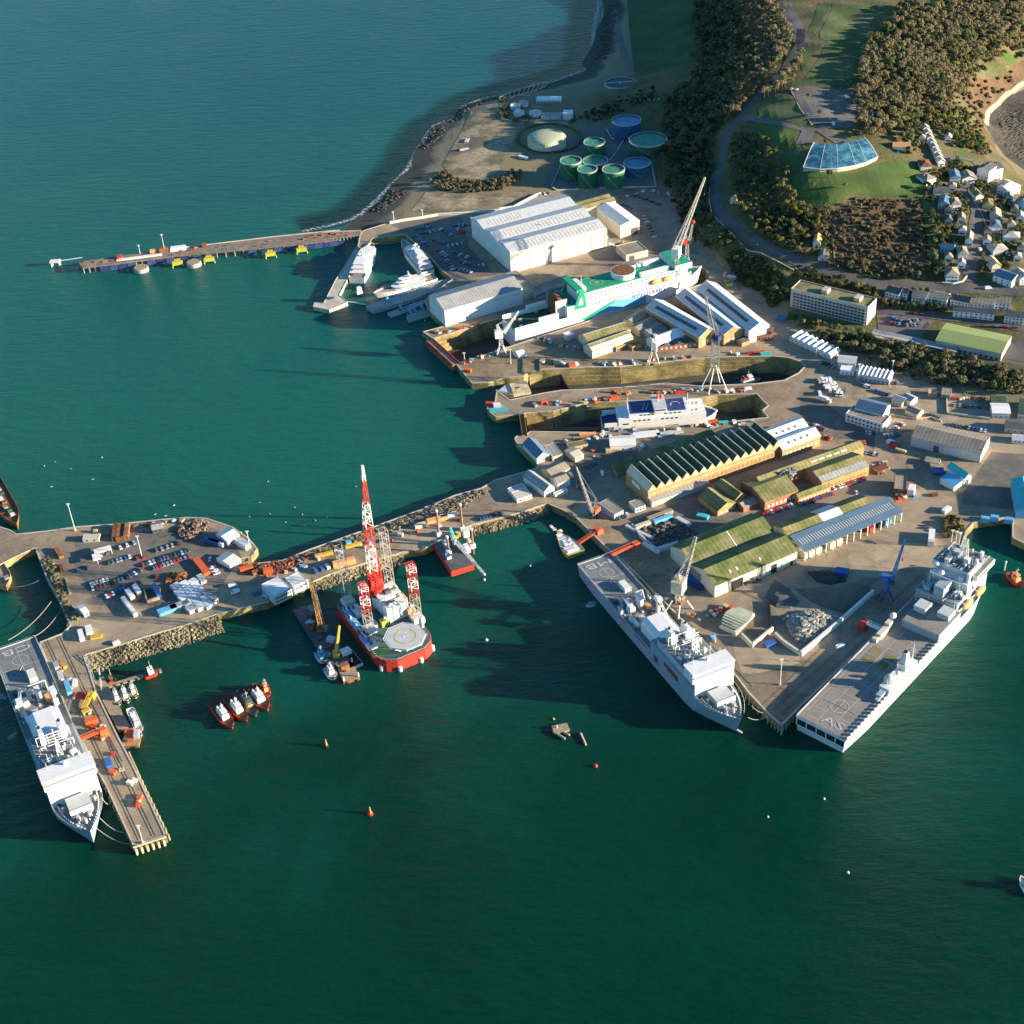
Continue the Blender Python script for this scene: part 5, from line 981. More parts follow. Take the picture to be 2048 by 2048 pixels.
    k.lattice((150, 0, Z+18), (150, 0, Z+33), 4, 1.6, 6, .22); k.bar((140, -11, Z+20), (160, -11, Z+20), .3); k.bar((140, 11, Z+20), (160, 11, Z+20), .3); k.bar((128, -9, Z+19), (128, 9, Z+19), .3); k.build('mast', PALEG, t)
    for i, (x, y, l, w, h, m) in enumerate(((126, 8, 5, 4, 3, NAVYG), (130, -8, 4, 3, 2.5, OFFW), (137, -6, 3, 3, 8, OFFW), (143, 6, 4, 3, 6, PALEG), (143, -10, 14, 1.6, 6, WHITE), (136, 9, 3, 5, 3, WHITE), (152, 5, 4, 4, 6.5, PALEG), (148, -3, 3, 3, 7, OFFW))): k = MB(); k.box(x, y, Z+9.1+(6 if x > 138 else 0), l, w, h); k.build('deck_equipment', m, t)
    for x, y in ((132, 4), (138, 10.5), (157, -8)): k = MB(); k.cyl(x, y, Z+9, Z+17, .6, 8); k.sphere(x, y, Z+18, 1.7, 12, 8); k.build('radome', WHITE, t)
    fittings(t, 122, 134, 12, Z+9.1, 60, 3, PALEG, 5); fittings(t, 140, 160, 12, Z+18.6, 40, 2.4, OFFW, 6); fittings(t, 44, 75, 3, Z+.1, 0, 1, PALEG, 7); fittings(t, 134, 159, 13, Z+9.1, 50, 4, OFFW, 8); fittings(t, 161, 171, 6, Z+2.2, 26, 1.4, PALEG, 9)
    for x in (131, 146):
        k = MB(); k.sphere(0, 0, 0, 1, 12, 8); o = k.build('lifeboat', LORAN, t); o.scale = (5.6, 1.9, 2.1); o.location = (x, -14.4, Z+5); k = MB()
        for dx in (-4, 4): k.bar((x+dx, -12, Z+7.5), (x+dx, -14.5, Z+7.5), .25); k.bar((x+dx, -14.5, Z+7.5), (x+dx, -14.5, Z+6.4), .15)
        k.build('davit', WHITE, t)
    k = MB()
    for i in range(12): x = 161+i; y = 13.6*(1-((i+13)/26)**2); k.box(x, y*.8, Z+2.6, .8, .6, 1); k.box(x, -y*.8, Z+2.6, .8, .6, 1)
    k.cyl(166, 0, Z+2.2, Z+4.6, 1.2, 10); mast(k, 170, 0, Z+2.5, 8, .2, 1, 2); k.build('foredeck_gear', PALEG, t)
A_, B_ = G('f', 355, 1580, 9.4), G('f', 1590, 270, 13); l_, a_ = place(A_, B_, 0); print('argus', l_)
s3 = thing('aviation_ship', (A_.x, A_.y, 0), a_, 'flat-decked aviation ship at the right berth with sunlit white flank and two lifeboats', 'ship'); aviation(s3); s3.scale = (l_/174,)*3
# -- green-topped ferry in the outer dry dock
def ferry(t):
    L, B = 184, 27; Z = 6.5; K = -7
    hull(t, L, B, Z, WHITE, .22, .98, 5.5, .45, 7, z0=K+.8, dm=SEAG, bul=1.2, power=2.0)
    k = MB(); k.bx(4, 160, -6, 6, FLOOR, K+.9); k.build('keel_block', TIMB, t)
    k = MB(); k.bx(48, 166, -13.4, 13.4, Z, Z+8); k.build('superstructure', WHITE, t); k = MB(); k.bx(60, 162, -12.2, 12.2, Z+8, Z+14); k.build('upper_superstructure', WHITE, t)
    k = MB(); k.bx(62, 160, -11.8, 11.8, Z+14, Z+14.1); k.bx(49, 60, -13, 13, Z+8, Z+8.1); k.build('sun_deck', SEAG, t); k = MB(); k.bx(2, 46, -12.6, 12.6, Z+.02, Z+.1); k.build('aft_car_deck', GREEN, t)
    for s_ in (-1, 1):
        k = MB(); k.bx(0, 26, s_*13.2, s_*12.7, Z+.6, Z+3.2); k.bx(22, 40, s_*13.4, s_*11.4, Z+.6, Z+5.6); k.build('side_house', WHITE, t)
        k = MB(); prof_y(k, [(54, Z+5), (66, Z+5), (64, Z+17), (60, Z+17)], s_*13.6, s_*12.4); k.build('funnel_wing', SEAG, t); k = MB(); prof_y(k, [(58, Z+7.5), (62.6, Z+7.5), (62, Z+12), (60, Z+12)], s_*13.9, s_*13.55); k.build('funnel_badge', WHITE, t)
        k = MB(); prof_y(k, [(70, Z-1), (92, Z+4.5), (122, Z+1.5), (122, Z-3.2), (70, Z-2.2)], s_*13.7, s_*13.55); k.build('green_wave_stripe', SKYB, t); k = MB(); prof_y(k, [(60, Z-3), (92, Z+4.9), (94, Z+4.2), (66, Z-4)], s_*13.75, s_*13.56); k.build('green_swoosh', SEAG, t)
        for z, n_, x0, x1 in ((Z+9.5, 26, 66, 158), (Z+12, 26, 66, 158), (Z+5.2, 22, 74, 150)):
            k = MB()
            for i in range(n_): x = x0+(x1-x0)*i/n_; k.bx(x, x+1.2, s_*(13.42 if z < Z+8 else 12.22), s_*(13.5 if z < Z+8 else 12.32), z, z+.9)
            k.build('window_row', GLASS, t)
        for x in (132, 143): k = MB(); k.sphere(0, 0, 0, 1, 12, 8); o = k.build('lifeboat', LORAN, t); o.scale = (5, 1.6, 1.8); o.location = (x, s_*13.7, Z+9.8)
    txt(t, 'IRISH FERRIES', 125, -13.62, Z+3.0, 4.4, 0, BLUE, tilt=math.pi/2, sx=1.25)
    k = MB(); prof_y(k, [(40, Z), (50, Z), (50, Z+11), (43, Z+13), (40, Z+11)], -8, 8); k.build('exhaust_house', BROWN, t); k = MB(); k.bx(39.6, 50.3, -8.6, -8, Z, Z+12); k.bx(39.6, 50.3, 8, 8.6, Z, Z+12); k.build('exhaust_wall', PALEG, t)
    k = MB(); k.bx(57, 63, -13.4, 13.4, Z+16.5, Z+18); k.build('funnel_bridge', SEAG, t); k = MB(); k.box(66, 0, Z+14, 4, 18, 3); mast(k, 68, 0, Z+14, 8, .3, 1, 3); k.build('aft_mast', WHITE, t)
    k = MB(); k.ring(82, 0, Z+14.25, 5.5, .5, 28); k.ring(82, 0, Z+14.25, 2, .6, 16); k.bx(72, 96, -11, -10.7, Z+14.2, Z+14.25); k.bx(72, 96, 10.7, 11, Z+14.2, Z+14.25); k.build('deck_marking', LIME, t); txt(t, 'H', 82, 0, Z+14.3, 3, 0, LINE)
    k = MB(); k.cyl(108, 1, Z+14, Z+17.5, 10.5, 40); ob = k.build('round_lounge', WHITE, t); k = MB(); k.cyl(108, 1, Z+17.5, Z+17.62, 9.6, 40); k.build('round_roof', BROWN, ob)
    k = MB(); k.bx(119, 146, -10.5, -7, Z+14.1, Z+16.5); k.bx(119, 146, 7, 10.5, Z+14.1, Z+16.5); k.build('top_house', WHITE, t); k = MB(); k.bx(150, 166, -14.5, 14.5, Z+14, Z+17.2); k.build('bridge', WHITE, t); k = MB(); k.bx(165.8, 166.2, -13, 13, Z+15.2, Z+16.3); k.build('bridge_window_band', GLASS, t); k = MB(); k.bx(150.5, 165.6, -14, 14, Z+17.2, Z+17.3); k.build('bridge_roof', SEAG, t)
    k = MB(); mast(k, 157, 0, Z+17, 11, .4, 3, 6); k.build('radar_mast', WHITE, t)
    k = MB(); k.cyl(171, 3, Z+4, Z+6, 1, 10); k.cyl(171, -3, Z+4, Z+6, 1, 10); k.build('windlass', PALEG, t)
    for x, y in ((8, -8), (8, 8), (14, -9), (30, 10), (12, 3)): k = MB(); k.box(x, y, Z+.1, 3, 2, 1.6); k.build('mooring_gear', CREAM, t)
A_, B_ = G('m', 455, 1262, 7.7), G('l', 872, 95, 13); l_, a_ = place(A_, B_, 0); print('ferry', l_)
fy = thing('passenger_ferry', (A_.x, A_.y, 0), a_, 'long white ferry with green decks and lettered side, dry-docked beside the white hall', 'ferry'); ferry(fy); fy.scale = (l_/184, l_/184, 1.36*l_/184); fy.location.z = 1.0
# -- small double-ended ferry
def ferry2(t):
    L, B, Z = 76, 17, 2.0
    hull(t, L, B, Z, WHITE, .16, .8, 1.2, .6, 3, z0=-6.4, dm=NAVY, bul=1.0, boot=None)
    k = MB(); k.bx(6, 68, -4, 4, FLOOR, -6.3); k.build('keel_block', TIMB, t)
    k = MB(); k.bx(10, 67, -8.4, 8.4, Z, Z+6); k.build('superstructure', WHITE, t); k = MB(); k.bx(17, 56, -7.8, 7.8, Z+6, Z+9); k.build('passenger_deck', WHITE, t); k = MB(); k.bx(1, 10, -8.2, -7.6, Z+.5, Z+3.5); k.bx(1, 10, 7.6, 8.2, Z+.5, Z+3.5); k.build('ramp_wall', WHITE, t)
    k = MB(); k.bx(18, 33, -7.4, 7.4, Z+9, Z+9.15); k.bx(42, 54, -7.4, 7.4, Z+9, Z+9.15); k.build('blue_deck', NAVY, t)
    k = MB(); k.bar((26, -4, Z+9.3), (28.5, 3, Z+9.3), .35); k.bar((28.5, -4, Z+9.3), (31, 3, Z+9.3), .35); k.ring(48, 0, Z+9.25, 3, .7, 16, 0, 3.6); k.build('deck_emblem', LINE, t)
    k = MB(); k.bx(33.5, 41, -8.6, 8.6, Z+9, Z+12); k.build('bridge', WHITE, t); k = MB(); k.bx(33.3, 33.5, -7.6, 7.6, Z+10.4, Z+11.4); k.bx(34, 40.6, -8.75, -8.6, Z+10.4, Z+11.4); k.build('bridge_window_band', GLASS, t); k = MB(); k.bx(33, 41.5, -8.8, 8.8, Z+12, Z+12.3); k.build('bridge_roof', PALEG, t)
    k = MB(); k.box(38, 4, Z+12, 3, 2, 4); k.build('funnel', RED, t); M1(t, WHITE, (17, 0, Z+9, 8, .3, 2, 3), (56, 0, Z+9, 8, .3, 2, 3), (37, 0, Z+12, 6, .3, 2, 3))
    for s_ in (-1, 1):
        for z, x0, x1, n_, y in ((Z+3.6, 20, 32, 4, 8.4), (Z+3.6, 38, 50, 4, 8.4), (Z+7.2, 24, 34, 4, 7.8), (Z+7.2, 40, 52, 4, 7.8), (Z+1.6, 13, 17, 2, 8.4)):
            for i in range(n_): x = x0+(x1-x0)*i/n_; k = MB(); k.bx(x, x+1.6, s_*y, s_*(y+.1), z, z+1.0); k.build('window', GLASS, t)
    k = MB()
    for i in range(6): k.box(57+i*1.3, 4 if i % 2 else -4, Z+6, 1, 2, 1.2)
    for i in range(5): k.bx(58, 66, -8.2+i*4, -7.8+i*4, Z+6, Z+7)
    k.build('deck_seating', OFFW, t)
A_, B_ = G('l', 15, 1372, 4), G('l', 1010, 1292, 4); l_, a_ = place(A_, B_, 0); print('f2', l_)
f2 = thing('car_ferry', (A_.x, A_.y, 0), a_, 'small white and navy blue car ferry in the nearest dry dock', 'ferry'); ferry2(f2); f2.scale = (l_/76,)*3
# -- yachts
def yacht(sh, st, bw, lb, z=3, tiers=((.12, .78, .8, 2.4), (.2, .66, .68, 2.3), (.28, .56, .5, 2.2)), B=11, hm=WHITE, navy=False):
    A, Bp = G(sh, *st, z), G(sh, *bw, z+1); L, a = place(A, Bp, 0); t = thing('motor_yacht', (A.x, A.y, 0), a, lb, 'yacht'); hull(t, L, B, z, hm, .42, .92, 1.4, .6, 4, dm=TIMB, bul=.6, power=2.2); zz = z
    for i, (x0, x1, w, h) in enumerate(tiers):
        k = MB(); xs = (x0*L, x1*L); wy = B*w/2; pts = [(xs[0], -wy), (xs[1]-6, -wy), (xs[1]-1.5, -wy*.6), (xs[1], 0), (xs[1]-1.5, wy*.6), (xs[1]-6, wy), (xs[0], wy)]; k.prism(pts, zz, zz+h); k.build('deckhouse', WHITE, t)
        k = MB(); pts2 = [(x+(1 if x < L/2 else .1)*0, y*1.015) for x, y in pts]; k.prism([(x+.05*(1 if x > L/2 else -1), y) for x, y in pts2], zz+h*.45, zz+h*.78); k.build('window_band', GLASS, t); zz += h
        k = MB(); k.prism([(x*1.0+(-2.5 if x < L*.45 else .6), y*1.08) for x, y in pts], zz, zz+.2); k.build('overhang', WHITE, t); zz += .2
    k = MB(); mast(k, L*.42, 0, zz, 5, .5, 2, 4); k.sphere(L*.4, 2, zz+1.2, .9, 8, 6); k.sphere(L*.4, -2, zz+1.2, .9, 8, 6); k.build('radar_mast', WHITE, t); k = MB(); k.rails([(L*(.6+.05*i), B*.47*(1-(max(0, .6+.05*i-.58)/.42)**2.2)) for i in range(8)], z+1.6, .9, .05, 3); k.rails([(L*(.6+.05*i), -B*.47*(1-(max(0, .6+.05*i-.58)/.42)**2.2)) for i in range(8)], z+1.6, .9, .05, 3); k.build('railing', PALEG, t)
    return t
yacht('j', (545, 850), (700, 510), 'sunlit white cruise yacht at the left pontoon of the yacht basin', 5, ((.1, .85, .86, 2.5), (.15, .75, .74, 2.4), (.2, .6, .6, 2.2)), 15)
yacht('j', (1235, 790), (985, 480), 'shaded white motor yacht with stepped dark windows by the car park', 4, ((.06, .74, .86, 2.6), (.1, .62, .76, 2.4), (.16, .52, .62, 2.3), (.24, .44, .45, 2)), 13)
yy = yacht('j', (1300, 835), (712, 1000), 'slim white yacht with tall mast along the near basin wall', 4, ((.2, .7, .8, 2.4), (.3, .62, .6, 2.2), (.42, .58, .45, 2.2)), 13)
k = MB(); k.box(70, 0, 9, 5, 3, 6, 0, .7, .8); k.build('funnel', WHITE, yy)
# -- tugs and small craft
def tug(name, lb, sh, st, bw, z=1.8, B=7.6, hm=RED, hs=WHITE, dm=BROWN, house=(.34, .66), cat='boat', group=None, kind=0):
    A, Bp = G(sh, *st, z), G(sh, *bw, z); L, a = place(A, Bp, 0); t = thing(name, (A.x, A.y, 0), a, lb, cat, group); hull(t, L, B, z, hm, .4, .8, 1.0, .8, 1.2, dm=dm, bul=.7, power=2.4)
    k = MB(); k.box(L*.5, 0, z, L*.36, B*.55, 2.6); k.build('deckhouse', hs, t)
    k = MB(); k.box(L*.57, 0, z+2.6, L*.16, B*.5, 2.4, 0, .85, .85); k.build('wheelhouse', hs, t); k = MB(); k.box(L*.57, 0, z+3.7, L*.155, B*.475, .8); k.build('window_band', GLASS, t); k = MB(); k.box(L*.57, 0, z+5, L*.15, B*.46, .25); k.build('wheelhouse_roof', hs, t)
    for y in (-1.5, 1.5): k = MB(); k.box(L*.38, y*B/9, z+2.6, 1.6, 1, 2.6, 0, .8, .8); k.build('funnel', hs if kind == 0 else RED, t)
    k = MB(); mast(k, L*.52, 0, z+5, 5, .2, 2, 2); k.build('mast', PALEG, t); k = MB(); k.cyl(L*.2, 0, z, z+1, .9, 10); k.bar((L*.12, -B*.3, z+1), (L*.12, B*.3, z+1), .2); k.build('tow_gear', BLACK, t)
    k = MB()
    for i in range(9): u = -1.2+i*.3; k.sphere(L*.86+L*.13*math.cos(u), B*.34*math.sin(u), z+.9, .5, 6, 4)
    k.build('bow_fender', BLACK, t); return t
tug('tug', 'red tug on the far left of the moored cluster', 't', (330, 790), (790, 1400), group='moored red tugs')
tug('tug', 'second red tug from the left in the moored cluster', 't', (660, 640), (1130, 1230), group='moored red tugs')
x = tug('workboat', 'dark grey workboat with yellow fender moored between the red tugs', 't', (960, 500), (1350, 1110), 1.6, 8.5, DARKG, DARKG, DARKG); k = MB(); k.sphere(0, 0, 0, 1, 10, 6); o = k.build('yellow_float', LIME, x); o.scale = (1.6, 2.2, 1.4); o.location = (16, 0, 3)
tug('tug', 'largest red and white tug on the right of the moored cluster', 't', (1200, 400), (1640, 960), 2.2, 9, RED, WHITE, BROWN)
tug('pilot_boat', 'small red boat at the right end of the tug cluster', 't', (1550, 350), (1650, 640), 1.2, 4.5, RED, LORAN, BROWN)
tug('tug', 'black and white tug with red funnel inside the middle dry dock', 'l', (1140, 1020), (1400, 965), 1.5, 9, BLACK, WHITE, DARKG, kind=1).location.z = -5.5
for i, (a, b, m) in enumerate((((985, 580), (1025, 690), CREAM), ((1055, 555), (1100, 670), WHITE), ((1130, 530), (1165, 630), CREAM))): tug('launch', ['left', 'middle', 'right'][i]+' of three small yellow and white launches beside the pier pontoon', 'b', a, b, 1, 4.5, m, WHITE, YELLOW, group='three launches beside the pontoon')
tug('workboat', 'narrow white workboat moored beside the brown barge at the pier', 'b', (1115, 720), (1215, 950), 1.6, 5, WHITE, WHITE, PALEG)
tug('workboat', 'white workboat beside the crane pontoon near the dredger', 'c', (820, 1400), (870, 1475), 1.5, 6, WHITE, WHITE, PALEG); tug('workboat', 'blue-grey workboat tucked beside the dark dredging barge', 'c', (760, 1300), (810, 1370), 1.5, 6, PALEG, SKYB, PALEG)
tug('fishing_boat', 'small orange and red boat at the right edge of the dark channel', 'f', (1815, 375), (1920, 480), 1.2, 6, RED, LORAN, BROWN)
tug('sailing_boat', 'pale boat cut by the right edge near the bottom', 'w', (1945, 1690), (1925, 1655), 1.2, 4, WHITE, OFFW, TIMB)
tug('workboat', 'small red workboat at the end of the finger pontoon', 'b', (1235, 440), (1365, 395), 1.2, 5, RED, WHITE, TIMB); tug('rowing_boat', 'little red boat near the pier end of the finger pontoon', 'b', (930, 490), (995, 475), .8, 3, RED, BROWN, BROWN)
def barge(name, lb, sh, p1, p2, w, z=1.8, hm=DARKG, dm=STEEL, cat='barge'):
    A, Bp = G(sh, *p1, z), G(sh, *p2, z); L, a = place(A, Bp, 0); t = thing(name, (A.x, A.y, 0), a, lb, cat); k = MB(); k.box(L/2, 0, -1, L, w, z+1); k.build('hull', hm, t); k = MB(); k.bx(.4, L-.4, -w/2+.4, w/2-.4, z, z+.08); k.build('deck', dm, t)
    k = MB(); n_ = int(L/4)
    for i in range(n_): k.cyl(2+i*(L-4)/max(1, n_-1), -w/2-.3, .3, 1.3, .55, 8); k.cyl(2+i*(L-4)/max(1, n_-1), w/2+.3, .3, 1.3, .55, 8)
    k.build('tyre_fender', BLACK, t); return t, L
t, L = barge('work_barge', 'brown decked barge with orange bow moored beside the pier', 'b', (1060, 960), (1210, 950), 16, 1.6, RUST, TIMB); k = MB(); k.box(L*.8, 0, 1.6, 3, 5, 3); k.build('cabin', PALEG, t); k = MB(); k.box(L*.3, 3, 1.6, 5, 3, 2); k.box(L*.5, -4, 1.6, 4, 2, 1.4); k.build('deck_cargo', ORANGE, t)
t, L = barge('dredging_barge', 'long dark barge lying in the shade below the portal building', 'c', (660, 1010), (900, 1380), 13, 2.2, DARKG, DARKG)
for i in range(9): k = MB(); k.box(L*(.1+.09*i), random.uniform(-4, 4), 2.2, random.uniform(2, 6), random.uniform(2, 4), random.uniform(1, 3.5), random.random()); k.build('deck_equipment', [STEEL, DARKG, PALEG, BROWN][i % 4], t)
k = MB(); k.lattice((L*.5, 3, 3), (L*.05, 8, 24), 1.6, .8, 12, .2); k.build('boom', STEEL, t)
tl, a0 = thing('barge_crane', G('c', 780, 1160, 3), 0, 'rust brown lattice crane boom rising beside the quay from the dark barge', 'crane'), 0
k = MB(); k.box(0, 0, 0, 5, 4, 3.5); k.build('cab', RUST, tl); k = MB(); p = G('c', 710, 850, 26); v = p-tl.location; k.lattice((0, 0, 3), (v.x, v.y, v.z), 2.4, 1.4, 12, .32); k.build('boom', mat('rusty_yellow_paint', (.38, .2, .05), .8, .3, .4), tl)
t, L = barge('crane_pontoon', 'square pontoon with rusty crane gear and white corner posts', 'c', (900, 1440), (1005, 1410), 16, 2, RUST, TIMB)
k = MB(); k.cyl(L*.4, 2, 2, 4, 2.5, 12); k.box(L*.4, 2, 4, 5, 4, 2.5); k.build('crane_cab', RUST, t)
for x, y in ((.5, -7), (L-.5, -7), (.5, 7), (L-.5, 7)): k = MB(); k.cyl(x, y, -1, 5, .5, 8); k.build('spud_post', WHITE, t)
yc = thing('pontoon_crane', G('c', 880, 1330, 2), 0, 'bright yellow upright crane jib on the dark pontoon next to the jack-up vessel', 'crane'); v = G('c', 897, 1130, 20)-yc.location
k = MB(); k.box(0, 0, 0, 4, 4, 4); k.build('cab', YELLOW, yc); k = MB(); k.bar((0, 0, 3), v, 1.2, 6, .7); k.build('jib', YELLOW, yc)
t, L = barge('hopper_barge', 'small grey hopper barge with pale bow beside the jack-up vessel', 'c', (925, 1290), (1005, 1390), 9, 2, PALEG, BLACK); k = MB(); k.box(3, 0, 2, 5, 6, 2.4); k.build('cabin', WHITE, t); L = 0
# raft with fenders
t = thing('work_raft', G('e', 90, 1790, .6), .2, 'small wooden work raft with tyres floating alone in the harbour', 'raft'); k = MB(); k.box(0, 2, 0, 9, 6, 1); k.build('deck', TIMB, t)
for i, (x, y, l, a) in enumerate(((-2, -3, 10, -1.0), (2, -2.5, 6, -.9))): k = MB(); [k.sphere(x+math.cos(a)*(j-l/2)*.9, y+math.sin(a)*(j-l/2)*.9, .4, .75, 8, 5) for j in range(l)]; k.build('fender_string', mat('pale_fender', (.32, .27, .2), .9, .2, .5), t)
k = MB(); k.cyl(-2, 3, 1, 2.6, .5, 8); k.build('post', PALEG, t)
t = thing('fender_string', G('e', 245, 1850, .3), 0, 'string of round fenders floating right of the work raft', 'fender'); k = MB(); [k.sphere(-.3+.25*j, 4.2-1.05*j, .2, .8, 8, 5) for j in range(9)]; k.build('fender_ball', mat('pale_fender', (.32, .27, .2)), t)
t = thing('fender_string', G('e', 1480, 1800, .3), 0, 'pale floating fender off the bow of the centre landing ship', 'fender'); k = MB(); [k.sphere(-.6*j, .7*j, .2, .7, 8, 5) for j in range(5)]; k.build('fender_ball', OFFW, t)
for i, (sh, x, y, m, r, lb) in enumerate((('w', 1124, 1446, RED, 1.2, 'red buoy right of the work raft'), ('w', 1555, 1508, WHITE, .6, 'tiny white buoy in the open water lower right'), ('w', 1449, 1542, WHITE, .5, 'tiny white buoy left of the lower right one'), ('w', 1600, 1647, WHITE, .7, 'tiny white buoy near the bottom right'), ('c', 1846, 1226, WHITE, .9, 'white buoy between the jack-up and landing ship'), ('b', 790, 1820, mat('dull_red_paint', (.22, .05, .05)), 2.2, 'round dull red buoy under the bow of the left ship'), ('c', 1832, 838, OFFW, .8, 'pale buoy below the tip of the barge crane'), ('j', 1208, 1265, WHITE, .6, 'white buoy off the corner of the long warehouse'), ('d', 905, 1645, WHITE, .6, 'white buoy left of the centre landing ship'), ('e', 28, 1695, YELLOW, .7, 'yellow buoy just above the work raft'))):
    t = thing('buoy', G(sh, x, y, 0), 0, lb, 'buoy'); k = MB(); k.sphere(0, 0, .3, r, 12, 8); k.bar((0, 0, r), (0, 0, r+1), .1, 6); k.build('float', m, t)
for i, (x, y) in enumerate(((616, 1408), (699, 1536))):
    t = thing('channel_marker', G('w', x, y, 0), 0, ['rusty yellow channel marker in mid water, nearer the tugs', 'rusty channel marker alone in the water left of centre'][i], 'buoy'); k = MB(); k.cyl(0, 0, -.5, 1, 1.5, 12); k.build('float', RED if i else BLACK, t); k = MB(); k.cyl(0, 0, 1, 4.6, .9, 8, .3); k.sphere(0, 0, 5, .5, 8, 6); k.build('daymark', mat('rusty_yellow_paint', (.38, .2, .05)), t)
t = thing('channel_post', G('f', 1780, 350, 0), 0, 'pale post standing in the dark channel beside the orange boat', 'post'); k = MB(); k.cyl(0, 0, -2, 6, .45, 8); k.sphere(0, 0, 6.4, .8, 8, 6); k.build('post', OFFW, t)
# -- ship under the red deck crane: a pale covered sailing hull
t = thing('sail_training_hull', G('d', 1290, 1530, 0), 0, 'pointed wooden hull with white sheeted deck moored by the orange crane', 'boat'); A, Bp = G('d', 1300, 1530, 2.5), G('d', 1135, 1345, 2.5); L, a = place(A, Bp, 0); t.location = (A.x, A.y, 0); t.rotation_euler = (0, 0, a); hull(t, L, 13, 2.5, YELLOW, .75, .95, .8, .85, 2, dm=OFFW, bul=.5, power=1.6)
for i in range(9): k = MB(); k.box(4+i*3.6, random.uniform(-1, 1)*(1-i/12)*3, 2.5, 2.4, (10-i)*.8, .9, random.uniform(-.1, .1)); k.build('sheeted_crate', [OFFW, PALEG, WHITE][i % 3], t)
# -- left edge vessels
A, Bp = G('a', -90, 130, 4), G('a', 112, 490, 4); L, a = place(A, Bp, 0)
t = thing('coaster', (A.x, A.y, 0), a, 'rusty brown ship bow moored at the upper left edge', 'ship'); hull(t, L, 13, 4, RUST, .3, .95, 1.2, .6, 2, dm=BROWN, bul=1.0, boot=BLACK)
for i in range(8): k = MB(); k.box(L*(.3+.075*i), random.uniform(-2, 2), 4, 3, 3, random.uniform(1, 2.5)); k.build('hatch', [RUST, TIMB, GREEN, OFFW][i % 4], t)
A, Bp = G('a', -120, 640, 4), G('a', 45, 885, 4); L, a = place(A, Bp, 0)
t = thing('coaster', (A.x, A.y, 0), a, 'orange sterned ship at the left edge below the coaster bow', 'ship'); hull(t, L, 14, 4, LORAN, .3, .95, 1, .8, 2, dm=TIMB, bul=1.0)
for i in range(6): k = MB(); k.box(L*(.45+.08*i), random.uniform(-3, 3), 4, 3, 3, random.uniform(1, 3)); k.build('hatch', [RUST, YELLOW, TIMB][i % 3], t)
# -- red jack-up vessel with the giant red and white crane
A, Bp = G('s', 370, 830, 8), G('s', 1160, 1700, 8); 
o_, a_, W_, L_ = Vector((-82.8, 659.0)), R(28), 36, 64
jk = thing('jackup_vessel', (o_.x, o_.y, 0), a_, 'red jack-up vessel with lattice legs, helideck and giant red and white crane', 'ship')   # local x: 0..W to the right, y: 0..L aft
k = MB(); pts = [(3, -1), (9, -4.5), (27, -4.5), (33, -1), (W_, 5), (W_, L_-4), (W_-4, L_), (4, L_), (0, L_-4), (0, 5)]; k.prism(pts, -1, 8.5); k.build('hull', RED, jk); k = MB(); k.prism([(x*.97+.6, y*.98+.4) for x, y in pts], 8.5, 8.62); k.build('deck', mat('blue_grey_deck', (.06, .11, .12), .8, .2, .2), jk)
k = MB(); k.rails(pts, 8.6, 1.1, .08, 3, True); k.build('railing', WHITE, jk)
for x, y in ((1.0, 2), (10, -4.6), (24, -4.6), (34.5, 1)): k = MB(); k.cyl(x, y, -2, 3.5, 1.3, 10); k.build('fairlead', OFFW, jk)
def loc_in(t, p): d = Vector(p)-t.location; c, s = math.cos(-t.rotation_euler.z), math.sin(-t.rotation_euler.z); return Vector((d.x*c-d.y*s, d.x*s+d.y*c, d.z))
def to_top(t, base, sh, x, y, lean=0):    # vertical height so that the top falls on the given image pixel row
    best = None
    for h in np.arange(5, 130, .5):
        p = base+Vector((0, 0, h)); u = PX(sh, x, y); d = p-Vector((0, 0, CAMH)); v = 1024-F_PX*d.dot(CU)/d.dot(CF); e = abs(v-u[1])
        if best is None or e < best[0]: best = (e, h)
    return best[1]
def striped_lattice(t, a, b, w, bands, n, r, name='leg'):
    root = None
    for i, (f0, f1, m) in enumerate(bands):
        k = MB(); k.lattice(Vector(a).lerp(Vector(b), f0), Vector(a).lerp(Vector(b), f1), w(f0), w(f1), max(2, int(n*(f1-f0))), r)
        o = k.build(name if root is None else 'band', m, t if root is None else root); root = root or o
    return root
LG = mat('pale_leg_steel', (.36, .34, .29), .6, .15, .4)
for (bx_, by_, tx_, ty_, top) in ((345, 930, 255, 95, 0), (975, 730, 905, -160, 0), (660, 1350, 600, 650, 1), (1370, 1180, 1228, 350, 1)):
    b0 = G('s', bx_, by_, 9); h = to_top(jk, b0, 's', tx_, ty_); l0 = loc_in(jk, b0)
    bands = ((0, .52, LG), (.52, .64, RED), (.64, .76, WHITE), (.76, .88, RED), (.88, .96, WHITE), (.96, 1, RED)) if top else ((0, 1, LG),)
    striped_lattice(jk, (l0.x, l0.y, 0), (l0.x, l0.y, 9+h), lambda f: 4.4, bands, int(h/3.4), .2)
    k = MB(); k.box(l0.x, l0.y, 8.6, 7, 7, 3.2); k.build('jacking_frame', OFFW, jk)
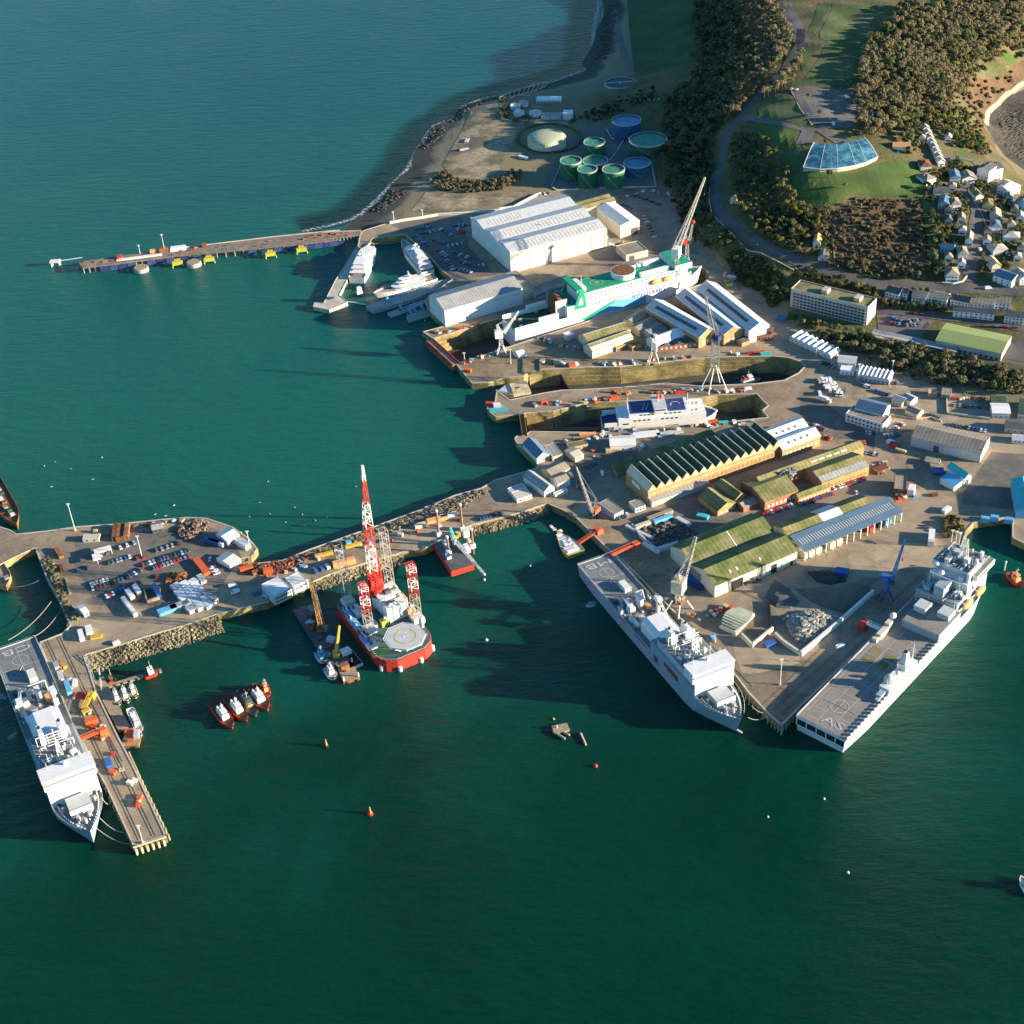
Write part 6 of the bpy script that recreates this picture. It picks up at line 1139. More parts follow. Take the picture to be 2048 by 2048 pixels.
# accommodation and gear
for (sx_, sy_, w, l, h, m, nm) in ((900, 1000, 10, 12, 12, WHITE, 'accommodation_block'), (1000, 900, 8, 12, 10, OFFW, 'accommodation_block'), (860, 860, 9, 10, 8, PALEG, 'engine_casing'), (1060, 1130, 14, 7, 11, WHITE, 'bridge'), (480, 1090, 5, 9, 4, WHITE, 'deck_store'), (440, 1250, 4, 16, 3, SKYB, 'pipe_rack'), (540, 1370, 4, 14, 2.6, mat('dull_red_paint', (.22, .05, .05)), 'cargo_rack'), (620, 1500, 5, 10, 2.4, SKYB, 'pipe_rack'), (890, 1250, 5, 4, 4, LIME, 'deck_crane_cab'), (1150, 980, 5, 7, 8, LORAN, 'lifeboat_house'), (1260, 1090, 5, 7, 6, LORAN, 'lifeboat_house'), (330, 1080, 3, 8, 2.5, SKYB, 'pipe_rack'), (720, 1230, 3, 10, 2, PALEG, 'pipe_rack'), (700, 1590, 6, 4, 3, OFFW, 'winch_house')):
    p = loc_in(jk, G('s', sx_, sy_, 9)); k = MB(); k.box(p.x, p.y, 8.62, w, l, h); o = k.build(nm, m, jk)
    for i in range(3):
        q = MB(); q.box(p.x+random.uniform(-.3, .3)*w, p.y+random.uniform(-.3, .3)*l, 8.62+h, w*random.uniform(.15, .4), l*random.uniform(.15, .3), random.uniform(.6, 2.2)); q.build('roof_unit', [PALEG, OFFW, DARKG][i], o)
GD = mat('green_deck_paint', (.05, .16, .06)); p = loc_in(jk, G('s', 620, 1010, 9)); k = MB(); k.box(p.x, p.y, 8.65, 15, 6, .08); p = loc_in(jk, G('s', 850, 1650, 9)); k.box(p.x, p.y, 8.65, 14, 5, .09); k.build('green_deck_patch', GD, jk)
hc = loc_in(jk, G('s', 1190, 1430, 17)); k = MB(); oc = [(hc.x+12.3*math.cos(math.pi/8+i*math.pi/4), hc.y+12.3*math.sin(math.pi/8+i*math.pi/4)) for i in range(8)]; k.prism(oc, 16, 17, True); hd = k.build('helideck', PALEG, jk)
k = MB(); k.ring(hc.x, hc.y, 17.05, 6.4, .8, 32); k.build('yellow_circle', mat('dull_yellow_paint', (.42, .40, .06)), hd); txt(jk, 'H', hc.x, hc.y, 17.06, 5, 0, WHITE); k = MB(); k.rails([(hc.x+13*math.cos(math.pi/8+i*math.pi/4), hc.y+13*math.sin(math.pi/8+i*math.pi/4)) for i in range(8)], 15.9, 1.0, .12, 2.5, True)
for i in range(8): k.bar((oc[i][0], oc[i][1], 16), (hc.x+.4*(oc[i][0]-hc.x), hc.y+.4*(oc[i][1]-hc.y), 9), .3)
k.build('helideck_frame', WHITE, hd); k = MB(); p = loc_in(jk, G('s', 1440, 1200, 14)); k.cyl(p.x, p.y, 9, 12.5, 1, 8); k.sphere(p.x, p.y, 14, 2.2, 12, 8); k.build('radome', WHITE, jk)
# big crane
cb = G('s', 760, 760, 20); l0 = loc_in(jk, Vector((cb.x, cb.y, 0)))
tp = G('c', 1045, 100, 118) ; lt = loc_in(jk, tp)
k = MB(); k.cyl(l0.x, l0.y, 8, 18, 3.2, 20); k.build('crane_pedestal', WHITE, jk); k = MB(); k.cyl(l0.x, l0.y, 18, 24, 4.6, 20, 5.2); k.build('crane_drum', RED, jk)
k = MB(); k.box(l0.x+1, l0.y+2.5, 24, 8, 7, 5); k.lattice((l0.x+3, l0.y+4, 27), (l0.x+4, l0.y+5, 46), 5, 2.5, 6, .4); k.build('crane_house', RED, jk)
# keep the boom nearly upright: solve the height whose sight line passes over the pedestal
best = min(((loc_in(jk, G('c', 1045, 100, z_))-Vector((l0.x, l0.y, z_))).xy.length, z_) for z_ in range(70, 140)); lt = loc_in(jk, G('c', 1045, 100, best[1])); print('boom', best)
striped_lattice(jk, (l0.x-1, l0.y, 24), (lt.x, lt.y, best[1]), lambda f: 4.6 if f < .5 else 4.6-3.6*(f-.5)*2, ((0, .14, RED), (.14, .34, WHITE), (.34, .52, RED), (.52, .70, WHITE), (.70, .88, RED), (.88, 1, WHITE)), 24, .24, 'crane_boom')
k = MB(); k.bar((l0.x+4, l0.y+5, 46), (lt.x, lt.y, best[1]-2), .12); k.bar((l0.x+4, l0.y+4, 46), (lt.x, lt.y, best[1]-14), .12); k.build('stay_wire', STEEL, jk)
# -- four-legged jack-up barge on the arm
A, Bp, C = G('d', 225, 1690, 5), G('d', 420, 1630, 5), G('d', 115, 1400, 5); o_, a_, W2, L2 = rectf(A, Bp, C)
jb = thing('jackup_barge', (o_.x, o_.y, 0), a_, 'small red jack-up barge with four brown legs and a white crane jib', 'barge'); k = MB(); k.box(W2/2, L2/2, 1, W2, L2, 4); k.build('hull', RED, jb); k = MB(); k.bx(.4, W2-.4, .4, L2-.4, 5, 5.1); k.build('deck', DARKG, jb)
LB = mat('brown_leg_paint', (.22, .14, .10), .8, .2, .3)
for (x, y, tx, ty) in ((120, 1380, 110, 1165), (322, 1330, 315, 1110), (203, 1530, 195, 1385), (412, 1480, 405, 1320)):
    p0 = G('d', x, y, 5); h = to_top(jb, p0, 'd', tx, ty); l = loc_in(jb, p0); k = MB(); k.cyl(l.x, l.y, -4, 5+h, .75, 12); lg = k.build('leg', LB, jb); k = MB(); k.cyl(l.x, l.y, 4+h, 5.4+h, .9, 12); k.build('cap', WHITE, lg); k = MB(); k.box(l.x, l.y, 5.1, 3, 3, 3); k.build('jack_house', WHITE, jb)
for i, (x, y, l_, w, h, m) in enumerate(((180, 1450, 3, 5, 3, WHITE), (350, 1370, 4, 4, 5, OFFW), (360, 1500, 3, 6, 4, WHITE), (250, 1390, 5, 3, 2, YELLOW), (200, 1560, 3, 4, 2.6, PALEG), (380, 1440, 2, 4, 4, CREAM))): p = loc_in(jb, G('d', x, y, 6)); k = MB(); k.box(p.x, p.y, 5.1, l_, w, h); k.build('deck_unit', m, jb)
p = loc_in(jb, G('d', 250, 1420, 8)); q = loc_in(jb, G('d', 515, 1715, 14)); k = MB(); k.cyl(p.x, p.y, 5, 9, 1.5, 10); k.lattice((p.x, p.y, 9), q, 2.0, .8, 10, .25); k.build('crane_jib', WHITE, jb); g_ = loc_in(jb, G('d', 215, 1310, 16)); k = MB(); k.lattice((p.x, p.y, 9), g_, 1.8, 1, 5, .2); k.build('crane_mast', TEAL, jb)
# ============================================================ DOCK GATES, JETTIES, CRANES
def strip_box(name, m, pa, pb, w, z0, z1, label, cat, t=None):
    d = pb-pa; L = d.xy.length; a = math.atan2(d.y, d.x); o = t or thing(name, (pa.x, pa.y, 0), a, label, cat); k = MB(); k.box(L/2, 0, z0, L, w, z1-z0); return o, L, a, k
g, L, a, k = strip_box('dock_gate', RUST, G('k', 92, 776), G('k', 350, 1012), 7, -9, 5.0, 'long rusty caisson gate closing the outer dry dock, red rail on top', 'dock gate'); k.build('caisson', RUST, g)
k = MB(); k.bx(0, L, -3.2, -2.7, 5, 6.2); k.bx(0, L, 2.7, 3.2, 5, 6.2); k.build('railing', RED, g); k = MB(); k.bx(0, L, -2.4, 2.4, 5, 5.1); k.build('walkway', TIMB, g)
k = MB()
for i in range(9): k.bx(L*i/9+.5, L*i/9+1.1, 3.5, 4.2, -3, 4.6)
k.build('fender_rib', BROWN, g)
A, Bp = G('k', 745, 1262, 4.5), G('k', 1050, 1215, 4.5); L, a = place(A, Bp, 0); g = thing('caisson', (A.x, A.y, 0), a, 'boat-shaped stone coloured floating caisson at the mouth of the middle dock', 'dock gate')
W_ = 17; k = MB(); k.prism([(0, 0), (L*.35, -W_*.45), (L*.45, -W_/2), (L, -W_/2), (L, W_/2), (L*.45, W_/2), (L*.3, W_*.42)], -6, 4.2); k.build('hull', STONE, g); k = MB(); k.prism([(1.2, 0), (L*.35, -W_*.38), (L*.42, -W_*.42), (L*.42, W_*.42), (L*.33, W_*.38)], 4.2, 4.5); k.build('bow_deck', PALEG, g); k = MB(); k.bx(L*.42, L*.45, -W_*.45, W_*.45, 4.2, 5.2); k.build('bulwark', REDBR, g); k = MB(); k.bx(L*.62, L*.7, -1, 1, 4.2, 4.6); k.build('hatch', BROWN, g)
g, L, a, k = strip_box('dock_gate', BROWN, G('d', 828, 335), G('d', 858, 525), 4, -9, 5.1, 'narrow brown gate across the mouth of the nearest dry dock', 'dock gate'); k.build('gate', BROWN, g); k = MB(); k.bx(0, L, -1.8, -1.6, 5.1, 6.1); k.bx(0, L, 1.6, 1.8, 5.1, 6.1); k.build('railing', TIMB, g)
k = MB(); P_ = G('k', 1390, 1170, 0); g = thing('dock_sill_gate', (P_.x, P_.y, 0), .2, 'dark narrow slot gate standing across the middle dry dock', 'dock gate'); k.box(0, -2, -8, 1.2, 26, 9); k.build('gate', BLACK, g)
# -- pier furniture on the finger pier: rails
pr = MB()
for x0, y0, x1, y1 in ((500, 100, 1320, 1810), (395, 130, 1200, 1840), (760, 640, 1040, 1180)):
    p0, p1 = G('b', x0, y0, QZ+.06), G('b', x1, y1, QZ+.06); d = (p1-p0).normalized(); n_ = Vector((-d.y, d.x, 0))*.8
    for s_ in (-1, 1): pr.bar(p0+n_*s_, p1+n_*s_, .12)
pr.build('crane_rails', DARKG, None, kind='structure')
k = MB(); A, Bp = G('b', 1145, 1905), G('b', 1430, 1812); d = (Bp-A); 
for i in range(6): p = A.lerp(Bp, (i+.4)/6)-Vector((0, 1.2, 0)); k.cyl(p.x, p.y, -5, 4, .8, 8)
k.bar(A+Vector((0, -.6, .2)), Bp+Vector((0, -.6, .2)), .5); k.build('pier_end_fender', STONE, None, 'row of pale fender piles at the end of the finger pier', None, 'fender')
def pile_row(lb, sh, pts, n, r=.5, z=4.6, m=TIMB):
    P = GL(sh, pts); o = None
    for i in range(n):
        f = i/(n-1)*(len(P)-1); j = min(int(f), len(P)-2); p = P[j].lerp(P[j+1], f-j)
        if o is None: kk = MB(); kk.cyl(0, 0, -8, z, r, 7); o = kk.build('fender_pile', m, None, 'first '+lb, None, 'pile', 'fender piles'+lb.split('pile')[1]); o.location = (p.x, p.y, 0)
        else: c = o.copy(); COL.objects.link(c); c.location = (p.x, p.y, 0); c['label'] = ORD[i]+' '+lb
pile_row('timber fender pile along the outer side of the finger pier', 'b', '1105,1085 1180,1250 1442,1790', 22)
pile_row('timber fender pile along the ship side of the finger pier', 'b', '620,870 790,1200 890,1370 1120,1860', 20)
pile_row('timber fender pile below the deep quay beside the right landing ship', 'e', '1460,1440 1560,1550 1700,1690 1790,1765', 12)
pile_row('timber fender pile on the quay face under the flat-decked ship', 'f', '60,1560 320,1310 700,960 1000,670', 30)
# -- long timber/steel jetty to the north-west
JN = GL('i', '275,500 560,465 860,425 1300,385 1700,345 1932,318', 6.0)+GL('j', '100,492 330,462 585,430', 6.0); JF = GL('i', '245,462 640,407 870,378 1500,302 1932,258', 6.0)+GL('j', '200,415 590,392', 6.0)
jt = thing('oil_jetty', (JN[0].x, JN[0].y, 0), 0, 'long brown piled jetty with yellow fender frames reaching into the open sea', 'jetty'); off = JN[0].xy
k = MB(); k.prism([(p.x-off.x, p.y-off.y) for p in JN]+[(p.x-off.x, p.y-off.y) for p in JF[::-1]], 4.9, 6.0, True); k.build('deck', mat('jetty_deck', (.20, .165, .13), .9, .3, .15), jt)
k = MB(); k.path([Vector((p.x-off.x, p.y-off.y-.2, 6.3)) for p in JF[2:]], .55); k.build('parapet', PALEC, jt)
def along(P, f): 
    f = f*(len(P)-1); j = min(int(f), len(P)-2); return P[j].lerp(P[j+1], f-j)
k0 = MB(); k0.cyl(0, 0, -9, 4.9, .55, 6); pm = k0.mesh('jetty_pile', [STEEL])
for i in range(62):
    for q, P in ((0, JN), (1, JF)):
        p = along(P, i/61); o = bpy.data.objects.new('pile', pm); COL.objects.link(o); o.parent = jt; o.location = (p.x-off.x, p.y-off.y+(.8 if q == 0 else -.8), 0)
for i in range(24):
    if i in (4, 11, 12): continue
    p = along(JN, .06+.62*i/24); k = MB(); k.box(p.x-off.x, p.y-off.y-.9, .6, 7.2, .8, 4.2, .12); k.build('fender_panel', mat('faded_blue_paint', (.04, .08, .2), .7, .3, .5) if i % 2 else NAVY, jt)
for x, y in ((885, 452), (1088, 428), (1484, 394), (1684, 366)):
    p = G('i', x, y, 5); t = thing('mooring_dolphin', (p.x, p.y-2, 0), .15, 'bright yellow mooring frame, %s from the seaward end of the long jetty' % ORD[((885,1088,1484,1684).index(x))], 'mooring frame', 'yellow mooring frames on the jetty')
    k = MB(); k.box(0, 0, 1.8, 9, 3.4, 3.0); k.build('fender_frame', LIME, t)
    for dx in (-4.6, 4.6): k = MB(); k.cyl(dx, -2, -8, 2, .55, 8); k.build('pile', LIME, t)
    k = MB(); k.box(0, 2, 5.2, 5, 3, .8); k.build('platform', YELLOW, t)
for i, (x, y) in enumerate(((650, 500), (990, 465))):
    p = G('i', x, y, 3); t = thing('breasting_dolphin', (p.x, p.y, 0), 0, ['pale round concrete dolphin beside the seaward half of the jetty', 'pale round concrete dolphin between two yellow frames'][i], 'dolphin'); k = MB(); k.cyl(0, 0, -6, 3.4, 6.5, 24); k.build('body', BROWN if 0 else PALEC, t); k = MB(); k.cyl(0, 0, 3.4, 3.7, 6.0, 24); k.build('cap', TIMB, t)
t = thing('navigation_dolphin', G('i', 105, 490, 0), 0, 'small white platform on piles past the seaward end of the jetty', 'dolphin'); k = MB(); k.bx(-4.5, 4.5, -3, 3, 4.4, 5.4); k.build('platform', OFFW, t)
for x, y in ((-3.5, -2), (3.5, -2), (3.5, 2), (-3.5, 2)): k = MB(); k.cyl(x, y, -8, 4.4, .5, 8); k.build('pile', OFFW, t)
k = MB(); k.bar((4.5, 0, 5), (24, 3, 5.4), .45); k.build('footbridge', PALEG, t)
for x, y, l, w, h, m, lb, cat in ((890, 385, 14, 6, 3, WHITE, 'white cabin on the middle of the long jetty', 'hut'), (800, 398, 8, 4, 4, RUST, 'rusty pipe stand beside the jetty mast', 'pipework'), (735, 402, 7, 4, 3, LORAN, 'orange-brown valve box on the jetty', 'pipework'), (640, 435, 40, 4, .8, OFFW, 'pale pipe tray lying along the jetty deck', 'pipework'), (515, 440, 4, 4, 3, RED, 'small red box near the seaward end of the jetty', 'box'), (1060, 365, 4, 3, 4, BROWN, 'brown stand by the jetty parapet', 'pipework')):
    p = G('i', x, y, 6); t = thing('jetty_unit', (p.x, p.y, 6), .14, lb, cat); k = MB(); k.box(0, 0, 0, l, w, h*.8); k.build('body', m, t); k = MB(); k.box(0, 0, h*.8, l*.9, w*.9, h*.2); k.build('lid', m, t)
k = MB(); p0 = G('i', 250, 478, 6)
for i in range(40): p = along(JN, .02+.95*i/40); q = along(JF, .02+.95*i/40); r_ = p.lerp(q, random.uniform(.2, .8)); k.box(r_.x, r_.y, 6, random.uniform(1, 5), random.uniform(.6, 1.6), random.uniform(.4, 1.5), random.random()*.4)
k.build('jetty_clutter', RUST, None, 'loose pipes and boxes scattered along the jetty deck', 'stuff', 'clutter')
def lamp(p, h, lb, m=OFFW, arm=True, name='light_mast', r=.28):
    t = thing(name, p, 0, lb, 'light mast'); k = MB(); k.cyl(0, 0, 0, h, r, 8, r*.6); k.build('pole', m, t); k = MB(); k.box(0, 0, h, 2.2, .7, .5); k.box(0, 0, h-.8, .7, 2.0, .4); k.build('lamp_head', m, t); k = MB(); k.box(0, 0, 0, 1.4, 1.4, .8); k.build('base', STONE, t); return t
for sh, x, y, z, h, lb in (('i', 805, 400, 6, 17, 'tall pale mast on the long jetty'), ('i', 645, 410, 6, 8, 'short pale mast near the outer half of the jetty'), ('a', 485, 520, 5, 22, 'tall white mast at the seaward edge of the island'), ('a', 915, 690, 5, 17, 'white light mast among the island cars'), ('e', 1778, 1428, 5, 19, 'bright white mast standing alone near the tip of the wedge quay'), ('b', 1228, 1872, 5, 13, 'slim pale mast at the end of the finger pier'), ('j', 908, 300, 6, 9, 'pale mast by the white flood wall'), ('j', 1185, 262, 6, 7, 'small pale post on the white flood wall'),
  ('k', 878, 1000, 5, 12, 'thin white mast beside the brown stone patch'), ('k', 430, 965, 5, 6, 'short lamp beside the outer dock edge'), ('l', 1855, 830, 5, 13, 'pinkish mast by the row of white gabled units'), ('h', 500, 265, 5, 14, 'pale mast in front of the ribbed units'), ('h', 795, 185, 5, 9, 'thin mast by the scrub at the end of the ribbed units'), ('d', 1210, 180, 5, 0.1, ''), ('h', 1300, 1690, 5, 12, 'left one of three white posts by the dark basin'), ('h', 1335, 1700, 5, 12, 'middle one of three white posts by the dark basin'), ('h', 1365, 1710, 5, 12, 'right one of three white posts by the dark basin'), ('m', 1535, 1340, 5, 0.1, ''), ('c', 320, 620, 5, 12, 'white mast at the rubble end of the island'), ('e', 1545, 560, 5, 0.1, '')):
    if lb: lamp(G(sh, x, y, z), h, lb)
# -- yacht basin arms
for nm, lb, pts, z, m in (('basin_arm', 'pale concrete arm of the yacht basin with a broad lit end', '545,545 610,585 500,745 452,872 378,1015 460,1082 282,1160 128,1128 142,1088 228,1095 345,868 450,700', 3.4, PALEC), ('basin_wall', 'straight grey quay arm along the near side of the yacht basin', '640,1128 712,1165 1100,1050 1470,905 1440,850 1380,870 730,1092', 3.2, GROOF),
  ('pontoon', 'long grey pontoon beside the quay arm, upper one of the pair', '842,1190 875,1222 1050,1165 1235,1085 1205,1060', 1.4, GROOF), ('pontoon', 'grey pontoon with small boats near the long warehouse', '1030,1240 1055,1272 1300,1195 1240,1130 1040,1205', 1.4, GROOF)):
    P = GL('j', pts, z); c = P[0]; t = thing(nm, (c.x, c.y, 0), 0, lb, 'pier' if 'arm' in lb else 'pontoon'); k = MB(); k.prism([(p.x-c.x, p.y-c.y) for p in P], -4 if z > 2 else -.4, z); k.build('deck', m, t); k = MB(); n_ = len(P)
    k.path([Vector((p.x-c.x, p.y-c.y, z+.1)) for p in P]+[Vector((0, 0, z+.1))], .25); k.build('kerb', PALEC, t)
for i, (x, y) in enumerate(((1070, 1195), (1110, 1180), (1180, 1150), (980, 1160), (850, 1090))): tug('small_boat', '%s of the small grey boats on the pontoons by the basin arm' % ORD[i], 'j', (x-25, y+12), (x+25, y-8), 1.4, 3.5, PALEG, SKYB, PALEG, group='small boats on the grey pontoons')
k = MB(); P = GL('j', '462,1080 520,1085 580,1100 640,1105', .4)
for i in range(20): p = along(P, i/19); k.sphere(p.x, p.y, .3, .6, 6, 4)
k.build('float_line', OFFW, None, 'line of pale floats closing the mouth of the yacht basin', None, 'float line')
# finger pontoon by the pier and landing stages
t, L = barge('finger_pontoon', 'long timber finger pontoon reaching out beside the pier', 'b', (895, 530), (1385, 385), 3.2, .9, TIMB, TIMB, 'pontoon')
t = thing('landing_stage', G('b', 870, 560, 0), R(-62), 'dark landing stage tucked along the pier behind the launches', 'pontoon'); k = MB(); k.box(16, 1, -.5, 50, 7, 2.2); k.build('deck', TIMB, t); k = MB(); k.bar((-14, 4, 5), (2, 0, 2), .6); k.build('ramp', PALEG, t)
t = thing('access_bridge', G('b', 730, 265, 5), 0, 'pale steel access bridge running down from the pier root', 'bridge'); p = G('b', 815, 520, 2)-t.location; k = MB(); k.lattice((0, 0, .6), p, 2, 2, 9, .14); k.build('truss', PALEG, t)
# -- cranes
def pcrane(lb, base, spread, th, tip, m=WHITE, cabm=None, legm=None, jw=2.2, tower='lattice', house=(6, 5, 4.5), mastup=0, splay=1.0, name='dock_crane', jn=12, rot=0, back=True):
    t = thing(name, base, 0, lb, 'crane'); v = Vector(tip)-Vector(base); a = math.atan2(v.y, v.x); s = spread/2; lm = legm or m
    for sx, sy in ((-1, -1), (1, -1), (1, 1), (-1, 1)):
        k = MB(); c, n = math.cos(rot), math.sin(rot); x, y = sx*s, sy*s*.8; k.bar((x*c-y*n, x*n+y*c, 0), (sx*s*.3*splay*c-sy*s*.3*splay*n, sx*s*.3*splay*n+sy*s*.3*splay*c, th*.45), .42, 6); k.build('leg', lm, t)
    k = MB(); k.lattice((0, 0, th*.45), (0, 0, th), s*.75, s*.6, max(3, int(th/5)), .3) if tower == 'lattice' else k.cyl(0, 0, th*.4, th, s*.4, 12); k.build('tower', m, t)
    k = MB(); k.box(math.cos(a)*-1.5, math.sin(a)*-1.5, th, house[0], house[1], house[2], a); hs = k.build('machine_house', cabm or m, t)
    k = MB(); k.box(math.cos(a)*house[0]*.5, math.sin(a)*house[0]*.5-1.5, th+.4, 2, 2, 2.4, a); k.build('cab', GLASS, t)
    j0 = Vector((math.cos(a)*house[0]*.4, math.sin(a)*house[0]*.4, th+house[2]*.5)); k = MB(); k.lattice(j0, v, jw, jw*.35, jn, .26); k.build('jib', m, t)
    if back:
        top = Vector((-math.cos(a)*house[0]*.4, -math.sin(a)*house[0]*.4, th+house[2]+mastup+5)); k = MB(); k.lattice((-math.cos(a)*1, -math.sin(a)*1, th+house[2]), top, 2.2, 1, 3, .25); k.bar(top, v, .1); k.bar(top, j0.lerp(v, .6), .1); k.build('back_mast', m, t)
    k = MB(); k.bar(v, (v.x, v.y, max(v.z-14, 2)), .08); k.box(v.x, v.y, max(v.z-15.5, 1), .8, .8, 1.4); k.build('hook', DARKG, t); return t
pcrane('white level-luffing crane standing beside the empty end of the outer dry dock', G('k', 790, 905, 5), 8, 15, G('k', 950, 497, 40), WHITE, WHITE, house=(6, 5, 6))
pcrane('small pale lattice tower crane in front of the mossy workshops', G('l', 460, 880, 5), 8, 22, G('l', 395, 600, 30), PALEG, PALEG, legm=CREAM, house=(3, 3, 3), jw=1.4, back=False)
pcrane('tall grey lattice tower crane straddling the quay beside the white and blue ferry', G('l', 980, 1105, 5), 15, 42, G('l', 905, 310, 78), mat('crane_grey', (.30, .30, .28), .7, .2, .3), NAVY, OFFW, 3.0, house=(5, 4, 4), splay=.7, rot=.3)
x = pcrane('very tall pale crane beside the bow of the green decked ferry', G('l', 655, 285, 5), 9, 34, G('w', 1330, 335, 72), mat('crane_cream', (.50, .47, .42), .6, .15, .3), OFFW, house=(8, 6, 8), jw=3, jn=16, mastup=2)
x = pcrane('slimmer crane with red jib tip behind the green ferry bow', G('m', 1830, 790, 5), 7, 22, G('m', 1878, 440, 46), mat('crane_cream', (.5, .47, .42)), RED, house=(4, 4, 4), jw=2); k = MB(); v = G('m', 1878, 440, 46)-G('m', 1830, 790, 5); k.sphere(v.x, v.y, v.z, 1.8, 10, 6); k.build('jib_head', RED, x)
pcrane('pale lattice portal crane between the centre landing ship and mossy sheds', G('e', 1000, 850, 5), 13, 16, G('e', 1125, 285, 44), mat('crane_stone', (.42, .38, .30), .7, .25, .4), mat('crane_stone', (.42, .38, .30)), OFFW, 4.0, house=(8, 7, 9), splay=1.6, rot=.7, jn=14)
x = pcrane('slim blue mobile harbour crane on the shaded quay beside the flat-decked ship', G('f', 860, 570, 5), 8, 13, G('f', 1008, 115, 54), BLUE, BLUE, NAVY, 1.6, tower='tube', house=(6, 4, 4), back=False, name='harbour_crane')
pcrane('orange crawler crane with long thin jib at the root of the breakwater', G('d', 1455, 1225, 5), 4, 4, G('d', 1298, 790, 56), STEEL, ORANGE, BLACK, 1.6, tower='tube', house=(6, 4, 3), name='crawler_crane', jn=22, mastup=2)
def gangway(lb, a, b, m, w=2.4, basebox=True, m2=None, name='gangway'):
    a, b = Vector(a), Vector(b); t = thing(name, a, 0, lb, 'gangway'); v = b-a; k = MB(); n = v.cross(Vector((0, 0, 1))).normalized()*w/2; d = Vector((0, 0, .25)); k._add([-n-d, v-n-d, v+n-d, n-d, -n+d, v-n+d, v+n+d, n+d], [(0,1,5,4),(1,2,6,5),(2,3,7,6),(3,0,4,7),(4,5,6,7),(3,2,1,0)]); k.build('walkway', m, t)
    k = MB(); 
    for s_ in (-1, 1):
        for i in range(9): q = v*(i/8)+n*s_; k.bar(q, q+Vector((0, 0, 1.3)), .09)
        k.bar(n*s_+Vector((0, 0, 1.3)), v+n*s_+Vector((0, 0, 1.3)), .12)
    k.build('handrail', m, t)
    if basebox: k = MB(); k.box(0, 0, -a.z+QZ, 5, 5, a.z-QZ+1.2, math.atan2(v.y, v.x), .8, .8); k.build('base_tower', m2 or m, t)
    return t
gangway('orange gangway from the pier to the left landing ship', G('b', 880, 900, 9), G('b', 690, 980, 10), ORANGE, 2.6)
gangway('orange gangway leading to the stern of the centre landing ship', G('d', 1810, 1450, 8), G('d', 1600, 1545, 10), ORANGE, 3)
gangway('thin orange gangway reaching down to the sheeted wooden boat', G('d', 1490, 1330, 7), G('d', 1315, 1450, 3.5), ORANGE, 2)
gangway('white tubular gangway with red base beside the flat-decked ship', G('f', 690, 750, 10), G('f', 850, 820, 11.5), WHITE, 3, True, RED)
gangway('yellow folded gangway lying along the finger pier', G('b', 780, 600, 7), G('b', 720, 720, 6.5), YELLOW, 2.6, True)
# ============================================================ VEHICLES, CONTAINERS, CLUTTER
CARCOL = dict(white=mat('white_car_paint', (.75, .75, .76), .25, .05, .5, coat=.5), silver=mat('silver_car_paint', (.42, .44, .46), .3, .05, .5, .3, coat=.5), black=mat('black_car_paint', (.02, .02, .023), .25, .05, .5, coat=.5), blue=mat('blue_car_paint', (.04, .10, .28), .25, .05, .5, coat=.5), red=mat('red_car_paint', (.42, .03, .03), .25, .05, .5, coat=.5), grey=mat('grey_car_paint', (.12, .13, .14), .3, .05, .5, coat=.5), green=mat('green_car_paint', (.03, .12, .07), .3, .05, .5, coat=.5), orange=ORANGE, pale=mat('pale_blue_car_paint', (.25, .42, .55), .3, .05, .5, coat=.5), yellow=YELLOW)
CM = {}
def car_mesh(kind, col):
    key = (kind, col)
    if key in CM: return CM[key]
    k = MB(); m = CARCOL[col]
    if kind == 'car':
        L, W = 4.5, 1.85; prof_y(k, [(-L/2, .35), (L/2, .35), (L/2, .78), (L/2-.15, .9), (L*.22, 1.0), (-L*.44, 1.0), (-L/2, .9)], -W/2, W/2)
        k.box(-.25, 0, 1.38, 1.9, 1.35, .06); g = MB(); g.box(-.25, 0, .98, 2.9, 1.6, .42, 0, .66, .85)
        wx, wr = 1.4, .33
    elif kind == 'van':
        L, W = 5.6, 2.1; prof_y(k, [(-L/2, .4), (L/2, .4), (L/2, 1.1), (L*.36, 1.35), (L*.24, 2.35), (-L/2, 2.4)], -W/2, W/2); g = MB(); g.box(L*.29, 0, 1.4, .75, 1.9, .75, 0, .5, .95); wx, wr = 1.8, .38
    elif kind == 'lorry':
        L, W = 9.5, 2.5; k.bx(-L/2, L*.22, -W/2, W/2, .9, 3.6); k.bx(L*.25, L/2, -W/2+.05, W/2-.05, .5, 2.7); g = MB(); g.bx(L/2-.5, L/2+.03, -W/2+.1, W/2-.1, 1.6, 2.5); wx, wr = 3.3, .5
    for sx in (-1, 1):
        for sy in (-1, 1): n = 8; vs = [(sx*wx+wr*math.cos(2*math.pi*i/n), sy*(W/2-.05)+dy, wr+wr*math.sin(2*math.pi*i/n)) for dy in (-.1, .1) for i in range(n)]; k.mi = 1; k._add(vs, [(i, (i+1) % n, n+(i+1) % n, n+i) for i in range(n)]+[tuple(range(n)), tuple(range(2*n-1, n-1, -1))]); k.mi = 0
    CM[key] = (k.mesh(kind, [m, BLACK]), g.mesh('windows', [GLASS])); return CM[key]
def put_car(p, a, kind, col, label, group=None):
    me, gl = car_mesh(kind, col); o = bpy.data.objects.new({'car': 'parked_car', 'van': 'parked_van', 'lorry': 'lorry'}[kind], me); COL.objects.link(o); o.location = p; o.rotation_euler = (0, 0, a); tag(o, label, kind, group)
    w = bpy.data.objects.new('windows', gl); COL.objects.link(w); w.parent = o; return o
MIX = ['black', 'grey', 'silver', 'blue', 'white', 'red', 'black', 'pale', 'grey', 'silver', 'green', 'blue']
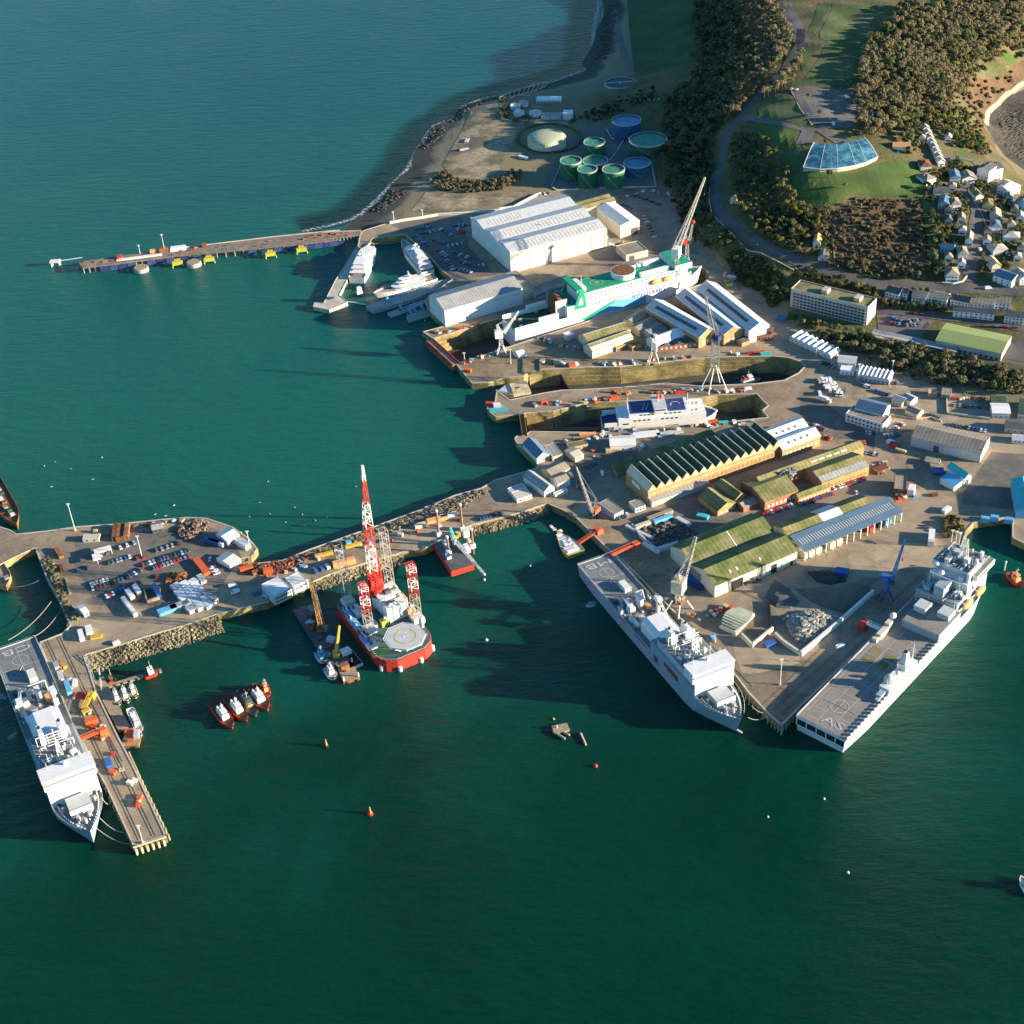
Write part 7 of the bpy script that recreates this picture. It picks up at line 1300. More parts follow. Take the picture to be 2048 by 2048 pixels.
CN = dict(pale='pale blue', black='black', grey='dark grey', silver='silver', blue='blue', white='white', red='red', green='dark green', orange='orange', yellow='yellow')
def row(sh, x0, y0, x1, y1, n, where, cols=MIX, kind='car', ang=None, hill=False, skip=(), z=QZ):
    P0, P1 = (T(sh, x0, y0), T(sh, x1, y1)) if hill else (G(sh, x0, y0, z), G(sh, x1, y1, z)); base = math.atan2(P1.y-P0.y, P1.x-P0.x)
    grp = '%ss %s' % (kind, where)
    for i in range(n):
        if i in skip: continue
        f = i/(n-1) if n > 1 else 0; p = P0.lerp(P1, f)+Vector((random.uniform(-.25, .25), random.uniform(-.3, .3), 0))
        if hill: p.z = H(p.x, p.y)+.3
        a = base+(math.pi/2 if ang is None else ang)+random.uniform(-.05, .05)+(math.pi if random.random() < .3 else 0); c = random.choice(cols)
        lb = ('%s %s, %s from left %s' % (CN[c], kind, ORD[i], where)) if n > 1 else '%s %s %s' % (CN[c], kind, where)
        put_car(p, a, kind, c, lb, grp if n > 1 else None)
row('a', 775, 632, 865, 602, 3, 'beside the white canopy', ['white', 'pale'])
row('a', 605, 690, 690, 665, 3, 'under the white canopy edge', ['grey', 'silver'], 'van')
row('a', 700, 732, 835, 690, 6, 'in the short upper row of island cars')
row('a', 885, 700, 925, 688, 2, 'below the island light mast', ['red', 'silver'])
row('a', 1010, 650, 1145, 605, 5, 'in the top right row on the island', ['silver', 'black', 'grey'])
row('a', 925, 745, 1215, 650, 14, 'in the long upper double row on the island')
row('a', 990, 765, 1215, 690, 11, 'in the second line of the island double row', ['red', 'grey', 'black', 'red', 'silver'])
row('a', 815, 825, 905, 775, 6, 'in the middle row on the island'); row('a', 585, 868, 690, 838, 6, 'at the left end of the island rows'); row('a', 600, 895, 790, 835, 9, 'in the lower long row on the island')
row('a', 685, 945, 800, 900, 6, 'in the lowest row of island cars', ['red', 'blue', 'white', 'blue']); row('a', 505, 780, 570, 760, 2, 'alone at the left of the island yard', ['grey', 'silver']); row('a', 1015, 820, 1015, 820, 1, 'alone between island rows and rusty scrap', ['red']); row('a', 870, 868, 915, 855, 2, 'above the white trailers', ['pale', 'grey'])
row('a', 1355, 705, 1355, 705, 1, 'beside the rubble end hut', ['white']); row('a', 1370, 760, 1395, 800, 3, 'by the orange gear on the island', ['white']); row('a', 1640, 930, 1665, 920, 2, 'left of the portal building', ['blue', 'black']); row('a', 1720, 950, 1740, 930, 2, 'in front of the portal building', ['pale', 'white'], 'van'); row('a', 1500, 880, 1520, 920, 2, 'at the end of the island sheds', ['white', 'pale'], 'van')
row('c', 745, 785, 820, 755, 3, 'on the arm right of the portal annex', ['blue', 'white'], 'van'); row('c', 640, 720, 665, 705, 2, 'on the arm beside the seaward bank', ['pale', 'grey'])
row('d', 480, 1240, 660, 1190, 8, 'parked along the breakwater by the yellow wall', ['black', 'blue', 'grey'])
row('d', 1385, 790, 1465, 760, 4, 'on the lane behind the sawtooth shop', ['blue', 'grey']); row('d', 1520, 850, 1520, 850, 1, 'parked alone by the end of the sawtooth shop', ['white'], 'van'); row('d', 1870, 620, 1900, 612, 1, 'beside the hall with cream ribbed roof', ['pale'], 'van'); row('d', 1735, 1205, 1735, 1205, 1, 'by the dark blue-grey store', ['white']); row('d', 1250, 865, 1280, 855, 1, 'next to the striped roof building', ['white'], 'van')
row('d', 1640, 1240, 1720, 1215, 4, 'in front of the dark blue-grey store', ['black', 'grey'])
row('g', 1265, 1078, 1480, 1010, 12, 'in the row under the foundry wall', ['red', 'white', 'silver', 'red']); row('g', 1545, 1005, 1790, 925, 14, 'along the low brick range', ['grey', 'red', 'black', 'blue']); row('h', 290, 1195, 560, 1108, 13, 'beside the orange brick front', ['silver', 'grey', 'blue', 'white', 'red']); row('h', 490, 1235, 490, 1235, 1, 'alone in the lane behind the mossy long store', ['white'])
row('g', 1075, 1600, 1225, 1560, 5, 'in shadow by the transit shed doorway', ['black', 'grey'], 'lorry', 1.2)
row('p', 485, 1352, 560, 1340, 4, 'at the back of the white van cluster', ['white', 'silver', 'white'], 'van', hill=False); row('p', 530, 1395, 600, 1380, 4, 'second line of the white van cluster', ['white'], 'van'); row('p', 565, 1420, 660, 1425, 4, 'third line of the white van cluster', ['white', 'grey', 'white'], 'van'); row('p', 615, 1445, 640, 1448, 2, 'front line of the white van cluster', ['white'], 'van')
row('p', 490, 1440, 490, 1440, 1, 'left of the white van cluster', ['white'], 'van'); row('p', 530, 1490, 545, 1500, 1, 'below the white van cluster', ['white'], 'lorry', .3); row('p', 780, 1370, 850, 1395, 5, 'by the mast before the ribbed units', ['white', 'grey']); row('p', 500, 1215, 590, 1250, 5, 'in shade by the bank units', ['blue', 'black', 'pale']); row('p', 925, 1355, 1040, 1365, 5, 'at the right end of the ribbed units', ['blue', 'grey', 'silver'])
row('h', 570, 715, 665, 722, 4, 'in front of the white office', ['white', 'silver', 'red']); row('h', 790, 690, 880, 640, 6, 'right of the white office', ['silver', 'black', 'white', 'red']); row('h', 730, 745, 850, 730, 5, 'below the white office corner', ['black', 'silver', 'green']); row('h', 560, 880, 665, 905, 6, 'by the corner of the brick end store', ['white', 'grey', 'silver']); row('h', 120, 650, 210, 690, 5, 'along the white twin shop end', ['red', 'white', 'grey']); row('h', 180, 745, 260, 770, 4, 'at the corner of the white twin shop', ['red', 'orange', 'black'])
row('h', 475, 800, 560, 800, 5, 'behind the long ridge store', ['red', 'orange', 'grey']); row('h', 650, 355, 760, 390, 5, 'on the lane left of the cream hut', ['grey', 'blue', 'black']); row('h', 1110, 560, 1200, 590, 4, 'in the shade beside the low wall', ['black', 'grey']); row('h', 1320, 650, 1600, 700, 9, 'along the lane behind the grey warehouse', ['silver', 'grey', 'blue', 'white', 'black']); row('h', 1330, 480, 1600, 500, 7, 'in the walled yard right of the huts', ['grey', 'silver', 'black'])
# yacht yard cars
for i, (x0, y0, x1, y1, n) in enumerate(((1120, 380, 1260, 360, 5), (1180, 425, 1290, 400, 4), (1360, 385, 1450, 440, 5), (1300, 490, 1390, 520, 5), (1100, 450, 1230, 540, 7), (1430, 545, 1560, 520, 4), (1350, 590, 1420, 640, 4), (1490, 610, 1640, 660, 6), (1380, 640, 1480, 770, 7), (1520, 760, 1650, 800, 5), (1480, 350, 1600, 340, 5), (1690, 740, 1770, 730, 3), (1560, 700, 1640, 720, 4))):
    row('j', x0, y0, x1, y1, n, 'of the %s line in the yacht yard' % ORD[i], ['pale', 'silver', 'grey', 'white', 'blue', 'black'])
row('m', 1500, 400, 1580, 560, 8, 'right of the cream workshop', ['grey', 'silver', 'blue', 'white']); row('m', 1330, 310, 1450, 360, 6, 'behind the cream workshop', ['grey', 'silver', 'blue']); row('m', 1440, 240, 1620, 310, 8, 'in the shade under the wooded slope', ['grey', 'blue', 'black']); row('m', 640, 330, 760, 280, 5, 'in the yard behind the white hall', ['silver', 'pale', 'red']); row('m', 660, 240, 770, 220, 4, 'near the red wall behind the hall', ['silver', 'white'])
row('p', 1000, 905, 1060, 925, 3, 'in the upper left bay of the station car park', ['blue', 'red', 'grey'], hill=True); row('p', 995, 940, 1050, 950, 3, 'in the lower left bay of the station car park', ['red', 'silver', 'grey'], hill=True); row('p', 1100, 935, 1205, 920, 5, 'in the right bay of the station car park', hill=True); row('p', 1110, 960, 1190, 955, 4, 'in the front bay of the station car park', hill=True); row('p', 1160, 880, 1210, 882, 2, 'on the road above the station car park', ['red'], hill=True, ang=0)
row('o', 645, 498, 675, 500, 2, 'at the top left of the hilltop car park', ['white'], hill=True); row('o', 900, 660, 900, 660, 1, 'in shade at the front of the hilltop car park', ['pale'], hill=True); row('o', 735, 640, 735, 640, 1, 'by the trees in the hilltop car park', ['silver'], hill=True); row('o', 875, 690, 875, 690, 1, 'at the hilltop car park exit', ['white'], 'van', hill=True)
row('p', 350, 540, 350, 540, 1, 'driving on the curving hill road', ['black'], hill=True, ang=-.3); row('p', 60, 395, 60, 395, 1, 'on the upper bend of the hill road', ['grey'], hill=True, ang=-.6); row('p', 1680, 702, 1680, 702, 1, 'on the main road right of the cul-de-sac', ['white'], 'van', hill=True, ang=0); row('u', 912, 1430, 912, 1430, 1, 'standing in the cul-de-sac mouth', ['white'], 'van', hill=True); row('o', 150, 400, 215, 400, 3, 'in the shaded compound below the wood', ['white', 'pale'], hill=True); row('p', 1650, 965, 1870, 975, 4, 'on the road behind the green roofed hall', ['grey', 'red'], hill=True, ang=0)
row('n', 1620, 360, 1780, 350, 6, 'in the shaded compound above the blue tank', ['silver', 'pale'], hill=True)
CRIB = {}
def box_item(name, p, a, l, w, h, m, label, cat, group=None, ribs=True):
    key = (name, l, w, h, m.name)
    if key not in CRIB:
        k = MB(); k.box(0, 0, .1, l, w, h)
        if ribs:
            for i in range(int(l/1.2)): k.box(-l/2+.6+i*1.2, 0, .15, .25, w+.12, h-.1)
        CRIB[key] = k.mesh(name, [m])
    o = bpy.data.objects.new(name, CRIB[key]); COL.objects.link(o); o.location = p; o.rotation_euler = (0, 0, a); return tag(o, label, cat, group)
def cont(sh, x, y, ang, l, w, h, m, lb, name='container', cat='container', z=QZ, group=None, ribs=True): return box_item(name, G(sh, x, y, z), R(ang), l*.86, w*.74, h*.78, m, lb, cat, group, ribs)
for (x, y, a, l, w, h, m, lb, nm) in (
  (835, 1020, -58, 24, 3.4, 3.6, WHITE, 'long white trailer standing on the island, nearest the quay road', 'trailer'), (840, 940, -58, 11, 4, 3.6, WHITE, 'white trailer above the long one on the island', 'trailer'), (885, 910, -60, 11, 4, 3.4, WHITE, 'white trailer at the right of the trailer pair', 'trailer'),
  (1012, 925, -65, 15, 4, 4.6, BLUE, 'dark blue container beside the square pit', 'container'), (1080, 1040, 28, 14, 7, 3, SKYB, 'pale blue topped container at the front of the white stacks', 'container'), (1160, 1010, 28, 14, 6, 3, PALEG, 'grey-white container right of the blue topped one', 'container'),
  (1370, 600, -32, 14, 4, 4, BLUE, 'blue sided container at the top right of the island', 'container'), (1395, 610, -32, 14, 3, 4, WHITE, 'white container alongside the blue sided one', 'container'), (745, 545, -85, 18, 4, 4.6, BROWN, 'rust brown container, leftmost of the upright row', 'container'), (770, 545, -85, 18, 4, 4.6, RUST, 'rust brown container, second of the upright row', 'container'), (795, 542, -85, 18, 4, 4.6, BROWN, 'rust brown container, third of the upright row', 'container'), (822, 538, -85, 18, 4, 5.4, RUST, 'rust brown container, rightmost of the upright row', 'container')):
    cont('a', x, y, a, l, w, h, m, lb, nm, nm)
for r_ in range(3):
    for c_ in range(5):
        x, y = 1135+r_*55+c_*25, 890-r_*14+c_*36
        cont('a', x, y, -50, 6.5, 7.8, 3.0, WHITE if (r_+c_) % 4 else PALEG, 'white covered stack, %s row, %s from the top, in the block on the island' % (ORD[r_], ORD[c_]), 'covered_stack', 'stack', group='white covered stacks on the island', ribs=False)
for (sh, x, y, a, l, w, h, m, lb) in (('b', 590, 555, -68, 14, 4, 4, SKYB, 'pale blue container on the ship side of the pier'), ('b', 490, 365, -65, 7, 4, 3.5, NAVYG, 'grey-blue container near the pier root'), ('b', 525, 450, -68, 10, 4, 2.6, PALEG, 'grey flat container above the pale blue one'), ('b', 645, 510, -85, 6, 3, 3, WHITE, 'small white container on the pier roadway'), ('b', 550, 360, -50, 5, 3, 2, YELLOW, 'small yellow machine near the pier root'), ('b', 685, 610, 10, 7, 5, 2, RED, 'dark red crate on the pier before the yellow gangway'), ('b', 935, 1200, -68, 8, 4.4, 3.2, BLUE, 'bright blue container on the middle of the pier'), ('b', 970, 1270, -30, 5, 4, 2, ORANGE, 'orange skip touching the bright blue container'), ('b', 790, 840, 20, 8, 5, 4, ORANGE, 'orange machine at the foot of the pier gangway'), ('b', 745, 750, 40, 6, 4, 2.5, YELLOW, 'yellow machine below the folded gangway'), ('b', 870, 955, 0, 7, 5, 2.4, ORANGE, 'orange base plate beside the pier gangway'), ('b', 700, 100, -70, 11, 4, 3, WHITE, 'white lorry box at the pier root'), ('b', 830, 110, 10, 8, 4, 2, YELLOW, 'yellow digger body at the pier root'), ('b', 1000, 160, 30, 5, 3, 2, WHITE, 'small white van body by the rubble edge'),
  ('c', 930, 740, 17, 17, 4.6, 5, LORAN, 'orange-brown container wall beside the jack-up legs'), ('c', 800, 680, 15, 14, 3, 2.6, YELLOW, 'yellow steel stack on the breakwater arm'), ('c', 990, 620, 18, 13, 3, 2.5, YELLOW, 'yellow barrier stack on the arm left of the red boom'), ('c', 960, 612, 10, 4, 4, 4, SKYB, 'light blue cabin on the arm near the seaward bank'), ('c', 1420, 495, 17, 9, 5, 3, CREAM, 'cream hut on the arm near the four-legged barge'), ('c', 1530, 455, 17, 17, 5, 3, LORAN, 'orange topped container right of the cream hut'), ('c', 1600, 430, 17, 13, 4, 3, PALEG, 'grey container row on the arm'), ('c', 300, 770, 20, 10, 5, 3, ORANGE, 'orange-red machine at the island corner, left'), ('c', 375, 790, 30, 9, 4, 3, RUST, 'rusty machine at the island corner, middle'), ('c', 440, 790, 10, 7, 5, 4, ORANGE, 'orange-red machine at the island corner, right'),
  ('a', 1300, 760, -60, 22, 6, 3, ORANGE, 'long orange steel frame on the island'), ('a', 1300, 840, -60, 10, 5, 3, PALEG, 'pale green-grey box below the orange frame'), ('a', 380, 670, -60, 14, 4, 2.5, RUST, 'rusty steel frame on the left of the island'), ('a', 400, 765, -75, 9, 3, 2, BROWN, 'rusty beam pile by the slimy quay'), ('a', 440, 880, -70, 20, 2, 1.4, TIMB, 'timber beam along the slimy quay edge'), ('a', 575, 1170, -70, 9, 5, 3, OFFW, 'white and red machine near the pier root'),
  ('e', 740, 200, 25, 18, 4, 3.4, CREAM, 'cream container on the top side of the walled compound'), ('e', 850, 130, 25, 22, 4, 3.4, TIMB, 'brown container at the top right of the compound'), ('e', 870, 165, 25, 16, 4, 4, SKYB, 'bright blue container inside the compound'), ('e', 1030, 180, -50, 14, 4, 3, PALEG, 'pale container at the right corner of the compound'), ('e', 900, 378, 20, 20, 4, 3.4, PALEG, 'pale lilac container at the lower side of the compound'), ('e', 690, 260, -45, 26, 3, 2.6, PALEG, 'grey wall of containers on the left of the compound'), ('e', 780, 380, -50, 16, 3, 2.6, OFFW, 'white low container at the compound corner'), ('e', 1180, 135, -30, 9, 5, 2.5, TEAL, 'turquoise sheeted pile behind the transit shed'), ('e', 1080, 600, -45, 22, 9, 2.2, BLUE, 'dark blue sheeted pile beside the transit shed'), ('e', 1120, 660, -45, 14, 7, 2, NAVY, 'navy sheeted pile at the shed corner'),
  ('f', 520, 380, -20, 9, 7, 4, BLUE, 'dark blue box on the bare wedge quay'), ('e', 1700, 1120, 20, 8, 5, 2.5, BLUE, 'small bright blue sheeted box in the shaded yard'), ('f', 505, 950, 20, 6, 3, 2.6, WHITE, 'white van-like box on the dark quay road'), ('f', 910, 760, 10, 5, 4, 4, OFFW, 'white tank on the quay beside the ship rail'), ('h', 1130, 1640, 72, 16, 5, 5, WHITE, 'white tall container box on stilts by the dark basin'), ('h', 1260, 1390, 40, 8, 4, 3, WHITE, 'white sheeted boat in the open yard'),
  ('k', 1010, 1385, 0, 0, 0, 0, ORANGE, ''), ('k', 1200, 1385, 10, 6, 4, 3.4, ORANGE, 'bright orange box on the quay between the two lower docks'), ('k', 1400, 1395, -10, 12, 3, 1.5, TIMB, 'pale scaffold stack between the two lower docks'), ('k', 1880, 1340, 10, 7, 4, 3, ORANGE, 'orange lift machine at the far side of the nearest dock'), ('k', 1790, 1355, 5, 12, 3, 1.8, RED, 'red scaffold frame left of the orange lift machine'), ('k', 1470, 1030, 10, 6, 4, 3, ORANGE, 'orange box north of the middle dock'), ('k', 1320, 1010, 0, 6, 4, 3, GREEN, 'green and yellow digger body north of the middle dock'), ('k', 465, 1080, -20, 6, 4, 3, ORANGE, 'orange box near the point of the outer dock'), ('k', 670, 1398, -10, 6, 4, 2.4, RED, 'red and white hut on the pointed pier head'), ('k', 745, 1415, 0, 6, 5, 2.8, WHITE, 'white cube hut on the pointed pier head'), ('k', 760, 1455, 0, 16, 6, 1.2, TEAL, 'glazed greenish roof light on the pointed pier head'), ('k', 1620, 1690, 0, 14, 3, 2, LORAN, 'orange frame on the quay west of the small ferry'),
  ('l', 970, 1400, 5, 8, 4, 3, ORANGE, 'orange machine beside the small ferry stern'), ('l', 1060, 1405, 0, 8, 4, 2, TEAL, 'teal skip beside the small ferry stern'), ('l', 690, 1140, 5, 10, 3, 2, RED, 'red frame beyond the small ferry'), ('l', 1270, 1110, 5, 6, 3, 2, WHITE, 'white box right of the tall grey crane'), ('l', 1340, 800, 5, 16, 2.5, 2, RED, 'red frame at the round end of the middle dock'), ('l', 1420, 815, 0, 9, 4, 2.5, TEAL, 'blue-green hut at the rim of the middle dock'), ('l', 1555, 515, -20, 8, 6, 4, BLUE, 'blue sheeted box at the bank foot by the white units'), ('l', 1110, 225, 10, 6, 3, 2, LIME, 'lime yellow skip at the end of the outer dock'), ('l', 1130, 160, -30, 8, 5, 3, PALEG, 'grey machine at the end of the outer dock'),
  ('g', 350, 460, 5, 24, 10, .6, WHITE, 'white sheeted laydown area beside the ferry dock, left'), ('g', 540, 450, 15, 22, 8, .6, PALEG, 'pale sheeted laydown area beside the ferry dock, right'), ('g', 100, 590, 0, 12, 6, 3, STONE, 'brown and cream box pile in front of the cream ribbed building'), ('h', 690, 1040, 30, 12, 8, 2.6, BROWN, 'brown scrap heap right of the orange brick front'), ('h', 1180, 1020, 0, 10, 8, 3, TIMB, 'pile of timber gear below the tan hut'), ('h', 1190, 1060, 0, 9, 6, 2.6, BLUE, 'blue machine beside the timber gear'), ('h', 870, 1290, 0, 20, 3, 1, TIMB, 'row of low crates below the brown yard hut'), ('h', 1160, 1255, 0, 5, 4, 1.6, BROWN, 'small rusty heap alone in the yard'), ('h', 780, 805, -40, 6, 4, 3, WHITE, 'white cab at the head of the red lorry row'), ('h', 815, 830, -40, 8, 4, 3, RED, 'red lorry body in the lorry row'), ('h', 870, 875, -40, 9, 3, 2.4, STONE, 'pale lorry body at the tail of the lorry row'),
  ('n', 400, 640, 80, 11, 5, 1.2, PALEG, 'upper grey sheet stack on the bare headland'), ('n', 380, 700, 20, 11, 5, 1.2, PALEG, 'lower grey sheet stack on the bare headland'), ('n', 795, 760, -40, 12, 4, 2.5, WHITE, 'white-blue cabin beside the dome bund'), ('i', 1000, 10, 0, 0, 0, 0, RED, '')):
    if lb: zz = T(sh, x, y).z if sh == 'n' else QZ; cont(sh, x, y, a, l, w, h, m, lb, 'yard_item', 'equipment' if 'container' not in lb else 'container', zz)
# red lining on wall behind the hall
k = MB(); P = GL('m', '480,315 640,240', 6); k.path(P, .8); k.build('red_wall', RED, None, 'short red wall section climbing behind the white hall', None, 'wall')
# ribbed canopy over the boat, rubble and nets, mounds, low walls on the wedge quay
A, Bp, C = G('e', 1465, 1040, 7), G('e', 1610, 890, 7), G('e', 1340, 905, 7); o_, a_, L_, W_ = rectf(A, Bp, C); t = thing('ribbed_canopy', (o_.x, o_.y, QZ), a_, 'pale green ribbed half-round canopy in the yard on the wedge quay', 'shelter')
for i in range(12):
    x0 = L_*i/12; h_ = math.sin(math.pi*(i+.5)/12)*.9; k = MB(); k.box(x0+L_/24, W_/2, 1.6+h_*3, L_/12-.25, W_*(.55+.45*h_), .5); k.build('roof_rib', mat('pale_green_sheet', (.42, .45, .32), .7, .12, .3), t)
k = MB(); k.bx(0, L_, W_*.15, W_*.85, 0, 2.2); k.build('base', CREAM, t)
def heap(name, lb, sh, pts, h, m, n, smin, smax, cat='heap', seed=1):
    P = GL(sh, pts); rr = random.Random(seed); xs = [p.x for p in P]; ys = [p.y for p in P]; poly = [(p.x, p.y) for p in P]; k = MB(); cx, cy = sum(xs)/len(xs), sum(ys)/len(ys); R_ = max(math.hypot(x-cx, y-cy) for x, y in poly)
    c = 0
    while c < n:
        x, y = rr.uniform(min(xs), max(xs)), rr.uniform(min(ys), max(ys))
        if not inside(np.array(x), np.array(y), poly): continue
        d = float(seg_dist(np.array([x]), np.array([y]), poly)[0]); z = h*min(1, d/(R_*.5)); s = rr.uniform(smin, smax); k.box(x, y, QZ-.3+rr.random()*z, s*rr.uniform(.8, 2.2), s, s*rr.uniform(.4, 1), rr.random()*3.1, rr.uniform(.5, 1), rr.uniform(.5, 1)); c += 1
    o = k.build(name, m, None, lb, 'stuff', cat); return o
def mound(name, lb, sh, pts, h, m, cat='mound'):
    P = GL(sh, pts); n_ = len(P); c = sum(P, Vector())/n_; k = MB(); vs = [(c.x, c.y, QZ+h)]
    for f, z in ((.35, .93), (.65, .6), (.88, .2), (1, -.02)): vs += [(c.x+(p.x-c.x)*f+random.uniform(-.8, .8), c.y+(p.y-c.y)*f+random.uniform(-.8, .8), QZ+h*z) for p in P]
    fs = [(0, 1+i, 1+(i+1) % n_) for i in range(n_)]
    for j in range(3): fs += [(1+j*n_+i, 1+(j+1)*n_+i, 1+(j+1)*n_+(i+1) % n_, 1+j*n_+(i+1) % n_) for i in range(n_)]
    k._add(vs, fs); return k.build(name, m, None, lb, None, cat)
NET = mat('grey_rope_net', (.16, .16, .14), .95, .3, .5, col2=(.42, .42, .38))
heap('net_heap', 'large grey heap of ropes and nets against the white yard wall', 'f', '80,730 280,665 460,700 490,740 400,840 210,925 130,840', 4.5, NET, 900, .8, 2.4)
heap('rubble_heap', 'dark heap of scrap beside the compound', 'e', '640,210 900,120 1100,200 1130,270 820,400', 1.8, mat('dark_scrap', (.05, .05, .05), .9, .4, .4, col2=(.2, .18, .15)), 260, .8, 2.2, seed=3)
heap('scrap_heap', 'rusty scrap heap among the island stacks', 'a', '1070,810 1190,790 1225,830 1140,860 1085,850', 2.4, RUST, 120, .8, 2.2, seed=4)
heap('timber_heap', 'jumbled timber beams on the seaward bank of the arm', 'c', '720,650 1000,550 1400,400 1700,320 1740,360 1420,470 1050,590 760,690', 1.6, mat('old_timber', (.10, .085, .055), .9, .4, .3, col2=(.24, .2, .13)), 700, .5, 1.4, seed=5)
heap('timber_heap', 'broken timber and steel on the upper arm bank', 'd', '0,1160 260,1050 480,985 560,1000 400,1080 330,1160 60,1200', 1.6, mat('old_timber', (.1, .085, .055)), 300, .5, 1.6, seed=6)
heap('rusty_chain_heap', 'heap of chain and machinery where the arm meets the island', 'c', '250,740 480,720 700,660 760,680 560,780 420,820 290,800', 1.8, mat('chain_rust', (.10, .06, .04), .9, .4, .4, col2=(.4, .12, .05)), 300, .5, 1.6, seed=7)
heap('small_craft_heap', 'mixed boats and gear packed in the upper right of the island', 'a', '1140,470 1280,450 1340,480 1330,530 1280,580 1200,590 1150,540', 2, mat('mixed_gear', (.08, .07, .065), .9, .4, .5, col2=(.3, .2, .14)), 110, .8, 2.2, seed=8)
heap('foundry_rubble', 'rubble lying in the broken roof of the mossy foundry', 'g', '1340,800 1500,790 1530,880 1400,910 1340,870', 2, STEEL, 60, .8, 2, seed=9).location.z = 9
heap('quayside_scrap', 'scrap and slime along the west quay of the island', 'a', '270,700 330,680 420,900 460,1000 520,1080 450,1110 380,940 330,830', 1.2, mat('slimy_scrap', (.06, .07, .03), .9, .4, .3, col2=(.22, .17, .1)), 220, .6, 2, seed=10)
mound('sand_mound', 'broad brown spoil mound in the yard on the wedge quay', 'f', '150,500 400,480 620,440 740,480 740,540 600,650 520,690 420,660 260,590', 4.5, mat('brown_spoil', (.15, .13, .10), .95, .2, .1, bump=.4))
mound('dark_mound', 'dark spoil mound beside the blue box', 'f', '250,360 420,350 540,400 560,440 420,470 330,440', 2.4, mat('dark_spoil', (.05, .055, .05), .95, .3, .1)); mound('grey_mound', 'low grey spoil mound left of the brown one', 'f', '0,420 110,500 190,600 130,650 0,640 -90,560', 2.6, mat('grey_spoil', (.12, .12, .11), .95, .2, .1))
def wall_line(lb, sh, pts, h, w, m, name='yard_wall', z=QZ):
    P = GL(sh, pts, z); k = MB()
    for p, q_ in zip(P[:-1], P[1:]): d = q_-p; k.box((p.x+q_.x)/2, (p.y+q_.y)/2, z-.1, d.length, w, h, math.atan2(d.y, d.x))
    return k.build(name, m, None, lb, None, 'wall')
wall_line('long white topped yard wall beside the net heap', 'f', '200,1015 400,850 520,750 640,640 760,535', 3.4, 1.6, OFFW); wall_line('pale wall closing the lower side of the walled pit', 'f', '0,860 60,920 200,1015', 3, 1.4, CREAM); wall_line('cream wall at the corner of the ribbed canopy', 'e', '1480,1060 1560,1140 1720,1010', 3.4, 1.2, CREAM); wall_line('dark timber wall between canopy and heap', 'e', '1690,790 1700,880 1705,990', 2.2, .8, BLACK)
wall_line('pale compound wall around the scrap heap', 'e', '635,205 700,290 830,400', 2.4, 1, PALEG); wall_line('low brown walls of the square pit on the island', 'a', '930,900 1030,900 1030,960 950,985 930,900', 2.4, 1, TIMB); wall_line('pale kerb wall round the walled lorry yard', 'h', '1260,390 1270,550 1640,600', 1.6, .7, CREAM); wall_line('cream wall along the lane above the grey warehouse', 'h', '780,560 1000,600 1130,585 1220,620', 1.2, .6, STONE)
wall_line('mossy stone patch wall beside the thin mast', 'k', '1000,960 1160,960 1165,1090 1000,1095 1000,960', 1.0, 1.6, MOSSF)
# timber trestle and mast ropes
def rope(lb, a, b, sag=3, r=.16, n=10):
    k = MB(); a, b = Vector(a), Vector(b); P = [a.lerp(b, i/n)-Vector((0, 0, sag*4*(i/n)*(1-i/n))) for i in range(n+1)]; k.path(P, r, 4); k.build('mooring_rope', mat('pale_rope', (.35, .33, .28), .9, .1, .5), None, lb, None, 'rope')
for a, b, s_, lb in ((('b', 70, 130, 10), ('a', 330, 975, 5), 3, 'upper mooring rope from the left ship stern to the slimy quay'), (('b', 290, 100, 10), ('a', 400, 1010, 5), 3, 'right mooring rope from the left ship stern'), (('a', 50, 880, 4), ('a', 250, 840, 5), 2, 'mooring rope from the orange sterned ship to the quay'), (('e', 1560, 1590, 12), ('e', 1690, 1640, 5), 2.5, 'upper mooring rope off the bow of the centre landing ship'), (('e', 1530, 1680, 10), ('e', 1690, 1665, 5), 2.5, 'lower mooring rope off the bow of the centre landing ship'),
   (('b', 870, 1480, 12), ('b', 950, 1510, 5), 4, 'mooring rope from the left ship foredeck to the pier'), (('b', 850, 1650, 10), ('b', 1060, 1780, 4.5), 3, 'long bow rope of the left ship'), (('b', 810, 1730, 8), ('b', 1110, 1880, 4.5), 3, 'lowest bow rope of the left ship'), (('j', 700, 515, 5), ('j', 985, 490, 5), 1.5, 'thin rope between the two yachts across the basin')):
    rope(lb, G(*a[:3], a[3]), G(*b[:3], b[3]), s_)
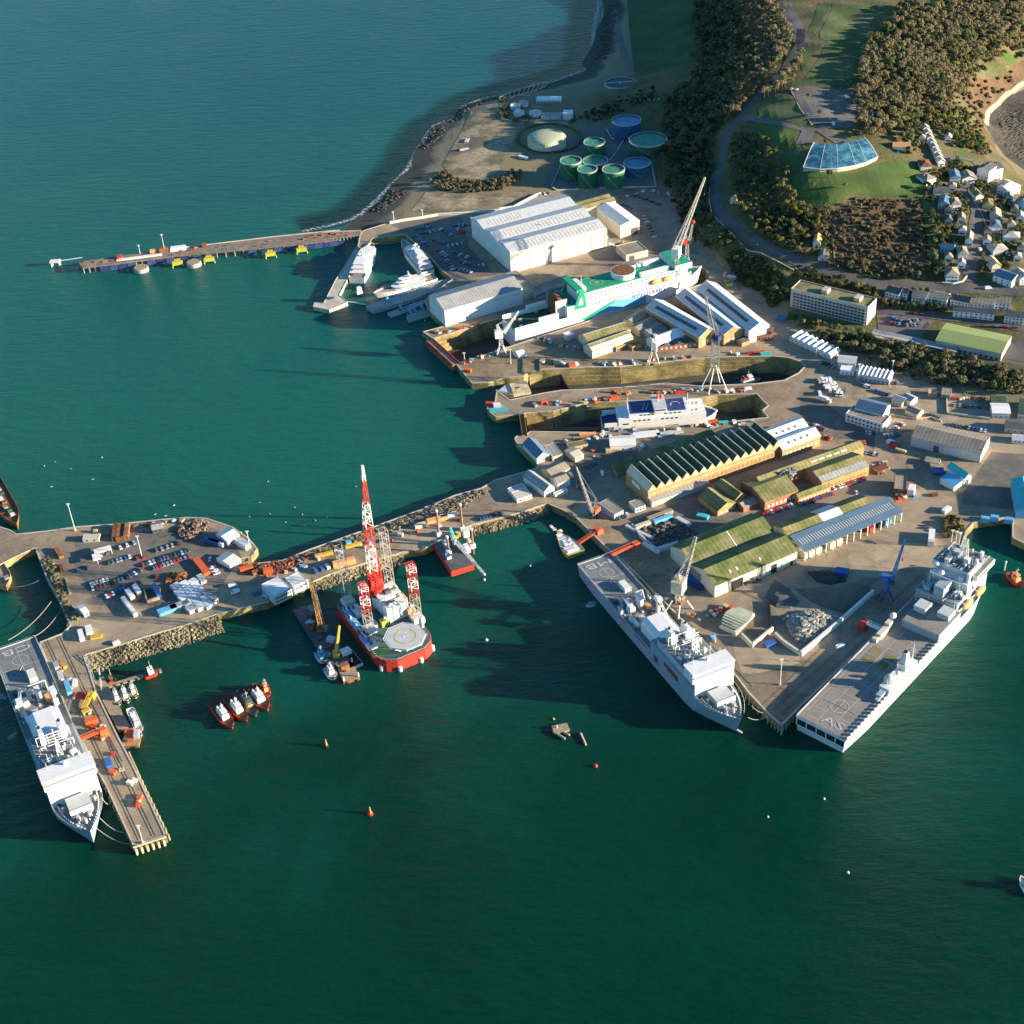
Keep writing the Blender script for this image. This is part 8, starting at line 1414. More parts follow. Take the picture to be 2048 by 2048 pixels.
# bulk of small crates, drums, pallets and bollards: individuals in named groups
CW = dict(off_white_cladding='white', red_paint='red', pale_stone='cream', weathered_timber='wooden', light_blue_paint='light blue', orange_paint='orange', worn_steel='grey', pale_grey_steel='pale grey', rust_brown='rust brown')
def scatter(name, lb, cat, grp, sh, pts, n, mats, smin, smax, hmin=.8, hmax=2, seed=0, hill=False):
    rr = random.Random(seed); P = (TL if hill else GL)(sh, pts); its = []
    for i in range(n):
        f = rr.random()*(len(P)-1); j = int(f); p = P[j].lerp(P[j+1], f-j)+Vector((rr.uniform(-2.2, 2.2), rr.uniform(-2.2, 2.2), 0)); s = round(rr.uniform(smin, smax)*2)/2; h = round(rr.uniform(hmin, hmax)*2)/2 or .5
        if hill: p.z = H(p.x, p.y)
        m_ = rr.choice(mats); its.append((f, p, rr.random()*3.1, s, h, m_))
    for i, (f, p, a, s, h, m_) in enumerate(sorted(its, key=lambda q: q[0])): box_item(name, p, a, s*1.4, s, h, m_, '%s crate, %s from the left %s' % (CW.get(m_.name, 'brown'), ORD[i], grp[11:]), cat, grp, ribs=False)
JM = [OFFW, STONE, TIMB, STEEL, PALEG, BROWN, OFFW, TIMB, STEEL, SKYB, ORANGE, RED]
for i, (sh, pts, n, w) in enumerate((('k', '150,700 300,700 600,610', 12, 'along the north edge of the outer dock'), ('k', '380,1020 560,960 760,900 960,830', 14, 'along the south edge of the outer dock'), ('k', '1180,980 1450,1010 1932,1000', 26, 'on the quay north of the middle dock'), ('l', '0,900 560,860 1200,800', 22, 'on the strip above the middle dock wall'), ('k', '1100,1400 1500,1380 1900,1340', 26, 'on the quay between the two lower docks'), ('l', '0,1150 700,1130 1300,1120', 28, 'by the rails north of the nearest dock'), ('l', '0,1480 700,1450 1300,1400', 22, 'on the near edge of the nearest dock'),
   ('d', '1300,520 1500,540 1800,520', 10, 'in front of the cream ribbed building'), ('b', '480,250 700,700 1000,1100 1250,1600', 26, 'on the finger pier'), ('a', '620,540 1000,480 1200,460', 16, 'along the seaward edge of the island'), ('a', '1000,1080 1100,1000 1050,1060', 10, 'in front of the white stacks'), ('c', '560,790 900,660 1300,560 1700,440', 22, 'on the breakwater road'), ('e', '1000,760 1080,880 1200,960 1300,1100', 16, 'around the portal crane'), ('e', '1200,900 1300,860 1400,840', 12, 'beside the ribbed canopy'), ('g', '1540,1180 1750,1100 1932,1040', 8, 'in front of the foundry lane'), ('h', '1000,1250 900,1290 800,1300', 10, 'below the brown yard hut'), ('h', '620,1020 760,980 700,1060', 14, 'in the brown scrap yard'), ('m', '1200,560 1320,600 1240,620', 8, 'between hall and brown store'), ('m', '700,1340 850,1400 1000,1420', 14, 'in the shaded yard by the ferry stern'), ('m', '1340,260 1500,200 1700,240', 18, 'in the shaded yard under the tanks'), ('l', '1060,120 1100,180 1180,180', 8, 'at the head of the outer dock'), ('j', '1520,360 1560,430 1600,380', 10, 'beside the left wall of the white hall'), ('h', '1330,420 1500,430 1620,420', 12, 'by the railway scrub'), ('d', '1180,560 1400,560 1460,700', 8, 'round the timber huts'))):
    scatter('loose_crate', 'small crate or drum among the loose gear '+w, 'crate', 'loose gear '+w, sh, pts, n, JM, 1, 2.6, seed=i+20)
# ============================================================ FIELDS, ROADS, WOODS
GRASS = mat('mown_grass', (.065, .095, .028), .95, .2, .02, col2=(.11, .13, .05), thr=(.44, .56)); MEAD = mat('rough_meadow', (.05, .085, .03), .95, .2, .03); LAWN = mat('bright_lawn', (.05, .095, .02), .95, .2, .04, col2=(.075, .125, .03))
ASPH = mat('road_asphalt', (.105, .10, .098), .9, .12, .08); CPARK = mat('car_park_asphalt', (.14, .125, .12), .9, .12, .05); SAND = mat('bare_sandy_soil', (.13, .115, .07), .95, .35, .03, col2=(.33, .265, .175), thr=(.42, .56), bump=.4); RUSTF = mat('bracken_field', (.13, .075, .04), .95, .3, .06, col2=(.085, .075, .04), bump=.6); BEACHP = mat('pale_path', (.48, .40, .28), .95, .1, .1); ORSL = mat('rusty_slope', (.12, .075, .04), .95, .3, .05)
EXC = []
def zone(name, m, sh, pts, off=.14, exc=True):
    P = TL(sh, pts); drape(name, P, m, off); 
    if exc: EXC.append([(p.x, p.y) for p in P])
def road(name, m, sh, pts, w, off=.2):
    P = TL(sh, pts); Rb = ribbon(P, w); drape(name, Rb, m, off); EXC.append([(p[0], p[1]) for p in ribbon(P, w+5)])
zone('meadow', MEAD, 'x', '1250,-40 1400,-40 1388,60 1398,112 1330,138 1268,150')
zone('hilltop_lawn', GRASS, 'o', '870,18 1228,40 1200,150 1110,185 1080,240 1030,330 1000,440 720,430 765,370 800,320 842,232 800,212 800,180 862,70')
zone('hilltop_lawn', MEAD, 'o', '790,20 862,20 850,64 805,120 740,160 775,90'); zone('hilltop_lawn', MEAD, 'o', '700,272 828,236 760,305 705,400 692,335'); zone('hilltop_lawn', MEAD, 'o', '650,444 1000,446 1000,484 642,478')
zone('hilltop_car_park', CPARK, 'o', '640,504 1000,494 1010,640 980,690 765,688 722,650 690,602', .2)
zone('hill_lawn', GRASS, 'o', '410,584 545,570 632,505 686,605 750,692 700,700 490,655 402,632'); zone('hill_lawn', LAWN, 'o', '452,690 640,715 718,748 698,800 640,850 560,815 480,765'); zone('hill_lawn', GRASS, 'o', '828,726 975,712 1000,760 962,802 860,752'); zone('hill_lawn', LAWN, 'o', '570,850 700,860 690,930 600,938')
zone('hill_lawn', LAWN, 'o', '645,968 705,972 1000,962 1130,905 1380,900 1385,1078 1230,1090 1000,1072 900,1108 855,1150 750,1140 690,1090 622,1050')
zone('bracken_field', RUSTF, 'p', '760,45 1205,70 1290,560 1250,640 900,530 600,470 480,260 620,130'); zone('small_lawn', LAWN, 'p', '270,862 800,956 790,1010 650,985 500,950 262,905'); zone('small_lawn', MEAD, 'p', '210,500 380,592 330,606 240,560')
zone('small_lawn', LAWN, 'u', '650,430 790,400 730,500 650,510'); zone('small_lawn', LAWN, 'o', '1815,300 1925,292 1880,345 1830,340'); zone('small_lawn', GRASS, 'o', '1640,372 1742,360 1750,400 1665,412'); zone('top_field', GRASS, 'o', '1400,-10 1535,-20 1500,48 1402,52'); zone('small_lawn', GRASS, 'u', '330,900 390,900 440,1450 340,1420'); zone('rusty_slope', ORSL, 'o', '1560,470 1640,430 1790,440 1932,330 1932,440 1790,545 1715,640 1712,700 1800,860 1750,800 1660,640', .14, False)
zone('station_car_park', CPARK, 'p', '895,872 1300,925 1185,1050 905,985', .2); zone('bus_yard', ASPH, 'p', '1800,1085 1932,1045 1932,1215 1790,1190', .2)
zone('tank_yard', mat('tank_yard_concrete', (.13, .13, .125), .9, .15, .05), 'n', '940,960 1190,988 1340,962 1745,966 1710,780 1690,700 1500,560 1250,520 1120,620 1000,800', .14)
zone('bare_headland', SAND, 'n', '425,430 610,355 636,490 1100,505 1140,540 980,535 800,560 730,640 660,760 620,860 480,910 300,895 225,810 335,620', .14, False); zone('bare_headland', SAND, 'n', '10,1130 110,1000 300,1015 700,1012 850,965 720,1070 200,1150', .14, False)
road('hill_road', ASPH, 'o', '700,160 690,240 600,400 480,500 400,600 355,650 290,740 262,860 235,960 222,1050 228,1130 280,1215 380,1290', 9)
road('hill_road', ASPH, 'p', '0,340 70,385 200,450 400,535 560,590 760,640 900,668 1200,685 1500,695 1700,704 1932,722 2000,728', 12, .26); road('hill_path', CPARK, 'o', '375,650 500,668 640,700 740,722 840,704 990,694', 7, .26); road('hill_path', CPARK, 'o', '745,716 705,800', 12, .3); road('hill_path', CPARK, 'o', '800,716 870,760 950,815', 9, .32); road('gravel_track', CPARK, 'o', '600,20 640,90 680,170 710,240', 16)
road('close_road', ASPH, 'u', '800,1745 835,1500 855,1300 872,1150 895,1050 855,930 770,835 700,795', 11, .3); road('side_road', ASPH, 'u', '860,1445 1100,1440 1363,1452', 6, .34); road('side_road', ASPH, 'u', '890,1098 1040,1102 1250,1120', 5, .38); road('upper_close_road', ASPH, 'u', '500,475 640,482 850,515 950,650 1090,765 1220,900 1363,1020', 7, .42)
road('station_road', ASPH, 'p', '880,852 1100,872 1300,895 1500,918 1700,942 1932,985', 7, .3); road('railway_track', mat('railway_ballast', (.12, .10, .08), .95, .2, .2), 'p', '840,1035 1200,1110 1460,1165 1700,1212 1932,1262', 8, .2); road('beach_path', BEACHP, 'o', '1725,690 1732,625 1800,562 1862,510 1932,460', 4.5, .2); road('field_track', CPARK, 'x', '1228,20 1240,80 1264,150', 7, .2)
rl = MB(); P_ = TL('p', '850,1035 1200,1110 1460,1165 1700,1212 1932,1262')
for s_ in (-1.8, 1.8):
    for d_ in (-.75, .75): rl.path([p+Vector((.2*(s_+d_), .98*(s_+d_), .45)) for p in P_], .1, 4)
rl.build('railway_rails', STEEL, None, kind='structure')
# painted bays in the hilltop car park, lane lines
lm = MB()
for x0, y0, x1, y1 in ((700, 520, 770, 640), (780, 515, 850, 650), (860, 510, 905, 640), (930, 510, 960, 650)):
    a, b = T('o', x0, y0, .32), T('o', x1, y1, .32); d = (b-a); n_ = Vector((-d.y, d.x, 0)).normalized()
    for i in range(15): p = a.lerp(b, i/14); p.z = H(p.x, p.y)+.34; q_ = p+n_*5; q_.z = H(q_.x, q_.y)+.34; lm.bar(p, q_, .07)
P_ = TL('p', '0,340 70,385 200,450 400,535 560,590 760,640 900,668 1200,685 1500,695 1700,704 1932,722')
for a, b in zip(P_[:-1], P_[1:]):
    n_ = int((b-a).length/9)
    for i in range(n_): p, q_ = a.lerp(b, i/n_), a.lerp(b, (i+.45)/n_); p.z = H(p.x, p.y)+.42; q_.z = H(q_.x, q_.y)+.42; lm.bar(p, q_, .09)
lm.build('painted_lines', LINE, None, kind='structure')
# ground patches and rails on the quays
def patch(name, m, sh, pts, lift): P = GL(sh, pts); k = MB(); k._add([(p.x, p.y, QZ+lift) for p in P], []); vs = [Vector((p.x, p.y, 0)) for p in P]; [ (k.f.append(t), k.m.append(0)) for t in tessellate_polygon([vs]) ]; return k.build(name, m, None, kind='structure')
DA = mat('dark_yard_asphalt', (.12, .115, .10), .9, .2, .03, col2=(.20, .175, .145), stain=.3); LT = mat('light_worn_concrete', (.30, .24, .17), .9, .15, .02, col2=(.43, .34, .225), stain=.3); BT_ = mat('brown_worn_ground', (.22, .16, .10), .9, .25, .05, col2=(.34, .26, .165), stain=.35)
patch('yard_surface', DA, 'j', '880,330 1330,260 1560,260 1640,560 1900,820 1500,870 1440,840 1150,540 1040,430', .004); patch('yard_surface', DA, 'a', '480,560 1000,520 1290,470 1500,560 1560,700 1400,900 1000,1000 600,960 480,760', .004); patch('yard_surface', DA, 'd', '1100,560 1850,500 1932,640 1500,860 1340,1000 1150,900', .004); patch('yard_surface', DA, 'g', '400,1060 850,880 1100,1090 700,1330 400,1290 180,1180', .004)
patch('yard_surface', DA, 'h', '0,420 200,440 420,600 650,740 640,860 480,770 200,760 0,560', .004); patch('yard_surface', DA, 'h', '1650,880 1932,900 1932,1150 1860,1380 1400,1330 1400,1240', .004); patch('quay_road', LT, 'e', '1400,1000 1932,1200 1932,1260 1560,1350 1480,1330 1430,1200', .004); patch('quay_road', LT, 'f', '0,330 220,320 760,420 1000,330 1250,360 1330,150 700,120 440,160 230,270', .004); patch('quay_road', BT_, 'k', '30,695 210,660 600,610 640,600 380,660 130,755', .004)
patch('quay_road', BT_, 'l', '0,1110 560,1075 850,1095 1340,1075 1640,1040 1690,1090 1560,1290 1440,1240 1350,1140 850,1180 0,1220', .004); patch('quay_road', LT, 'c', '0,1010 240,940 440,960 420,980 180,1040 0,1100', .004); patch('quay_road', LT, 'a', '440,1050 800,1090 1200,1120 1500,1020 1500,1040 1000,1170 560,1290 420,1230', .004); patch('quay_road', BT_, 'e', '500,460 900,380 940,700 880,760 700,610', .004); patch('quay_road', BT_, 'd', '1440,1260 1560,1210 1700,1400 1640,1430 1500,1380', .004)
patch('quay_road', BT_, 'k', '390,1000 700,910 960,850 1400,900 1932,960 1932,1010 1200,1040 1000,1080 640,1170 520,1170', .004)
rr_ = MB()
for sh, pts in (('k', '400,1040 700,950 1000,900 1400,940 1932,985'), ('l', '0,945 560,905 900,865 1250,855'), ('l', '0,1120 560,1085 1300,1095 1560,1060'), ('l', '0,1185 600,1160 1300,1135'), ('f', '0,1420 700,790 1150,370'), ('f', '40,1480 760,830 1230,400'), ('e', '560,520 1000,960 1500,1440'), ('e', '620,500 1050,930 1560,1440'), ('d', '1500,460 900,460')):
    P = GL(sh, pts, QZ+.03)
    for dy in (-.8, .8): rr_.path([p+Vector((0, dy, 0)) for p in P], .09, 4)
rr_.build('crane_rails', DARKG, None, kind='structure')
# cliff retaining wall top kerb
k = MB(); P_ = TL('o', '215,950 205,1100 220,1180 330,1290 420,1384')+TL('p', '100,440 200,490 330,560'); k.path([p+Vector((-3, -1.5, .6)) for p in P_], .45); k.build('road_parapet', STONE, None, 'pale parapet along the cliff edge of the hill road', None, 'wall')
k = MB(); P_ = TL('u', '530,1765 640,1772 740,1750 785,1690'); k.path([p+Vector((0, 0, .8)) for p in P_], .7); k.build('garden_wall', OFFW, None, 'curved white garden wall at the corner of close and main road', None, 'wall')
for i, (sh, pts, lb) in enumerate((('u', '700,760 800,800 800,850', 'white kerb wall round the head of the close'), ('u', '810,860 940,1080 990,1230 985,1340', 'pale boundary wall down the right side of the close'), ('u', '960,870 1060,1010 1120,1180 1120,1340', 'cream boundary wall behind the right hand houses'), ('p', '550,320 590,400 595,520', 'pale thin wall dropping through the scrub'), ('o', '640,500 690,602 760,695', 'low kerb on the left of the hilltop car park'))):
    k = MB(); k.path([p+Vector((0, 0, .6)) for p in TL(sh, pts)], .35); k.build('boundary_wall', STONE, None, lb, None, 'wall')
# ---- trees
def leafm(name, c1, c2, sc=.09):
    m = mat(name, c1, .95, .3, sc, col2=c2, thr=(.35, .65), spec=.1); t = m.node_tree; b = t.nodes['Principled BSDF']; tr = t.nodes.new('ShaderNodeBsdfTranslucent'); mx = t.nodes.new('ShaderNodeMixShader'); mx.inputs[0].default_value = .38; t.links.new(b.inputs['Base Color'].links[0].from_socket, tr.inputs[0]); t.links.new(b.outputs[0], mx.inputs[1]); t.links.new(tr.outputs[0], mx.inputs[2]); t.links.new(mx.outputs[0], t.nodes['Material Output'].inputs[0]); return m
LV = dict(dark=leafm('dark_evergreen_leaves', (.045, .075, .032), (.085, .115, .05)), olive=leafm('olive_leaves', (.13, .15, .065), (.20, .20, .095)), tan=leafm('bare_tan_twigs', (.21, .175, .095), (.29, .24, .14)), brown=leafm('bare_brown_twigs', (.155, .135, .078), (.21, .18, .11)), rust=leafm('rust_bracken', (.20, .12, .065), (.27, .17, .09)), lime=leafm('yellow_green_shrub', (.14, .14, .03), (.2, .18, .05)))
TRK = mat('tree_bark', (.09, .07, .05), .95, .3, 1.0)
def crown_arrays(seed, rx=3.6, rz=3.2, z0=5, blobs=11, per=15, s=.85):
    r = np.random.default_rng(seed); V = []
    for b in range(blobs):
        d = r.normal(size=3); d /= np.linalg.norm(d); d[2] = abs(d[2])*.9-.25; c = d*np.array([rx, rx, rz])*r.uniform(.45, .8); br = r.uniform(.32, .5)*rx
        for q in range(per):
            n = r.normal(size=3); n /= np.linalg.norm(n); n[2] = abs(n[2])*.8+.05 if r.random() < .7 else n[2]; p = c+n*br*r.uniform(.75, 1.05); t = np.cross(n, r.normal(size=3)); t /= np.linalg.norm(t)+1e-9; u = np.cross(n, t); h = s*r.uniform(.5, 1.1)
            V.append([p+(t+u*.3)*h, p+(u-t*.3)*h, p-(t-u*.2)*h, p-(u+t*.4)*h])
    V = np.array(V).reshape(-1, 3); V[:, 2] += z0; return V
def quads_mesh(name, V, m):
    n = len(V)//4; me = bpy.data.meshes.new(name); me.vertices.add(4*n); me.vertices.foreach_set('co', V.astype(np.float32).ravel()); me.loops.add(4*n); me.loops.foreach_set('vertex_index', np.arange(4*n, dtype=np.int32)); me.polygons.add(n); me.polygons.foreach_set('loop_start', np.arange(0, 4*n, 4, dtype=np.int32))
    try: me.polygons.foreach_set('loop_total', np.full(n, 4, dtype=np.int32))
    except Exception: pass
    me.materials.append(m); me.update(calc_edges=True); return me
TPL = {}
for ci, c in enumerate(LV):
    for v in range(3):
        A_ = crown_arrays(ci*10+v, 3.6, 3.4 if c != 'dark' else 4.2, 5.2, 12, 24, .66 if c not in ('tan', 'brown') else .56); TPL[c, v] = (A_, quads_mesh('crown', A_, LV[c]))
SHR = {c: [crown_arrays(500+v, 1.6, 1.1, .9, 5, 9, .6) for v in range(3)] for c in LV}
tkm = MB(); tkm.bar((0, 0, -1), (0, 0, 5), .32, 6, .18)
for a in range(4): tkm.bar((0, 0, 2.6+.4*a), (1.8*math.cos(a*1.6), 1.8*math.sin(a*1.6), 5+.3*a), .13, 4, .06)
TKM = tkm.mesh('trunk', [TRK])
WD = dict(dark='dense dark evergreen', olive='olive green bushy', tan='pale tan leafless', brown='brown leafless', rust='rust coloured', lime='yellow-green')
NT = 0; STUFF = {}
HSB = [(o.location.x, o.location.y, 13) for o in COL.objects if o.type == 'EMPTY' and o.get('category') in ('house', 'hut', 'building', 'tank')]
HX = np.array([h[0] for h in HSB]); HY = np.array([h[1] for h in HSB])
def wood(sh, pts, n, mix, where, ntree, smin=.7, smax=1.35, shrub=0, clear=9, seed=1, quay=False, mind=4.5):
    """n trees spread in a polygon; the first ntree nearest the viewer are things, the rest one mass"""
    global NT
    P = (GL if quay else TL)(sh, pts); poly = [(p.x, p.y) for p in P]; xs = [p[0] for p in poly]; ys = [p[1] for p in poly]; r = random.Random(seed); got = []
    g_ = np.random.default_rng(seed); cx_, cy_ = g_.uniform(min(xs), max(xs), n*12), g_.uniform(min(ys), max(ys), n*12); ok = inside(cx_, cy_, poly)
    for e in EXC: ok &= ~inside(cx_, cy_, e)
    cx_, cy_ = cx_[ok], cy_[ok]; ok = np.min(np.hypot(cx_[:, None]-HX[None], cy_[:, None]-HY[None]), axis=1) > clear; cx_, cy_ = cx_[ok], cy_[ok]; gx_, gy_ = [], []
    for x, y in zip(cx_.tolist(), cy_.tolist()):
        if len(gx_) >= n: break
        if gx_ and np.min((np.array(gx_)-x)**2+(np.array(gy_)-y)**2) < mind**2: continue
        gx_.append(x); gy_.append(y)
    got = list(zip(gx_, gy_)); pool = list(zip(cx_.tolist(), cy_.tolist()))[::-1]
    got.sort(key=lambda p: p[1])
    for i, (x, y) in enumerate(got):
        c = r.choice(mix); s = r.uniform(smin, smax); z = (QZ if quay else H(x, y)); v = r.randrange(3); a = r.random()*6.28
        if i < ntree:
            nm = 'tree' if s > .55 else 'shrub'; o = thing(nm, (x, y, z), a, ('%s %s %s' % (WD[c], nm, where)), nm, 'trees '+where); o.scale = (s, s, s*r.uniform(.85, 1.15))
            for q, me in (('trunk', TKM), ('crown', TPL[c, v][1])): w = bpy.data.objects.new(q, me); COL.objects.link(w); w.parent = o
            NT += 1
        else:
            A = TPL[c, v][0]; ca, sa = math.cos(a), math.sin(a); B = A[:, :].copy(); B[:, 0], B[:, 1] = A[:, 0]*ca-A[:, 1]*sa, A[:, 0]*sa+A[:, 1]*ca; B *= s; B += np.array([x, y, z]); STUFF.setdefault(c, []).append(B)
    for i in range(shrub):
        if not pool: break
        x, y = r.choice(pool)
        c = r.choice(mix); B = SHR[c][r.randrange(3)]*r.uniform(.7, 1.6)+np.array([x, y, (QZ if quay else H(x, y))]); STUFF.setdefault('s'+c, []).append(B)
wood('o', '-40,0 130,-20 280,-20 340,100 420,220 450,300 380,420 300,520 230,640 190,720 120,900 -40,860 -60,560 80,480 150,360 60,330 -20,260', 420, ['brown', 'olive', 'dark', 'brown'], 'in the shaded slope wood', 0, .8, 1.6, 200, seed=1)
wood('o', '-60,560 120,520 230,650 240,720 205,800 195,1000 150,1180 60,1250 -20,1150 -80,900', 260, ['brown', 'olive', 'dark'], 'on the shaded slope above the tanks', 0, .6, 1.3, 260, seed=21)
wood('o', '280,-20 560,-20 600,60 690,230 700,330 640,470 520,540 440,560 380,640 280,700 210,700 200,620 330,480 440,380 460,260 360,120', 400, ['tan', 'tan', 'brown', 'tan', 'olive'], 'on the tan wooded crest', 40, .8, 1.45, 40, seed=2)
wood('o', '1240,30 1400,70 1620,-20 1960,-20 1960,330 1800,330 1640,460 1540,560 1480,640 1340,660 1200,740 1060,790 1000,640 1010,450 1050,300 1150,180', 900, ['olive', 'dark', 'brown', 'brown', 'olive', 'tan', 'tan'], 'in the mixed wood right of the hilltop lawn', 60, .85, 1.6, 160, seed=3)
wood('o', '290,760 420,760 560,810 575,930 640,955 620,1060 700,1150 860,1170 760,1384 560,1384 460,1330 340,1140 300,960', 320, ['olive', 'olive', 'dark', 'brown', 'lime'], 'in the thicket inside the bend of the hill road', 50, .5, 1.1, 160, seed=4)
wood('p', '620,130 760,60 1190,80 1270,560 1330,650 1000,640 640,600 420,520 250,420 160,360 60,260 0,160 250,120 450,200', 120, ['brown', 'olive', 'dark', 'rust'], 'scattered in the bracken field', 30, .35, .9, 500, seed=5)
EXC_B = EXC.pop(next(i for i, e in enumerate(EXC) if abs(e[0][0]-TL('p', '760,45')[0].x) < .5))
wood('p', '760,60 1190,80 1270,560 1240,620 900,520 610,460 500,260 620,140', 60, ['brown', 'rust', 'brown', 'tan'], 'in the rust coloured bracken field', 20, .25, .65, 700, seed=6); EXC.append(EXC_B)
wood('p', '380,600 620,598 760,655 890,725 880,780 700,705 450,645 330,640 300,620', 75, ['olive', 'dark', 'dark'], 'between the hill road and the apartment block', 40, .6, 1.1, 60, 7, seed=8)
wood('p', '250,925 420,925 560,990 830,1040 1100,1120 1460,1190 1932,1290 1932,1450 1200,1390 1040,1300 700,1160 590,1125 380,970', 330, ['olive', 'brown', 'tan', 'olive', 'dark'], 'in the scrub between railway and docks', 60, .5, 1.15, 420, seed=9, clear=8)
wood('u', '380,580 700,520 1000,760 1250,900 1363,1000 1363,1560 1000,1740 560,1560 470,1100', 240, ['olive', 'dark', 'lime', 'brown', 'dark'], 'in the gardens of the close', 0, .35, .75, 500, 8, seed=10)
wood('u', '230,560 330,560 420,850 520,1300 560,1740 440,1740 380,1300 330,880', 90, ['dark', 'dark', 'olive'], 'in the dark tree belt left of the close', 0, .6, 1.2, 60, seed=11)
wood('u', '130,120 320,80 520,60 700,160 900,330 960,440 740,420 560,260 450,190 330,360 280,480 100,440', 130, ['olive', 'dark', 'dark', 'lime'], 'around the stepped white terrace', 0, .6, 1.2, 120, 8, seed=12)
wood('p', '900,705 1400,735 1420,840 1380,860 950,845 900,790', 60, ['olive', 'dark', 'lime', 'rust'], 'in the gardens above the station', 0, .4, .85, 120, 7, seed=13)
wood('o', '40,880 205,930 195,1100 222,1200 320,1300 400,1384 200,1384 60,1300 0,1150', 110, ['dark', 'olive', 'olive', 'brown'], 'on the cliff below the hill road', 0, .4, .9, 300, seed=22, mind=3)
wood('o', '1570,480 1650,430 1800,440 1900,370 1860,470 1760,560 1710,640 1700,760 1640,640', 26, ['rust', 'brown', 'olive'], 'on the rusty slope', 0, .3, .6, 260, seed=23, mind=3)
wood('n', '130,930 240,850 320,910 540,935 760,850 810,890 640,990 400,1005 200,985', 90, ['tan', 'brown', 'brown', 'olive'], 'in the hedge bank on the headland', 0, .35, .7, 260, seed=14, mind=2.5)
wood('n', '630,350 700,350 700,470 1100,480 1140,450 1200,480 1150,520 640,500', 20, ['tan', 'brown'], 'round the seaside works', 0, .25, .5, 160, seed=15, mind=2.5)
wood('n', '1200,470 1400,380 1700,280 1740,330 1450,470 1300,560', 40, ['dark', 'brown'], 'in the strip above the tanks', 0, .5, .9, 60, seed=16)
wood('l', '1100,60 1230,220 1330,330 1420,420 1560,480 1640,480 1640,380 1560,140 1400,0 1200,-60 1090,-40', 90, ['dark', 'dark', 'olive'], 'clinging to the cliff behind the docks', 0, .35, .7, 500, seed=17, mind=3, clear=12)
wood('h', '1240,1480 1300,1440 1420,1500 1400,1560 1290,1640 1225,1620', 16, ['lime', 'tan'], 'by the dark basin corner', 0, .3, .55, 40, 3, seed=18, quay=True, mind=2)
wood('o', '1440,600 1560,560 1690,700 1760,860 1700,880 1560,760', 60, ['olive', 'dark', 'rust'], 'on the slope above the right beach', 0, .5, .9, 90, 9, seed=19)
for i, (sh, x, y, c, s, lb) in enumerate((('o', 850, 985, 'dark', .95, 'round dark bush on the lawn in front of the glass hall'), ('o', 735, 550, 'olive', .75, 'tree island, upper one in the hilltop car park'), ('o', 800, 645, 'olive', .8, 'tree island, lower one in the hilltop car park'), ('o', 465, 660, 'dark', 1.0, 'dark tree beside the path fork on the hill'), ('o', 1045, 480, 'tan', 1.25, 'round pale tree at the edge of the hilltop car park'), ('o', 1060, 420, 'tan', .9, 'smaller pale tree above the round one'), ('o', 940, 1045, 'brown', .7, 'brown shrub on the lower lawn'), ('o', 830, 800, 'dark', .6, 'dark shrub behind the glass hall entrance'), ('o', 760, 1040, 'olive', .7, 'olive shrub on the left of the lower lawn'), ('g', 930, 810, 'lime', .4, 'small green tree between sawtooth shop and yellow house'))):
    p = T(sh, x, y) if sh == 'o' else G(sh, x, y); o = thing('tree', p, 0, lb, 'tree'); o.scale = (s,)*3
    for q, me in (('trunk', TKM), ('crown', TPL[c, 0][1])): w = bpy.data.objects.new(q, me); COL.objects.link(w); w.parent = o
SN = dict(dark='dark evergreen', olive='olive green', tan='tan leafless', brown='brown leafless', rust='rust coloured', lime='yellow-green')
for c, L_ in STUFF.items():
    V = np.concatenate(L_); cc = c[1:] if c[0] == 's' and c[1:] in LV else c; sh_ = cc != c
    o = bpy.data.objects.new('undergrowth' if sh_ else 'woodland', quads_mesh('woodland', V, LV[cc])); COL.objects.link(o); tag(o, '%s %s covering the hill behind the docks' % (SN[cc], 'undergrowth' if sh_ else 'woodland trees'), 'undergrowth' if sh_ else 'woodland', None, 'stuff')
print('trees', NT, 'stuff quads', sum(len(np.concatenate(L_))//4 for L_ in STUFF.values()))
# ivy and scrub on low mossy roof edges behind the sawtooth building; rock shelves on the foreshore
ROCK = mat('wet_rock', (.03, .03, .026), .8, .4, .3, col2=(.09, .08, .06)); k = MB(); r = random.Random(5)
for sh, pts, n_ in (('x', '1188,120 1200,60 1215,10', 240), ('n', '60,700 150,560 350,420 560,345', 260), ('j', '640,230 780,120 900,20', 120)):
    P = TL(sh, pts)
    for i in range(n_): p = along(P, r.random()); x, y = p.x+r.uniform(0, 16), p.y+r.uniform(-6, 6); s = r.uniform(.8, 2.6); k.box(x, y, max(H(x, y), -.3)-.5, s*1.6, s, s*.5+.3, r.random()*3, .7, .7)
k.build('foreshore_rock', ROCK, None, 'dark weedy rocks along the foreshore below the headland', 'stuff', 'rocks')
k = MB(); P = TL('o', '1760,600 1850,520 1932,480'); P2 = [Vector((p.x, p.y, 0)) for p in GL('o', '1780,640 1932,620 1932,900 1830,860', 0)]
for i in range(420):
    a, b, c, d = P2; u, v = r.random(), r.random(); p = a.lerp(b, u).lerp(d.lerp(c, u), v); k.box(p.x, p.y, max(H(p.x, p.y), 0)-.3, r.uniform(2, 9), r.uniform(.6, 1.8), r.uniform(.5, 1.2), .6+r.uniform(-.2, .2), .8, .6)
k.build('beach_rock', ROCK, None, 'dark ribbed rock shelves on the beach at the right edge', 'stuff', 'rocks')
zone('rocky_beach', ROCK, 'o', '1728,702 1738,640 1808,578 1868,522 1990,455 1990,980 1850,880', .1, False)
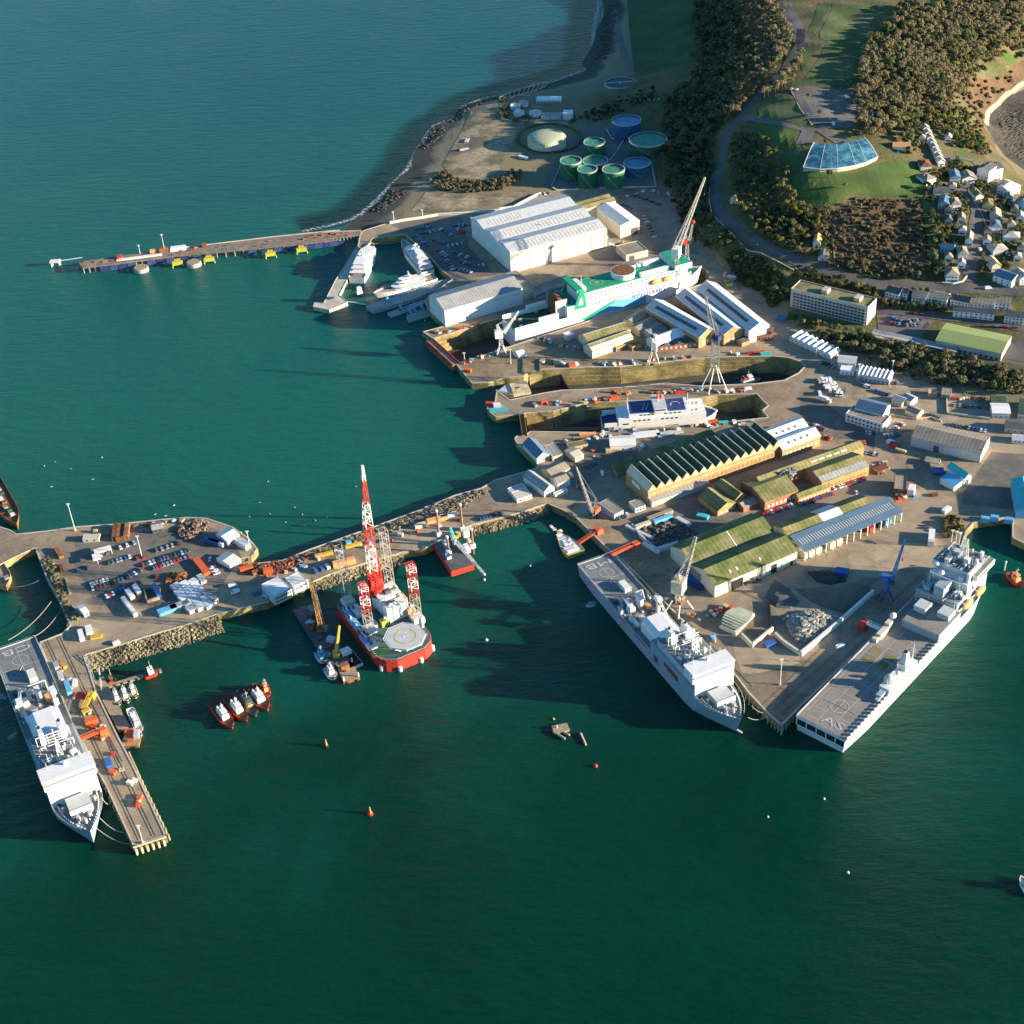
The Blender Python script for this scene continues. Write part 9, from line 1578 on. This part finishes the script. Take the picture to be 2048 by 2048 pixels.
# surf line, discharge plumes and gulls
def foam_mat():
    m = bpy.data.materials.new('sea_foam'); m.use_nodes = True; t = m.node_tree; N = t.nodes; b = N['Principled BSDF']; b.inputs['Base Color'].default_value = (.6, .66, .66, 1); b.inputs['Roughness'].default_value = .7
    g = N.new('ShaderNodeNewGeometry'); nz = N.new('ShaderNodeTexNoise'); nz.inputs['Scale'].default_value = .35; nz.inputs['Detail'].default_value = 6; t.links.new(g.outputs['Position'], nz.inputs['Vector']); at = N.new('ShaderNodeAttribute'); at.attribute_name = 'edge'
    mu = N.new('ShaderNodeMath'); mu.operation = 'MULTIPLY'; mr = N.new('ShaderNodeMapRange'); mr.inputs[1].default_value = .42; mr.inputs[2].default_value = .68; t.links.new(nz.outputs['Fac'], mr.inputs[0]); t.links.new(mr.outputs[0], mu.inputs[0]); t.links.new(at.outputs['Fac'], mu.inputs[1]); t.links.new(mu.outputs[0], b.inputs['Alpha']); return m
FOAM = foam_mat()
def weed_shade_mat():
    m = WM.copy(); m.name = 'weed_water_painted_shade'; t = m.node_tree; b = t.nodes['Principled BSDF']; at = t.nodes.new('ShaderNodeAttribute'); at.attribute_name = 'edge'; [t.links.remove(l) for l in list(b.inputs['Base Color'].links)]; b.inputs['Base Color'].default_value = (.003, .018, .022, 1); t.links.new(at.outputs['Fac'], b.inputs['Alpha']); return m  # one dark tone for the weed bed and the painted-in hill shade
def soft_strip(name, P, w_in, w_out, z, m, peak=.6, nseg=5, amp=1.0, label=None, kind='stuff', cat=None):
    vs, fs, at = [], [], []
    for i, p in enumerate(P):
        a = P[max(i-1, 0)]; b = P[min(i+1, len(P)-1)]; d = (b-a).xy.normalized(); n = Vector((-d.y, d.x))
        for j in range(nseg+1):
            f = j/nseg; w = w_in+(w_out-w_in)*f; vs.append((p.x+n.x*w, p.y+n.y*w, z)); e = 1-abs(f-peak)/max(peak, 1-peak); e *= (0 if i in (0, len(P)-1) else 1); at.append(amp*max(0, min(1, e*1.6)))
    for i in range(len(P)-1):
        for j in range(nseg): a = i*(nseg+1)+j; fs.append((a, a+1, a+nseg+2, a+nseg+1))
    me = bpy.data.meshes.new(name); me.from_pydata(vs, [], fs); A = me.attributes.new('edge', 'FLOAT', 'POINT'); A.data.foreach_set('value', at); me.materials.append(m); o = bpy.data.objects.new(name, me); COL.objects.link(o); return tag(o, label, cat, None, kind)
def dense(P, step=8):
    o = []
    for a, b in zip(P[:-1], P[1:]):
        n = max(1, int((b-a).length/step)); o += [a.lerp(b, i/n) for i in range(n)]
    return o+[P[-1]]
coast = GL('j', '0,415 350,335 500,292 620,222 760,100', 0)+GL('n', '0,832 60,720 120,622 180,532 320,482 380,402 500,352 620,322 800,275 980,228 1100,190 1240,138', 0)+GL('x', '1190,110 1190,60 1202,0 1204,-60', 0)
soft_strip('weed_and_shade_shallows', dense(coast), 40, -4, .006, weed_shade_mat(), .75, 8, .85, kind='structure')  # dark sheet along the coast: weed bed plus painted hill shadow on the sea
soft_strip('surf_line', dense(coast, 5), 5.5, -2, .012, FOAM, .5, 4, .9, 'thin white surf breaking along the headland shore', 'stuff', 'surf')
for sh, a, b, w, lb in (('e', '370,790 330,800 260,825', 0, 7, 'pale water discharge plume beside the centre landing ship'), ('b', '170,910 120,940 60,985', 0, 5, 'pale discharge plume beside the left ship, lower one'), ('b', '55,590 20,615 -40,650', 0, 8, 'pale discharge plume beside the left ship, upper one')):
    soft_strip('water_plume', dense(GL(sh, a, 0), 2), -w/2, w/2, .012, FOAM, .5, 6, 1.0, lb, 'stuff', 'plume')
gm = MB(); gm.box(0, 0, 0, .7, .35, .3, 0, .6, .5); gm.bar((0, -.9, .3), (0, 0, .2), .12); gm.bar((0, .9, .3), (0, 0, .2), .12); GM = gm.mesh('gull', [WHITE])
for i in range(20):
    sh, x, y = r.choice([('a', r.uniform(1000, 1932), r.uniform(60, 470)), ('c', r.uniform(200, 1100), r.uniform(180, 480)), ('a', r.uniform(200, 1300), r.uniform(40, 380)), ('c', r.uniform(500, 1000), r.uniform(280, 500))])
    o = bpy.data.objects.new('gull', GM); COL.objects.link(o); o.location = G(sh, x, y, .1); o.rotation_euler = (0, 0, r.random()*6); tag(o, 'white gull sitting on the harbour water above the breakwater', 'gull', 'gulls on the water above the breakwater')
